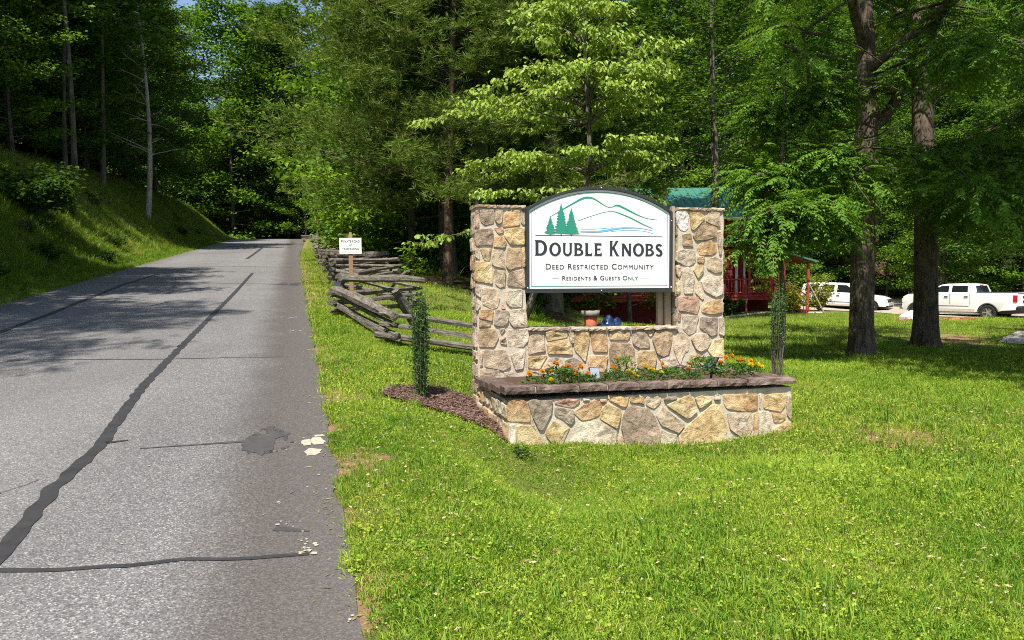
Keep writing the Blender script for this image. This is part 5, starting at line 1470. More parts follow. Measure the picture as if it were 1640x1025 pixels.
def walnut(label, x, y, trunk, limbs, seed, nfr, reach, top, r=1.0, low=None, leaf=(.52, .105, .034), group=None, clear=(9, 9)):
    rg = np.random.default_rng(seed); z0 = gz(x, y)
    tr = thing('walnut_tree', label, 'tree', (x, y, z0))
    T = densify(trunk, 70)
    V, F = big_trunk(T[:, :3], T[:, 3], 44, seed)
    V = list(V); F = list(F)
    ends = []
    for lb in limbs:
        q = densify(lb, 12)
        tube_np(V, F, q[:, :3] + rg.normal(0, .015, (12, 3)) , q[:, 3], 10)
        ends.append(q[:, :3])
    A = []
    # secondary boughs spread from the limbs
    for e in ends:
        for k in range(4, 12):
            for j in range(3):
                a0 = e[k]; az = rg.uniform(0, 6.28); L = reach * rg.uniform(.35, 1) * (.55 + .45 * k / 11)
                d = np.array([math.cos(az), math.sin(az), rg.uniform(-.15, .55)])
                qq = np.linspace(0, 1, 6)[:, None]
                pts = a0 + d * L * qq + np.array([0, 0, -1.0]) * .28 * L * qq ** 2 + rg.normal(0, .04, (6, 3)) * qq
                tube_np(V, F, pts, .030 * (1 - qq[:, 0] * .85) + .003, 4)
                A += [(pts[i], pts[i + 1] - pts[i]) for i in range(1, 5)]
    for lb in (low or []):                              # low hanging boughs, given point by point
        pts = densify(lb, 9)[:, :3] + rg.normal(0, .03, (9, 3))
        tube_np(V, F, pts, .022 * (1 - np.linspace(0, 1, 9) * .85) + .003, 5)
        for k in range(2, 8):
            A += [(pts[k], pts[k + 1] - pts[k])] * 3
            for j in range(2):
                dd = rg.normal(0, 1, 3) * np.array([1, 1, .3]); dd /= np.linalg.norm(dd)
                b = pts[k] + dd * rg.uniform(.3, .75) + np.array([0, 0, -.1])
                tube_np(V, F, np.stack([pts[k], b]), [.008, .003], 3); A += [(pts[k] + (b - pts[k]) * u, b - pts[k]) for u in (.4, .7, 1.0)]
    a0 = np.array([a for a, d in A]); dv = unit(np.array([d for a, d in A]))
    gap = lambda q: (np.abs(q[:, 0] * .906 - q[:, 1] * .424) < .50) & (q[:, 1] < .1) & (q[:, 2] > clear[0]) & (q[:, 2] < clear[1])
    ok_ = ~(gap(a0) & (rg.uniform(0, 1, len(a0)) < .93)); a0, dv = a0[ok_], dv[ok_]
    i = rg.integers(0, len(a0), nfr)
    D = dv[i] * .7 + rnd_dirs(rg, nfr, -.35, .55)
    P = a0[i] + rg.normal(0, .10, (nfr, 3))
    L = rg.uniform(.65, 1.15, nfr) * leaf[0]
    fP, fD, fN, fL, fW = fronds(rg, P, D, L, 8, leaf[1], leaf[2], rg.uniform(.15, .6, nfr))
    var = np.tile(np.clip(rg.uniform(0, 1, nfr), 0, 1), len(fP) // nfr)
    obj('trunk', mesh_np('trunk', np.array(V), np.array(F), True, None, [M['bark']]), tr)
    obj('crown', leaves('crown', fP, fD, fN, fL, fW, np.clip(var + rg.normal(0, .1, len(var)), 0, 1), M['leaf_walnut'], .4, .06), tr)
    return tr
walnut('nearer walnut tree with a thick ridged trunk forking above the white van', 6.55, 14.0,
       [(0, 0, -.25, .27), (0, 0, .1, .235), (-.01, 0, .6, .212), (.0, 0, 1.6, .204), (.02, .02, 2.8, .20), (.06, .05, 3.8, .20), (.10, .1, 4.7, .19), (.10, .2, 5.8, .16), (.05, .3, 7.5, .12), (.0, .4, 10, .05)],
       [[(.05, .05, 2.75, .09), (-.35, .1, 3.1, .075), (-.8, -.2, 3.6, .06), (-1.2, -.6, 4.6, .045), (-1.6, -1.2, 5.6, .02)], [(.08, .05, 4.1, .12), (.45, .0, 4.5, .10), (.75, -.1, 5.2, .085), (1.2, -.6, 6.4, .06), (1.6, -1.4, 7.6, .03)],
        [(.08, .1, 3.1, .07), (.5, .3, 3.3, .05), (1.2, .8, 3.7, .03), (2.2, 1.2, 3.9, .015)], [(.1, .2, 5.6, .10), (-.6, -.6, 6.6, .08), (-1.4, -2.0, 7.6, .05), (-2.0, -3.4, 8.2, .02)], [(.05, .3, 6.5, .1), (.9, 1.2, 7.8, .07), (1.6, 2.6, 9, .03)],
        [(.05, .2, 5.2, .09), (1.0, -1.6, 6.2, .07), (1.6, -3.2, 7.0, .04), (1.8, -4.4, 7.2, .02)], [(.0, .3, 7.0, .09), (-1.2, .8, 8.4, .06), (-2.2, 1.2, 9.4, .02)]],
       41, 4600, 2.3, 10, clear=(3.0, 6.2),
       low=[[(-.35, .1, 3.1, .03), (-.9, -.9, 3.6, .03), (-1.1, -1.9, 3.3, .02), (-1.15, -2.7, 2.6, .01)], [(.5, .3, 3.3, .03), (.7, -1.2, 3.5, .03), (.75, -2.2, 2.9, .02), (.75, -2.8, 2.2, .01)], 
            [(.75, -.1, 5.2, .03), (.7, -1.8, 5.2, .03), (.4, -2.8, 4.9, .02), (.0, -3.2, 4.5, .01)], [(-.8, -.2, 3.6, .03), (-1.8, -.6, 3.5, .02), (-2.6, -1.0, 3.0, .01)], [(1.2, .8, 3.7, .03), (1.6, -.8, 3.7, .02), (1.75, -1.8, 3.1, .02), (1.8, -2.5, 2.4, .01)],
            [(1.2, .8, 3.7, .03), (2.3, .1, 3.9, .02), (2.7, -.9, 3.5, .02), (2.9, -1.6, 3.0, .01)]])
walnut('farther walnut tree with a dark trunk in front of the white pickup', 9.68, 17.5,
       [(0, 0, -.3, .36), (0, 0, .1, .31), (.0, 0, .6, .27), (.0, .02, 1.8, .25), (-.05, .0, 3.2, .24), (-.12, 0, 4.6, .225), (-.15, .05, 5.8, .20), (-.25, .1, 7.2, .15), (-.3, .2, 10.5, .05)],
       [[(-.12, 0, 5.7, .15), (.5, -.2, 6.1, .13), (1.1, -.5, 6.4, .11), (2.2, -1.0, 7.0, .07), (3.4, -1.6, 7.6, .03)], [(-.1, 0, 5.9, .12), (-.6, -.3, 6.8, .09), (-1.2, -1.2, 7.8, .05), (-1.8, -2.2, 8.4, .02)],
        [(-.05, 0, 3.4, .06), (.8, -.6, 3.6, .05), (1.6, -1.4, 3.5, .03), (2.6, -2.2, 3.2, .015)], [(-.2, .1, 6.8, .09), (.3, 1.4, 8.4, .06), (.9, 2.6, 9.4, .02)], [(-.05, 0, 4.4, .06), (.7, -1.4, 4.8, .05), (1.2, -3.0, 5.0, .03), (1.6, -4.6, 5.0, .015)], [(-.15, .1, 7.4, .08), (-1.4, 1.0, 8.8, .05), (-2.4, 1.8, 9.6, .02)]],
       43, 4400, 2.4, 10.5, clear=(4.6, 8.0),
       low=[[(.8, -.6, 3.6, .03), (.5, -2.2, 3.4, .02), (.2, -3.4, 2.9, .01)], [(1.6, -1.4, 3.5, .03), (2.4, -2.6, 3.3, .02), (2.7, -3.8, 2.8, .01)], [(-.05, 0, 3.6, .03), (-.5, -1.2, 3.4, .02), (-.7, -2.4, 2.8, .01)], [(2.2, -1.0, 7.0, .03), (2.8, -3.0, 6.4, .02), (3.2, -4.6, 5.6, .01)],
            [(.7, -1.4, 4.8, .03), (1.8, -2.6, 4.4, .02), (2.8, -3.4, 3.8, .01)], [(1.6, -1.4, 3.5, .03), (3.4, -1.8, 3.6, .02), (4.4, -2.4, 3.0, .01)]])
walnut('young walnut sapling with long hanging fronds in front of the red house', 4.55, 12.6,
       [(0, 0, -.15, .05), (.02, 0, 1.0, .042), (-.05, .03, 2.2, .034), (-.02, .0, 3.4, .024), (.05, .05, 4.8, .008)],
       [[(0, 0, 1.8, .02), (-.25, -.3, 2.15, .016), (-.45, -.5, 2.15, .01), (-.6, -.6, 1.9, .006)], [(0, 0, 2.0, .02), (.3, -.3, 2.3, .016), (.5, -.5, 2.4, .01), (.7, -.5, 2.2, .006)], [(0, 0, 2.4, .02), (-.2, -.1, 2.9, .016), (-.4, -.1, 3.1, .006)],
        [(0, 0, 2.8, .02), (.5, -.2, 3.3, .016), (1.0, -.3, 3.4, .006)], [(0, 0, 2.1, .02), (-.1, -.5, 2.5, .012), (-.2, -.9, 2.4, .006)], [(0, 0, 3.4, .018), (-.1, .3, 4.1, .01), (-.2, .3, 4.4, .006)], [(0, 0, 3.6, .018), (.4, .1, 4.2, .01), (.8, .2, 4.4, .006)], [(0, 0, 2.1, .02), (.2, -.6, 2.5, .012), (.3, -1.0, 2.4, .006)]],
       47, 1500, .50, 4.8, leaf=(.50, .10, .034))

# ---- hero: the feathery pine left of the sign, and the dark oak beside it
pine('pine_hero', 51, 14.5, .13, .17, 4.0, 96, 24, 11, lambda az, h: 1.0 + .30 * max(0, -math.cos(az)), .19, .019, 9)
plant('pine_hero', -1.75, 20.6, 'large feathery pine leaning towards the road left of the dogwood', rz=0.0)
plant('oak_b', -.95, 23.2, 'dark oak trunk rising just left of the stone monument', sc=.95, rz=1.0)
plant('oak_b', 1.3, 23.4, 'tall oak standing close behind the dogwood', sc=.9, rz=2.0)
plant('oak_b', 10.3, 38.4, 'tall oak shading the front of the red house', sc=.95, rz=.4)
# ---- hero: the bare dead pine on the bank
rg = np.random.default_rng(61); V, F = [], []
q = np.linspace(0, 1, 14)
tp = np.stack([.25 * np.sin(q * 3), .15 * np.sin(q * 4 + 1), q * 10.5 - .3], 1); tube_np(V, F, tp, .115 * (1 - .8 * q) + .01, 8)
for i in range(34):
    f = rg.uniform(.28, .98); az = rg.uniform(0, 6.28); L = rg.uniform(.5, 2.6) * (1.15 - .7 * f)
    o = np.array([np.interp(f, q, tp[:, c]) for c in range(3)]); qq = np.linspace(0, 1, 6)[:, None]
    d = np.array([math.cos(az), math.sin(az), rg.uniform(-.05, .6)])
    pts = o + d * L * qq + np.array([0, 0, 1.0]) * L * rg.uniform(-.3, .3) * qq ** 2 + rg.normal(0, .03, (6, 3)) * qq
    tube_np(V, F, pts, .022 * (1 - .8 * qq[:, 0]) + .004, 4)
    for j in range(4):
        a0 = pts[rg.integers(2, 5)]; b0 = a0 + (d * .5 + rg.normal(0, .6, 3)) * L * .3; tube_np(V, F, np.stack([a0, b0]), [.008, .003], 3)
SNX, SNY = -20.9, 43.2
snag = thing('dead_pine', 'bare dead pine with bleached branches standing on the left bank', 'tree', (SNX, SNY, gz(SNX, SNY)))
obj('trunk', mesh_np('trunk', np.array(V), np.array(F), True, None, [M['deadwood']]), snag); snag.scale = (1.4, 1.4, 1.18)

# ---- shrubs and saplings
def bush(key, name, seed, r, h, n, L, W, mat, stems=9):
    rg = np.random.default_rng(seed); V, F = [], []; A, B = [], []
    for i in range(stems):
        az = rg.uniform(0, 6.28); e = rg.uniform(.5, 1.35); Ln = h * rg.uniform(.7, 1.05)
        d = np.array([math.cos(az) * math.cos(e) * r / h * 1.1, math.sin(az) * math.cos(e) * r / h * 1.1, math.sin(e)])
        q = np.linspace(0, 1, 6)[:, None]; pts = d * Ln * q + rg.normal(0, .03, (6, 3)) * q + np.array([0, 0, -.05])
        tube_np(V, F, pts, .018 * (1 - .8 * q[:, 0]) + .002, 4)
        for k in range(2, 6):
            for j in range(3):
                dd = rnd_dirs(rg, 1, -.2, .8)[0]; b = pts[k] + dd * r * rg.uniform(.2, .45)
                tube_np(V, F, np.stack([pts[k], b]), [.006, .002], 3); A.append(pts[k]); B.append(b)
    A, B = np.array(A), np.array(B)
    r_ = empty(name); props(r_, None, 'shrub')
    obj('stem', mesh_np('stem', np.array(V), np.array(F), True, None, [M['bark_grey']]), r_)
    obj('foliage', crown_leaves('foliage', rg, A, B, max(1, n // len(A)), L, W, M[mat], r * .12, .8, .2), r_)
    PROTO[key] = r_
bush('bush', 'bush', 71, 1.35, 1.7, 3200, .17, .125, 'leaf_bush', 14)
bush('shrub', 'shrub', 72, .8, 1.0, 1800, .10, .07, 'leaf_bush', 10)
bush('yshrub', 'shrub', 73, .9, 1.2, 1800, .11, .06, 'leaf_yellow', 12)
bush('sprout', 'sapling', 74, .35, 1.0, 260, .11, .075, 'leaf_maple', 4)
bush('weedy', 'weed', 75, .22, .30, 120, .085, .045, 'leaf_bush', 5)
plant('bush', -15.4, 24.3, 'big leafy bush halfway up the left bank', sc=1.05)
plant('sprout', -2.62, 18.9, 'thin sapling growing just behind the fence bend', sc=1.15)
plant('yshrub', 15.3, 41.7, 'yellow green shrub beside the red deck stairs', sc=(1.5, 1.2, 1.45))
plant('yshrub', 18.3, 44.4, 'yellow green shrub between the stairs and the white van', sc=(1.35, 1.2, 1.65))
plant('shrub', 12.4, 43.6, 'low green shrub against the shaded deck skirting', sc=1.5)
plant('shrub', .3, 28.6, 'dark shrub on the grass edge seen under the sign', sc=(2.2, 1.6, 2.0))
plant('shrub', 1.6, 26.6, 'dark shrub left of the others seen under the sign', sc=(2.0, 1.6, 2.2))
rb = random.Random(8)
for i in range(20):
    s_, d_ = rb.uniform(15, 60), rb.uniform(.9, 4.6)
    x, y = xy_of(s_, TL - d_); plant('shrub' if i % 3 == 0 else 'weedy', x, y, 'low weedy plant growing out of the grass on the left bank', 'weedy plants on the left bank', rb.uniform(.45, .8) if i % 3 == 0 else rb.uniform(1.2, 2.4), None, rb, cat='weed')
plant('weedy', .05, 6.2, 'small weed growing at the foot of the planter', sc=.45)

# ---- the woods: every tree is its own thing
rw = random.Random(77)
pts_all = [(1.3, 23.4), (10.3, 38.4), (-.95, 23.2), (-1.75, 20.6), (DX, DY), (6.55, 14), (9.68, 17.5), (SNX, SNY), (4.55, 12.6)]
def scatter(n, gen, dmin, ok=lambda x, y: True, tries=6000):
    out = []
    while len(out) < n and tries > 0:
        tries -= 1
        x, y = gen()
        if not ok(x, y): continue
        if all((x - a) ** 2 + (y - b) ** 2 > dmin * dmin for a, b in pts_all): out.append((x, y)); pts_all.append((x, y))
    return out
LBL = {'oak_a': 'tall dark oak', 'oak_b': 'tall broad oak', 'poplar_a': 'tall poplar', 'poplar_b': 'full poplar', 'maple_a': 'leafy maple', 'maple_b': 'low maple', 'maple_c': 'small understory tree', 'pole_a': 'thin pole sapling', 'pole_b': 'slender pole sapling', 'edge_a': 'bushy low branched maple', 'edge_b': 'low branched poplar', 'edge_c': 'low branched oak', 'pine_a': 'bushy pine', 'pine_b': 'tall pine'}
ORD = ['first', 'second', 'third', 'fourth', 'fifth', 'sixth', 'seventh', 'eighth', 'ninth', 'tenth', 'eleventh', 'twelfth', 'thirteenth', 'fourteenth', 'fifteenth', 'sixteenth', 'seventeenth', 'eighteenth']
def wood(spots, keys, where, group, smin=.85, smax=1.15, order=None):
    if order: spots = sorted(spots, key=order)
    for i, (x, y) in enumerate(spots):
        k = rw.choice(keys); s = rw.uniform(smin, smax)
        plant(k, x, y, (ORD[i] + ' tree ' + where + ', a ' + LBL[k]) if order else LBL[k] + ' ' + where, group, s, None, rw)
ALONG = lambda p: st_of(p[0], p[1])[0]
ACROSS = lambda p: p[0] / p[1]
# left bank: trunks one can tell apart first
plant('pole_a', -20.98, 36.4, 'pale straight trunk nearest the top of the grassy bank', sc=(1.9, 1.9, 1.5)); pts_all.append((-20.98, 36.4))
plant('pole_b', -22.1, 41.0, 'leaning grey trunk second along the top of the bank', sc=(2.2, 2.2, 1.8), tilt=.05); pts_all.append((-22.1, 41.0))
plant('pole_b', -21.5, 36.6, 'twin grey trunk touching the pale one on the bank', sc=(1.8, 1.8, 1.6), tilt=-.03); pts_all.append((-21.5, 36.6))
for i, (s_, t_, k, sc) in enumerate(((31.5, -14.5, 'edge_b', .9), (34.5, -16.8, 'edge_a', 1.0), (36.0, -13.6, 'maple_a', .95), (38.5, -15.6, 'edge_c', 1.0), (42.0, -13.2, 'edge_b', 1.0), (33.0, -19.5, 'edge_c', 1.1), (37.5, -11.6, 'maple_b', .9), (45.0, -11.2, 'maple_b', .95), (50.5, -11.0, 'maple_a', .85))):
    x, y = xy_of(s_, t_); plant(k, x, y, ORD[i] + ' bushy tree behind the pole trunks on the near left bank', 'bushy trees behind the pole trunks', sc, None, rw); pts_all.append((x, y))
def gen_left():
    s = rw.uniform(15, 66); t = -rw.uniform(17.0, 36) if s < 36 else -rw.uniform(11.5, 34) if s < 50 else -rw.uniform(9.5, 30)
    return xy_of(s, t)
wood(scatter(13, lambda: xy_of(rw.uniform(36, 64), -rw.uniform(11.2, 13.5)), 2.4), ['pole_a', 'pole_b', 'maple_c', 'pine_b', 'edge_c', 'edge_b', 'pole_b', 'edge_a'], 'up the top of the left bank', 'trees along the top edge of the left bank', order=ALONG)
wood(scatter(78, gen_left, 3.1), ['oak_a', 'oak_b', 'poplar_a', 'edge_c', 'pine_a', 'edge_a', 'poplar_b', 'edge_b', 'edge_c'], 'deep in the woods above the left bank', 'trees in the woods above the left bank')
# shade givers beside and behind the viewer, up the same bank
for (s, t, k, sc) in ((7.6, -8.9, 'pine_a', .95), (11.5, -10.2, 'oak_a', .8), (1.0, -14.5, 'oak_a', .9), (15.5, -11.2, 'oak_a', .85), (12.5, -14.6, 'oak_b', .85), (9.5, -13.8, 'pine_b', 1.0), (5.2, -8.5, 'pine_b', 1.0), (5.5, -17.5, 'poplar_a', .9)):
    x, y = xy_of(s, t); plant(k, x, y, LBL[k] + ' on the bank left of the viewer', 'trees on the near part of the left bank', sc, None, rw); pts_all.append((x, y))
# woods behind the fence
def ok_right(x, y):
    s, t = st_of(x, y); return t > 3.4 and not (x > 1.5 + (y - 20) * .03 and y < 52)
wood(scatter(15, lambda: xy_of(rw.uniform(24, 76), rw.uniform(3.8, 6.0)), 2.6, ok_right), ['edge_a', 'maple_a', 'edge_b', 'edge_c', 'poplar_b', 'pine_a'], 'up the woods edge beyond the fence', 'trees at the edge of the woods beyond the fence', order=ALONG)
wood(scatter(42, lambda: (rw.uniform(-24, 4), rw.uniform(24, 74)), 3.2, ok_right), ['oak_a', 'oak_b', 'poplar_a', 'poplar_b', 'edge_c', 'pine_b', 'maple_a'], 'in the dark woods behind the fence', 'trees in the dark woods behind the fence')
# beyond the crest of the road
for i, (s_, t_, k, sc, lab) in enumerate(((87, -13.5, 'edge_b', 1.9, 'big sunlit poplar where the road bends out of sight'), (90, -6.5, 'edge_a', 2.0, 'big sunlit maple straight beyond the top of the road'), (86, 7.6, 'edge_b', 1.6, 'sunlit poplar just right of the top of the road'), (92, .5, 'edge_c', 1.7, 'sunlit oak behind the top of the road'), (79, 8.4, 'edge_a', 1.3, 'leafy maple beside the far end of the fence'))):
    x, y = xy_of(s_, t_); plant(k, x, y, lab, None, sc, None, rw); pts_all.append((x, y))
wood(scatter(34, lambda: xy_of(rw.uniform(94, 116), rw.uniform(-26, 8)), 3.0, lambda x, y: st_of(x, y)[1] > edge_r(st_of(x, y)[0]) + 1.5 or st_of(x, y)[1] < edge_l(st_of(x, y)[0]) - 2), ['poplar_b', 'edge_a', 'edge_b', 'edge_c', 'oak_a'], 'standing beyond the crest of the road', 'trees beyond the crest of the road', .9, 1.3)
for i, (s_, t_, k, sc) in enumerate(((83.5, 4.4, 'maple_b', 1.1), (87, 1.3, 'maple_b', 1.25), (90.5, -.6, 'maple_c', 1.6), (93.5, -2.8, 'maple_b', 1.3), (96.5, -5.2, 'edge_b', 1.1), (99, -8.2, 'maple_b', 1.4), (101, -12.2, 'edge_a', 1.1))):
    x, y = xy_of(s_, t_); plant(k, x, y, ORD[i] + ' leafy tree round the outside of the bend at the top of the road', 'low trees round the bend at the top of the road', sc, None, rw)
# behind the house and the parked cars
wood(scatter(17, lambda: (rw.uniform(12, 52), rw.uniform(58, 63) + .0), 2.6), ['edge_a', 'maple_b', 'edge_b', 'edge_c', 'poplar_b'], 'from left behind the cars', 'trees at the edge of the woods behind the parked cars', order=ACROSS)
wood(scatter(62, lambda: (rw.uniform(-8, 62), rw.uniform(60, 96)), 3.6), ['oak_a', 'oak_b', 'poplar_a', 'poplar_b', 'maple_a', 'pine_b'], 'in the woods rising behind the house and cars', 'trees in the woods behind the house and cars', .9, 1.25)
wood(scatter(12, lambda: (rw.uniform(29, 44), rw.uniform(24, 56)), 3.6), ['maple_a', 'oak_a', 'poplar_b', 'maple_b'], 'right of the driveway', 'trees right of the driveway')
# the leafy screen between the lawn and the house
for (x, y, k, sc, lab) in ((4.4, 28.0, 'maple_b', .95, 'leafy maple in front of the green roofed house'), (0.6, 37.0, 'maple_b', 1.0, 'low maple left of the red house'), (2.4, 33.5, 'poplar_b', .8, 'full poplar at the left corner of the house'), (19.4, 54.5, 'maple_c', 1.1, 'small understory tree behind the white van'), (28.5, 50, 'maple_b', 1.0, 'low maple behind the cab of the pickup')):
    plant(k, x, y, lab, None, sc, None, rw)
for (x, y, k, sc) in ((12.8, 9.6, 'poplar_b', .85), (15.5, 14.5, 'oak_a', .8), (8.2, 6.4, 'oak_b', .8), (13.6, 4.6, 'oak_a', .85)):
    plant(k, x, y, LBL[k] + ' at the right side of the lawn, leaning over it', 'trees at the right side of the lawn', sc, None, rw)
for k in list(PROTO):
    if k not in placed:
        for ch in list(PROTO[k].children): bpy.data.objects.remove(ch)
        bpy.data.objects.remove(PROTO[k])
# ------------------------------------------------------------------ the red house
HX, HY = 1.5, 45.0
hz = -.70
house = thing('red_house', 'red two storey house with green metal roof and deck behind the trees', 'house', (HX, HY, hz))
HW, HD, EZ, RZ = 12.5, 8.0, 6.1, 8.1                # width, depth, eave and ridge height
mb = MB(); mb.box((HW / 2, HD / 2, EZ / 2 - .8), (HW, HD, EZ + 1.6))
for x in (0, HW): mb.add([(x, 0, EZ), (x, HD, EZ), (x, HD / 2, RZ - .1)], [(0, 1, 2)])
wall_h = mb.build('wall', M['red_wall'], house)
plank_m = {}
def plank(L):
    L = round(L, 2)
    if L not in plank_m:
        mb = MB(); mb.add([(-L / 2, 0, -.11), (L / 2, 0, -.11), (L / 2, -.05, -.085), (-L / 2, -.05, -.085), (L / 2, -.045, .07), (-L / 2, -.045, .07), (L / 2, 0, .108), (-L / 2, 0, .108)], [(0, 1, 2, 3), (3, 2, 4, 5), (5, 4, 6, 7), (0, 3, 5, 7), (1, 6, 4, 2)])
        plank_m[L] = mb.mesh('plank', M['red_wall'])
    return plank_m[L]
for k in range(-5, 28): obj('plank', plank(HW), wall_h, None, (HW / 2, -.002, .05 + .222 * k))
for k in range(28): obj('plank', plank(HD), wall_h, None, (HW + .002, HD / 2, .05 + .222 * k), (0, 0, R(90)))
mb = MB()
for sg in (-1, 1):
    y0, y1 = (-.5, HD / 2) if sg < 0 else (HD + .5, HD / 2)
    z0 = EZ - .26
    V = [(-.45, y0, z0), (HW + .45, y0, z0), (HW + .45, y1, RZ), (-.45, y1, RZ), (-.45, y0, z0 + .09), (HW + .45, y0, z0 + .09), (HW + .45, y1, RZ + .09), (-.45, y1, RZ + .09)]
    mb.add(V, [(0, 1, 2, 3), (4, 5, 6, 7), (0, 1, 5, 4), (1, 2, 6, 5), (0, 3, 7, 4)])
roof_h = mb.build('roof', M['green_roof'], house)
sl = math.atan2(RZ - EZ + .26, HD / 2 + .5); Ls = math.hypot(RZ - EZ + .26, HD / 2 + .5)
mb = MB(); mb.box((0, 0, 0), (.03, Ls, .035)); seam = mb.mesh('roof_seam', M['green_roof'])
for k in range(28): obj('roof_seam', seam, roof_h, None, (-.35 + k * .483, (HD / 2 - .5) / 2, (EZ - .26 + RZ) / 2 + .11), (sl, 0, 0))
mb = MB(); mb.box((0, 0, 0), (.75, .7, 2.2)); mb.box((0, 0, 1.12), (.85, .8, .12)); ch = mb.build('chimney', M['chimney_brick'], house, False, (8.0, 3.0, 7.0))
def window_h(x, z, w, h, y=-.05, rz=0.0):
    mb = MB(); mb.box((0, 0, h / 2 + .06), (w + .24, .06, .12)); mb.box((0, 0, -h / 2 - .06), (w + .28, .09, .12)); mb.box((-w / 2 - .06, 0, 0), (.12, .06, h)); mb.box((w / 2 + .06, 0, 0), (.12, .06, h))
    f = mb.build('window', M['white_trim'], house, False, (x, y, z), (0, 0, rz))
    mb = MB(); mb.box((0, .012, 0), (w, .02, h)); mb.build('pane', M['dark_glass'], f)
    mb = MB(); mb.box((0, -.006, 0), (.05, .02, h)); mb.box((0, -.007, 0), (w, .022, .05)); mb.build('glazing_bar', M['white_trim'], f)
for x in (1.6, 4.2, 6.8, 9.9): window_h(x, 4.75, .85, 1.25)
for x in (1.8, 5.0, 8.6): window_h(x, 2.35, .95, 1.3)
mb = MB(); mb.box((HW - .06, -.06, EZ / 2), (.12, .06, EZ)); mb.box((HW - .55, -.12, 3.4), (.16, .12, 4.9)); mb.build('corner_trim', M['white_trim'], house)
mb = MB(); mb.box((HW / 2, -.55, EZ - .24), (HW + .9, .10, .10)); mb.build('gutter', M['white_trim'], house)
# deck along the front, carried round to the right under the porch roof
DZ = 1.34
mb = MB(); mb.box((6.9, -.95, DZ - .05), (13.9, 1.9, .10)); mb.box((12.9, 1.5, DZ - .05), (4.0, 3.0, .10)); deck = mb.build('deck', M['red_deck'], house)
mb = MB(); mb.box((6.9, -1.82, DZ - .2), (13.9, .05, .2))
for k in range(9): mb.box((.1 + k * 1.7, -1.8, DZ / 2 - .2), (.12, .12, DZ + 1.6))
mb.build('deck_frame', M['red_deck'], deck)
mb = MB(); mb.box((6.9, -.1, DZ / 2 - .7), (13.9, .06, DZ + .8)); mb.build('skirting', M['red_wall'], deck)
def railing(x0, y0, x1, y1, z0, z1, parent=house):
    d = Vector((x1 - x0, y1 - y0, z1 - z0)); L = d.length
    mb = MB(); mb.tube([(x0, y0, z0 + .88), (x1, y1, z1 + .88)], .05, 4); mb.tube([(x0, y0, z0 + .12), (x1, y1, z1 + .12)], .04, 4); rl = mb.build('railing', M['red_deck'], parent)
    mb = MB(); mb.box((0, 0, .5), (.035, .035, .78)); bal = mb.mesh('baluster', M['red_deck']); mb = MB(); mb.box((0, 0, .5), (.11, .11, 1.1)); po = mb.mesh('post', M['red_deck'])
    n = int(L / .17)
    for k in range(n + 1):
        f = k / n; big = k in (0, n) or k % 10 == 0
        obj('post' if big else 'baluster', po if big else bal, rl, None, (x0 + d.x * f, y0 + d.y * f, z0 + d.z * f))
railing(8.4, -1.8, 13.4, -1.8, DZ, DZ)
railing(0.1, -1.8, 8.3, -1.8, DZ, DZ)
st = empty('stairs', (13.5, -2.4, 0)); st.parent = house
for k in range(5):
    mb = MB(); mb.box((0, 0, 0), (.32, 1.1, .06)); mb.box((-.14, 0, -.09), (.03, 1.06, .15)); mb.build('step', M['red_deck'], st, False, (.2 + .30 * k, 0, DZ - .14 - .2 * k))
mb = MB()
for y in (-.58, .58): mb.prism([(0, DZ - .05), (0, DZ - .36), (1.5, .20), (1.75, .20)], y - .03, y + .03)
mb.build('stringer', M['red_deck'], st)
for y in (-.62, .62):
    mb = MB(); mb.tube([(.0, y, DZ + .90), (1.55, y, 1.30)], .045, 4); mb.box((1.55, y, .80), (.12, .12, 1.2)); mb.box((0, y, DZ + .4), (.12, .12, 1.1)); mb.build('handrail', M['red_deck'], st)
    mb = MB(); mb.box((0, 0, .42), (.04, .04, .85)); bal = mb.mesh('baluster', M['red_deck'])
    for k in range(1, 8): obj('baluster', bal, st, None, (1.55 * k / 8, y, DZ - .02 - (DZ - .36) * k / 8 * .95))
# porch roof falling to the right
mb = MB()
V = [(11.5, -2.1, 4.47), (16.0, -2.1, 3.16), (16.0, 3.4, 3.16), (11.5, 3.4, 4.47)]
V += [(a, b, c + .10) for a, b, c in V]
mb.add(V, [(0, 1, 2, 3), (4, 5, 6, 7), (0, 1, 5, 4), (1, 2, 6, 5), (2, 3, 7, 6), (3, 0, 4, 7)]); pr = mb.build('porch_roof', M['green_roof'], house)
mb = MB()
for k in range(6): mb.tube([(11.55, -1.9 + k, 4.39), (15.9, -1.9 + k, 3.12)], .06, 4)
mb.build('rafter', M['red_deck'], pr)
for x, zt in ((14.2, 3.62), (15.6, 3.2), (12.2, 4.2)):
    mb = MB(); mb.box((0, 0, (zt + (DZ if x < 14.9 else 0)) / 2), (.13, .13, zt - (DZ if x < 14.9 else 0))); mb.build('porch_post', M['red_deck'], house, False, (x, -1.75, 0))
lb = thing('leaning_board', 'pale wooden pole leaning against the red stair rail', 'board', (HX + 15.5, HY - 3.25, gz(HX + 15.5, HY - 3.25)))
mb = MB(); mb.tube([(.42, -.1, 0), (-.45, .05, 1.75)], .035, 6); mb.build('board', M['lumber'], lb)
kerb = [(HX + x, HY - 2.9 - .25 * math.sin(x * .25)) for x in np.linspace(-.5, 16, 24)]
mb = MB()
for (a, b), (c, d) in zip(kerb[:-1], kerb[1:]): mb.tube([(a, b, gz(a, b) + .02), (c, d, gz(c, d) + .02)], .085, 6)
props(mb.build('edging', M['concrete']), 'pale stone edging between the lawn and the house bed', None, None, 'structure')

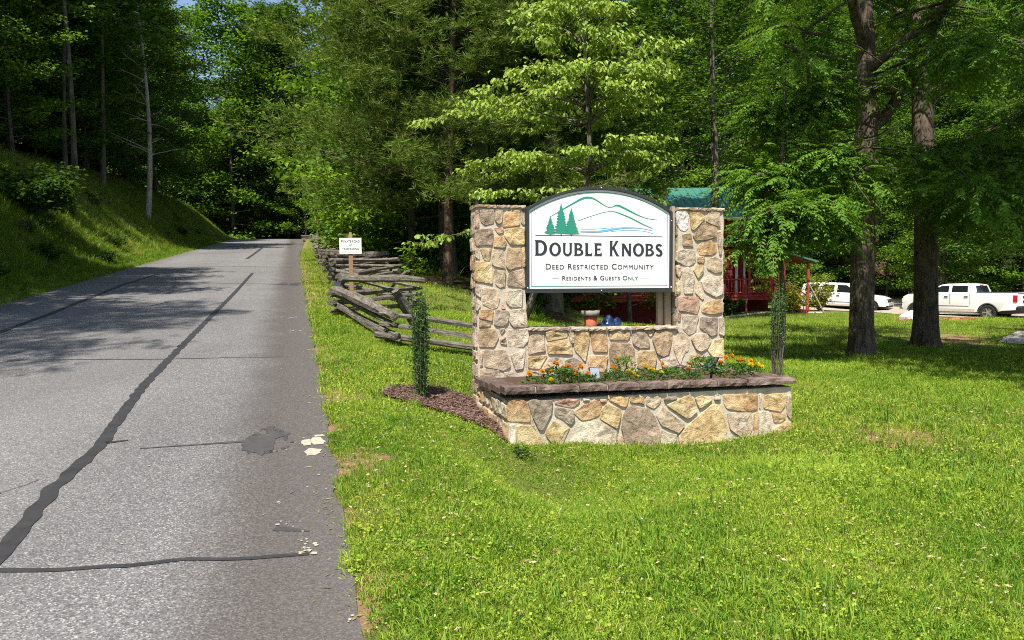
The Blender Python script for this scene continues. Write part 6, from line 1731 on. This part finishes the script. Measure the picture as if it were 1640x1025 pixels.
# ------------------------------------------------------------------ vehicles: x runs forward, y to the left, z up, origin under the rear axle
def bev_prism(name, poly, hw, mat, parent, bev=.05, taper=None, loc=None):
    bm = bmesh.new(); n = len(poly)
    a = [bm.verts.new((x, -hw, z)) for x, z in poly]; b = [bm.verts.new((x, hw, z)) for x, z in poly]
    bm.faces.new(a); bm.faces.new(b[::-1])
    for i in range(n): bm.faces.new((a[i], b[i], b[(i + 1) % n], a[(i + 1) % n]))
    bmesh.ops.recalc_face_normals(bm, faces=bm.faces)
    if taper:
        for v in bm.verts: v.co = taper(v.co)
    if bev:
        ed = [e for e in bm.edges if len(e.link_faces) == 2 and (abs(e.verts[0].co.y) > .1 and e.verts[0].co.y * e.verts[1].co.y > 0) and any(len(f.verts) > 6 for f in e.link_faces)]
        bmesh.ops.bevel(bm, geom=ed, offset=bev, segments=2, profile=.6, affect='EDGES', clamp_overlap=True)
    for f in bm.faces: f.smooth = len(f.verts) <= 4
    me = bpy.data.meshes.new(name); bm.to_mesh(me); bm.free()
    me.set_sharp_from_angle(angle=R(38)) if hasattr(me, 'set_sharp_from_angle') else None
    return obj(name, me, parent, mat, loc)
def arch_pts(cx, r, zb, n=9):
    a0 = math.asin(min(1, (zb - .40) / r)) if zb > .40 else -.05
    return [(cx + r * math.cos(a), .40 + r * math.sin(a)) for a in np.linspace(a0, math.pi - a0, n)]
def wheel(parent, x, y, side, r=.40, w=.26):
    t = empty('wheel', (x, y, r)); t.parent = parent
    t.rotation_euler = (R(90) * -side, 0, 0)
    mb = MB(); mb.lathe([(r * .58, -w / 2), (r * .93, -w / 2), (r, -w * .36), (r, w * .36), (r * .93, w / 2), (r * .62, w / 2), (r * .60, w * .30)], 28); mb.build('tyre', M['tyre'], t, True)
    mb = MB(); mb.lathe([(r * .61, w * .30), (r * .66, w * .44), (r * .60, w * .43), (r * .56, w * .22), (r * .1, w * .16)], 24)
    for k in range(5):
        a = 2 * math.pi * k / 5
        mb.box((math.cos(a) * r * .34, math.sin(a) * r * .34, w * .33), (r * .52, r * .15, w * .18), Matrix.Rotation(a, 3, 'Z'))
    mb.lathe([(r * .15, w * .3), (r * .13, w * .46)], 12); mb.build('rim', M['alloy'], t)
    mb = MB(); mb.lathe([(r * .56, w * .1), (r * .56, w * .2)], 20); mb.build('hub_shadow', M['car_dark'], t)
def side_glass(parent, poly, ymap, nm='window'):
    for sg in (-1, 1):
        mb = MB(); V = [(x, sg * (ymap(z) + .006), z) for x, z in poly] + [(x, sg * (ymap(z) - .02), z) for x, z in poly]
        n = len(poly); mb.add(V, [tuple(range(n)), tuple(range(n, 2 * n))] + [(i, (i + 1) % n, n + (i + 1) % n, n + i) for i in range(n)])
        mb.build(nm, M['dark_glass'], parent)
def vehicle_common(t, HWd, wb, doors, belt, handle_z, trim_z):
    for x in (0, wb):
        for sg in (-1, 1): wheel(t, x, sg * (HWd - .12), sg)
    for sg in (-1, 1):
        for x in doors['lines']:
            mb = MB(); mb.box((x, sg * (HWd + .001), (belt + .5) / 2 + .03), (.014, .008, belt - .5)); mb.build('door_gap', M['car_dark'], t)
        for x in doors['handles']:
            mb = MB(); mb.box((x, sg * (HWd + .025), handle_z), (.20, .03, .035)); mb.box((x, sg * (HWd + .004), handle_z - .005), (.17, .012, .07)); mb.build('door_handle', M['chrome'], t)
        mb = MB(); mb.box(((doors['trim'][0] + doors['trim'][1]) / 2, sg * (HWd + .012), trim_z), (doors['trim'][1] - doors['trim'][0], .028, .045)); mb.build('side_trim', M['chrome'], t)

# white pickup
ta = math.atan2(.82, -.57)
truck = thing('pickup_truck', 'white crew cab pickup truck parked on the gravel with its red tail lamp showing', 'pickup', (25.45, 39.35, -.74), ta)
HWt = .99
low = [(-1.30, .56), (-1.30, 1.38), (-1.26, 1.43), (.62, 1.42), (3.25, 1.40), (4.15, 1.33), (4.42, 1.20), (4.48, .95), (4.50, .62), (4.42, .46)] + [(4.13, .46)] + arch_pts(3.65, .47, .46)[1:-1] + [(3.17, .46), (3.1, .40), (.55, .40), (.48, .46)] + arch_pts(0, .47, .46)[1:-1] + [(-.48, .46), (-.6, .50)]
def tp_low(c):
    k = 1.0
    if c.x > 3.9: k = 1 - .10 * (c.x - 3.9) / .6
    if c.z < .6: k *= .97
    return Vector((c.x, c.y * k, c.z))
bev_prism('body', low, HWt, M['car_white'], truck, .045, tp_low)
cab = [(.62, 1.40), (.74, 1.82), (.95, 1.885), (1.4, 1.91), (2.1, 1.90), (2.42, 1.84), (3.22, 1.39)]
ym = lambda z: (HWt - .015) - (z - 1.40) * .36
bev_prism('cab', cab, HWt - .015, M['car_white'], truck, .04, lambda c: Vector((c.x, c.y * (ym(c.z) / (HWt - .015)), c.z)))
side_glass(truck, [(1.95, 1.45), (1.95, 1.80), (2.36, 1.79), (2.92, 1.47)], ym); side_glass(truck, [(.98, 1.45), (1.02, 1.80), (1.80, 1.81), (1.80, 1.45)], ym)
mb = MB(); mb.add([(.63, -.72, 1.46), (.63, .72, 1.46), (.735, .64, 1.79), (.735, -.64, 1.79)], [(0, 1, 2, 3)]); mb.V = [(x - .012, y, z) for x, y, z in mb.V]; mb.build('rear_window', M['dark_glass'], truck)
mb = MB(); mb.add([(3.16, -.80, 1.45), (3.16, .80, 1.45), (2.47, .70, 1.82), (2.47, -.70, 1.82)], [(0, 1, 2, 3)]); mb.V = [(x + .03, y, z + .012) for x, y, z in mb.V]; mb.build('windscreen', M['dark_glass'], truck)
mb = MB(); mb.box((-.33, 0, 1.437), (1.86, 1.86, .03)); mb.build('bed_cover', M['car_dark'], truck)
for sg in (-1, 1):
    mb = MB(); mb.box((-1.245, sg * .905, 1.13), (.14, .185, .36)); mb.build('tail_lamp', M['tail_red'], truck)
    mb = MB(); mb.box((4.38, sg * .76, .98), (.20, .30, .22)); mb.build('headlamp', M['head_lens'], truck)
    mb = MB(); mb.box((2.85, sg * 1.10, 1.47), (.14, .22, .19)); mb.build('wing_mirror', M['car_white'], truck)
    mb = MB()
    for cx in (0, 3.65):
        P = [(cx + .475 * math.cos(a), sg * (HWt + .002), .40 + .475 * math.sin(a)) for a in np.linspace(.12, math.pi - .12, 12)]; mb.tube(P, .028, 5)
    mb.build('wheel_arch', M['car_dark'], truck)
    mb = MB(); mb.box((1.85, sg * (HWt - .03), .36), (2.5, .14, .06)); mb.build('running_board', M['alloy'], truck)
    mb = MB(); mb.box((1.85, sg * (HWt - .004), .50), (2.45, .02, .14)); mb.build('dusty_sill', M['mud'], truck)
mb = MB(); mb.box((-1.40, 0, .60), (.22, 1.90, .20)); mb.build('bumper', M['car_dark'], truck)
mb = MB(); mb.box((-1.312, 0, 1.22), (.02, .34, .10)); mb.box((-1.312, 0, .98), (.02, .34, .10)); mb.build('tailgate_handle', M['car_dark'], truck)
mb = MB(); mb.box((-1.306, 0, 1.40), (.02, 1.5, .02)); mb.box((-1.306, 0, .74), (.02, 1.7, .02)); mb.build('tailgate_gap', M['car_dark'], truck)
mb = MB(); mb.box((4.49, 0, .98), (.06, 1.15, .30)); mb.build('grille', M['chrome'], truck)
mb = MB(); mb.box((4.54, 0, .60), (.14, 1.84, .22)); mb.build('front_bumper', M['chrome'], truck)
mb = MB(); mb.box((1.6, 0, .42), (5.2, 1.5, .16)); mb.build('chassis', M['car_dark'], truck)
mb = MB(); mb.box((.70, 0, 1.875), (.05, .40, .035)); mb.build('brake_lamp', M['tail_red'], truck)
vehicle_common(truck, HWt, 3.65, dict(lines=(.86, 1.87, 2.96), handles=(1.05, 2.06), trim=(.9, 3.0)), 1.38, 1.22, .72)

# white van-bodied estate
sa = math.atan2(-.6, .8)
suv = thing('sport_utility_vehicle', 'white long bodied car half hidden behind the nearer walnut trunk', 'car', (21.75, 52.45, -.68), sa)
suv.rotation_euler = (0, R(2.2), sa)
HWs = .98
low = [(-1.25, .60), (-1.28, 1.15), (-1.22, 1.22), (2.72, 1.20), (3.75, 1.10), (4.10, 1.00), (4.22, .86), (4.26, .60), (4.18, .44)] + [(3.78, .44)] + arch_pts(3.3, .46, .44)[1:-1] + [(2.82, .44), (2.75, .38), (.55, .38), (.47, .44)] + arch_pts(0, .46, .44)[1:-1] + [(-.47, .44), (-.7, .48)]
bev_prism('body', low, HWs, M['car_white'], suv, .05, lambda c: Vector((c.x, c.y * (1 - .10 * max(0, c.x - 3.6) / .6), c.z)))
gh = [(-1.24, 1.20), (-1.12, 1.80), (-.8, 1.90), (.6, 1.93), (1.6, 1.90), (1.95, 1.83), (2.80, 1.19)]
ys = lambda z: (HWs - .012) - (z - 1.20) * .26
bev_prism('cabin', gh, HWs - .012, M['car_white'], suv, .04, lambda c: Vector((c.x, c.y * (ys(c.z) / (HWs - .012)), c.z)))
side_glass(suv, [(-1.0, 1.30), (-.92, 1.78), (-.02, 1.80), (-.22, 1.30)], ys); side_glass(suv, [(.05, 1.30), (.20, 1.80), (.95, 1.80), (.92, 1.30)], ys); side_glass(suv, [(1.12, 1.30), (1.14, 1.80), (1.72, 1.79), (2.40, 1.28)], ys)
mb = MB(); mb.add([(2.74, -.80, 1.25), (2.74, .80, 1.25), (2.0, .70, 1.80), (2.0, -.70, 1.80)], [(0, 1, 2, 3)]); mb.V = [(x + .03, y, z + .014) for x, y, z in mb.V]; mb.build('windscreen', M['dark_glass'], suv)
mb = MB(); mb.box((4.245, 0, .83), (.05, 1.10, .20)); mb.build('grille', M['car_dark'], suv)
mb = MB(); mb.box((4.275, 0, .83), (.03, 1.08, .035)); mb.build('grille_bar', M['chrome'], suv)
mb = MB(); mb.box((4.28, 0, .60), (.16, 1.80, .17)); mb.build('bumper', M['car_white'], suv)
mb = MB(); mb.box((4.26, 0, .44), (.12, 1.60, .12)); mb.build('lower_grille', M['car_dark'], suv)
for sg in (-1, 1):
    mb = MB(); mb.box((4.13, sg * .72, .87), (.18, .34, .15)); mb.build('headlamp', M['head_lens'], suv)
    mb = MB(); mb.box((4.16, sg * .74, .755), (.14, .30, .05)); mb.build('indicator', M['amber'], suv)
    mb = MB(); mb.box((2.35, sg * 1.08, 1.30), (.12, .20, .16)); mb.build('wing_mirror', M['car_dark'], suv)
    mb = MB(); mb.box((1.65, sg * (HWs - .004), .47), (2.1, .02, .12)); mb.build('dusty_sill', M['mud'], suv)
    mb = MB()
    for cx in (0, 3.3):
        P = [(cx + .465 * math.cos(a), sg * (HWs + .001), .40 + .465 * math.sin(a)) for a in np.linspace(.12, math.pi - .12, 12)]; mb.tube(P, .022, 5)
    mb.build('wheel_arch', M['car_dark'], suv)
mb = MB(); mb.box((1.6, 0, .40), (4.8, 1.5, .16)); mb.build('chassis', M['car_dark'], suv)
vehicle_common(suv, HWs, 3.3, dict(lines=(.0, 1.03, 2.2), handles=(.16, 1.2), trim=(.5, 2.8)), 1.2, 1.08, .66)
# ------------------------------------------------------------------ grass: tufts set on the ground by geometry nodes, one object for each kind of turf
def tuft_mesh(name, seed, nb, h, w, spread, mat, lean=.5, seg=2):
    rg = np.random.default_rng(seed); V, F, A = [], [], []
    for i in range(nb):
        a = rg.uniform(0, 6.28); r = spread * math.sqrt(rg.uniform(0, 1)); o = np.array([r * math.cos(a), r * math.sin(a), -.006])
        la = a + rg.uniform(-1.4, 1.4); hh = h * rg.uniform(.55, 1.15); ln = lean * rg.uniform(.25, 1.2)
        d = np.array([math.cos(la), math.sin(la), 0]); fa = rg.uniform(0, 3.14); sdv = np.array([math.cos(fa), math.sin(fa), 0]); ww = w * rg.uniform(.7, 1.25); b = len(V); va = rg.uniform(0, 1)
        m1 = o + d * hh * ln * .32 + np.array([0, 0, hh * .62]); e = o + d * hh * ln + np.array([0, 0, hh * (1 - .32 * ln)])
        V += [o - sdv * ww / 2, o + sdv * ww / 2, m1 - sdv * ww * .42, m1 + sdv * ww * .42, e]; A += [va] * 5
        F += [(b, b + 1, b + 3, b + 2), (b + 2, b + 3, b + 4)]
    return mesh_np(name, np.array(V), F, False, {'var': np.array(A)}, [M[mat]])
def clover_mesh(name, seed, nl, r, L, mat):
    rg = np.random.default_rng(seed); n = nl
    a = rg.uniform(0, 6.28, n); q = r * np.sqrt(rg.uniform(0, 1, n))
    P = np.stack([q * np.cos(a), q * np.sin(a), rg.uniform(.012, .045, n)], 1); D = np.stack([np.cos(a), np.sin(a), rg.uniform(-.3, .5, n)], 1) + rg.normal(0, .4, (n, 3))
    return leaves(name, P, D, rnd_dirs(rg, n, .5, 1), rg.uniform(.6, 1.2, n) * L, rg.uniform(.6, .9, n) * L, rg.uniform(0, 1, n), M[mat], .55)
def scatter_tufts(name, label, protos, pts, scl, idx, rng_, tilt=.18):
    """protos are meshes; pts (n,3)"""
    col = bpy.data.collections.new(name + '_kinds')
    for i, me in enumerate(protos):
        o = bpy.data.objects.new('%s_%02d' % (name, i), me); col.objects.link(o)
    n = len(pts)
    rot = np.stack([rng_.normal(0, tilt, n), rng_.normal(0, tilt, n), rng_.uniform(0, 6.283, n)], 1)
    me = bpy.data.meshes.new(name); me.vertices.add(n); me.vertices.foreach_set('co', np.asarray(pts, np.float32).ravel())
    a = me.attributes.new('rot', 'FLOAT_VECTOR', 'POINT'); a.data.foreach_set('vector', rot.astype(np.float32).ravel())
    a = me.attributes.new('scl', 'FLOAT', 'POINT'); a.data.foreach_set('value', np.asarray(scl, np.float32))
    a = me.attributes.new('pick', 'INT', 'POINT'); a.data.foreach_set('value', np.asarray(idx, np.int32))
    me.update()
    o = obj(name, me); props(o, label, None, None, 'stuff')
    ng = bpy.data.node_groups.new(name, 'GeometryNodeTree')
    ng.interface.new_socket('Geometry', in_out='INPUT', socket_type='NodeSocketGeometry'); ng.interface.new_socket('Geometry', in_out='OUTPUT', socket_type='NodeSocketGeometry')
    N = ng.nodes; gi = N.new('NodeGroupInput'); go = N.new('NodeGroupOutput')
    ip = N.new('GeometryNodeInstanceOnPoints'); ci = N.new('GeometryNodeCollectionInfo')
    ci.inputs['Collection'].default_value = col; ci.inputs['Separate Children'].default_value = True; ci.inputs['Reset Children'].default_value = True
    def na(nm, typ):
        x = N.new('GeometryNodeInputNamedAttribute'); x.data_type = typ; x.inputs['Name'].default_value = nm
        return next(s for s in x.outputs if s.enabled and s.name == 'Attribute')
    L = ng.links
    L.new(gi.outputs[0], ip.inputs['Points']); L.new(ci.outputs[0], ip.inputs['Instance']); ip.inputs['Pick Instance'].default_value = True
    L.new(na('pick', 'INT'), ip.inputs['Instance Index']); L.new(na('rot', 'FLOAT_VECTOR'), ip.inputs['Rotation']); L.new(na('scl', 'FLOAT'), ip.inputs['Scale'])
    L.new(ip.outputs[0], go.inputs[0])
    md = o.modifiers.new('tufts', 'NODES'); md.node_group = ng
    return o
M['grass_blue'] = leaf_mat('coarse_grass_blade', (0.085, 0.20, 0.018), (0.33, 0.45, 0.055), 0.30, objvar=.5)
KG = [tuft_mesh('grass_tuft', 1, 15, .040, .0036, .040, 'grass', .9), tuft_mesh('grass_tuft', 2, 13, .050, .0038, .045, 'grass', 1.1), tuft_mesh('grass_tuft', 3, 16, .032, .0036, .05, 'grass', 1.1), tuft_mesh('grass_tuft', 4, 11, .064, .0042, .04, 'grass', 1.1),
      clover_mesh('grass_weed', 5, 18, .055, .013, 'grass'), clover_mesh('grass_weed', 6, 14, .05, .018, 'grass'), tuft_mesh('grass_tuft', 7, 8, .12, .0056, .03, 'grass_blue', 1.0), tuft_mesh('grass_tuft', 8, 12, .05, .004, .05, 'grass_dry', 1.0), clover_mesh('grass_weed', 9, 8, .06, .026, 'grass')]
rgG = np.random.default_rng(99)
mc, msn = math.cos(MA), math.sin(MA)
def lawn_points(n, gen, hmin=0.0, edge=.015):
    X, Y = gen(n)
    s, t = st_of(X, Y); dr = t - edge_r(s)
    ragged = edge + .03 * bumps(X, Y, 5.0, 2) + .04 * bumps(X, Y, 14.0, 6)
    k = dr > ragged
    u = (X - MX) * mc + (Y - MY) * msn; v = -(X - MX) * msn + (Y - MY) * mc
    k &= ~((u > .03) & (u < MW - .03) & (v > -PLD + .02) & (v < PD - .02))
    k &= ~inside(MUL, X, Y); k &= ~inside(RM, X, Y)
    drv = [(12.9, 19.7), (13.8, 21.0), (16.0, 23.5), (19.6, 27.0), (23.4, 32.5), (23.0, 37), (21.2, 42), (18.8, 46.4), (18.4, 48.3), (19.5, 51), (20, 57), (34, 56), (35, 40), (34, 26), (26, 18), (14.2, 17.6)]
    k &= ~inside(drv, X, Y)
    k &= ~((X > 1.2) & (X < 18.4) & (Y > 42.1))
    fm = forest_mask(X, Y); k &= rgG.uniform(0, 1, n) > fm * 1.3
    # bare patches
    q = np.zeros(n)
    for (dx, dy, rr, kk) in ((-.55, 6.0, .30, .5), (3.5, 6.6, .55, .6), (4.4, 5.6, .35, .5), (0.4, 5.5, .30, .4), (1.5, 5.5, .30, .4), (-.9, 5.0, .25, .7), (-1.25, 6.2, .2, .7), (-1.5, 6.9, .2, .7), (11.5, 19.5, 1.6, .8), (12.6, 21.5, 1.3, .7), (0.1, 4.4, .22, .4), (2.6, 4.9, .28, .5), (5.5, 19, .8, .5), (3.4, 17.2, .9, .5)):
        q += kk * np.exp(-(((X - dx) ** 2 + (Y - dy) ** 2) / rr ** 2))
    q += .35 * np.exp(-((dr - .08) / .08) ** 2)
    k &= rgG.uniform(0, 1, n) > q + .13 * (bumps(X, Y, 6.5, 8) > .45)
    return X[k], Y[k]
def polar(y0, y1, a0, a1, p=1.0):
    def g(n):
        r = np.sqrt(rgG.uniform(y0 ** 2, y1 ** 2, n)); a = np.radians(rgG.uniform(a0, a1, n)); return r * np.sin(a), r * np.cos(a)
    return g
def pick(n, X, Y, near):
    p = rgG.uniform(0, 1, n); cl = bumps(X, Y, 2.3, 5) * .5 + .5
    i = rgG.integers(0, 4, n)
    i = np.where(p > .985 - .17 * cl, rgG.choice([4, 4, 4, 4, 5, 5, 8] if near else [4, 5, 5, 5], n), i)
    tall = bumps(X, Y, 1.7, 11) + .6 * bumps(X, Y, 4.0, 3)
    rt_ = sstep(2.2, 3.4, X - .25 * (Y - 4)) * (Y < 9)
    i = np.where((rgG.uniform(0, 1, n) < .012 + .05 * (tall > .5) + .06 * rt_), 6, i)
    s, t = st_of(X, Y); dry = np.exp(-((t - edge_r(s) - .8) / .7) ** 2) * sstep(11, 16, s)
    i = np.where(rgG.uniform(0, 1, n) < .05 + .34 * dry, 7, i)
    return i
for (n, y0, y1, a0, a1, sc, nm) in ((92000, 1.9, 6.6, -30, 62, .95, 'near'), (104000, 6.6, 14.5, -40, 50, 1.2, 'middle'), (80000, 14.5, 46, -26, 42, 2.0, 'far')):
    X, Y = lawn_points(n, polar(y0, y1, a0, a1)); m = len(X)
    i = pick(m, X, Y, nm == 'near')
    Z = ground_z(X, Y, False)
    sc_ = .86 * sc * rgG.uniform(.7, 1.3, m) * (1 + .25 * bumps(X, Y, 1.1, 7))
    if nm == 'middle': sc_ *= 1.0
    scatter_tufts('lawn_grass', {'near': 'bright green grass and clover in the foreground', 'middle': 'bright green lawn grass round the monument', 'far': 'lawn grass stretching back under the walnut trees'}[nm], KG, np.stack([X, Y, Z], 1), sc_, i, rgG)
# bank grass: longer and darker, thinning into leaf litter
KB = [tuft_mesh('grass_tuft', 21, 14, .22, .010, .10, 'grass_bank', .8), tuft_mesh('grass_tuft', 22, 12, .30, .011, .10, 'grass_bank', .9), tuft_mesh('grass_tuft', 23, 16, .16, .009, .12, 'grass_bank', 1.0), clover_mesh('grass_weed', 24, 14, .13, .06, 'grass_bank'), tuft_mesh('grass_tuft', 25, 10, .22, .009, .08, 'grass_dry', .9)]
n = 64000
s = rgG.uniform(6, 82, n) ** 1.0; d = rgG.uniform(.05, 6.6, n)
X, Y = xy_of(s, edge_l(s) - d)
k = rgG.uniform(0, 1, n) > forest_mask(X, Y) * 1.05
k &= rgG.uniform(0, 1, n) > .40 * sstep(26, 34, s) * (bumps(X, Y, 1.3, 2) > -.1) * (d > 1)
X, Y, s, d = X[k], Y[k], s[k], d[k]; m = len(X)
i = rgG.choice([0, 0, 1, 2, 2, 3], m); i = np.where(rgG.uniform(0, 1, m) < .03 + .22 * sstep(26, 36, s) * (d > .8), 4, i)
sc_ = rgG.uniform(.6, 1.25, m) * (0.42 + .58 * sstep(.0, 1.4, d)) * (1 + .2 * bumps(X, Y, 1.5, 4))
scatter_tufts('bank_grass', 'rough long grass covering the left bank', KB, np.stack([X, Y, ground_z(X, Y, False)], 1), sc_, i, rgG)
# low plants on the woodland floor
KF = [clover_mesh('fern', 31, 26, .30, .15, 'leaf_bush'), clover_mesh('fern', 32, 20, .24, .12, 'leaf_maple'), tuft_mesh('grass_tuft', 33, 10, .3, .014, .12, 'grass_bank', 1.0)]
n = 9000
X = rgG.uniform(-34, 48, n); Y = rgG.uniform(18, 72, n); k = (forest_mask(X, Y) > .6) & (rgG.uniform(0, 1, n) < .25 + .5 * (bumps(X, Y, .6, 3) > 0)); X, Y = X[k], Y[k]; m = len(X)
scatter_tufts('undergrowth', 'low leafy undergrowth on the woodland floor', KF, np.stack([X, Y, ground_z(X, Y, False)], 1), rgG.uniform(.6, 1.8, m), rgG.integers(0, 3, m), rgG, .3)
# fallen leaves and straw in the verge
n = 1500
s = rgG.uniform(3.0, 30, n); X, Y = xy_of(s, edge_r(s) + rgG.normal(.02, .10, n)); Z = np.where(st_of(X, Y)[1] < edge_r(s), road_z(s) + .004, ground_z(X, Y, False) + .006)
props(obj('straw_litter', leaves('straw_litter', np.stack([X, Y, Z], 1), rnd_dirs(rgG, n, -.06, .10), rnd_dirs(rgG, n, .8, 1), rgG.uniform(.02, .07, n), rgG.uniform(.004, .012, n), rgG.uniform(0, 1, n), M['grass_dry'], .5)), 'straw and dry leaf scraps along the road edge', None, None, 'stuff')
n = 9000
X, Y = lawn_points(n, polar(2.2, 9.5, -14, 42), edge=.02); m = len(X)
M['straw'] = leaf_mat('dry_scrap', (0.20, 0.115, 0.065), (0.52, 0.42, 0.26), 0.05, rough=.9, spec=.1)
props(obj('straw_litter', leaves('straw_litter', np.stack([X, Y, ground_z(X, Y, False) + rgG.uniform(.008, .03, m)], 1), rnd_dirs(rgG, m, -.2, .3), rnd_dirs(rgG, m, .6, 1), rgG.uniform(.014, .045, m), rgG.uniform(.004, .016, m), rgG.uniform(0, 1, m), M['straw'], .5)), 'brown leaf scraps lying among the foreground grass', None, None, 'stuff')
# clover heads
n = 150
X, Y = lawn_points(n, polar(2.6, 7.5, -12, 40)); m = len(X); P0_ = np.stack([X, Y, ground_z(X, Y, False) + .055], 1); j = np.repeat(np.arange(m), 7)
M['clover'] = leaf_mat('clover_head', (0.45, 0.40, 0.32), (0.72, 0.68, 0.60), .2)
props(obj('clover_flowers', leaves('clover_flowers', P0_[j], rnd_dirs(rgG, len(j), -.2, 1), rnd_dirs(rgG, len(j)), .011, .008, rgG.uniform(0, 1, len(j)), M['clover'], .6)), 'tiny white clover heads scattered in the grass', None, None, 'stuff')
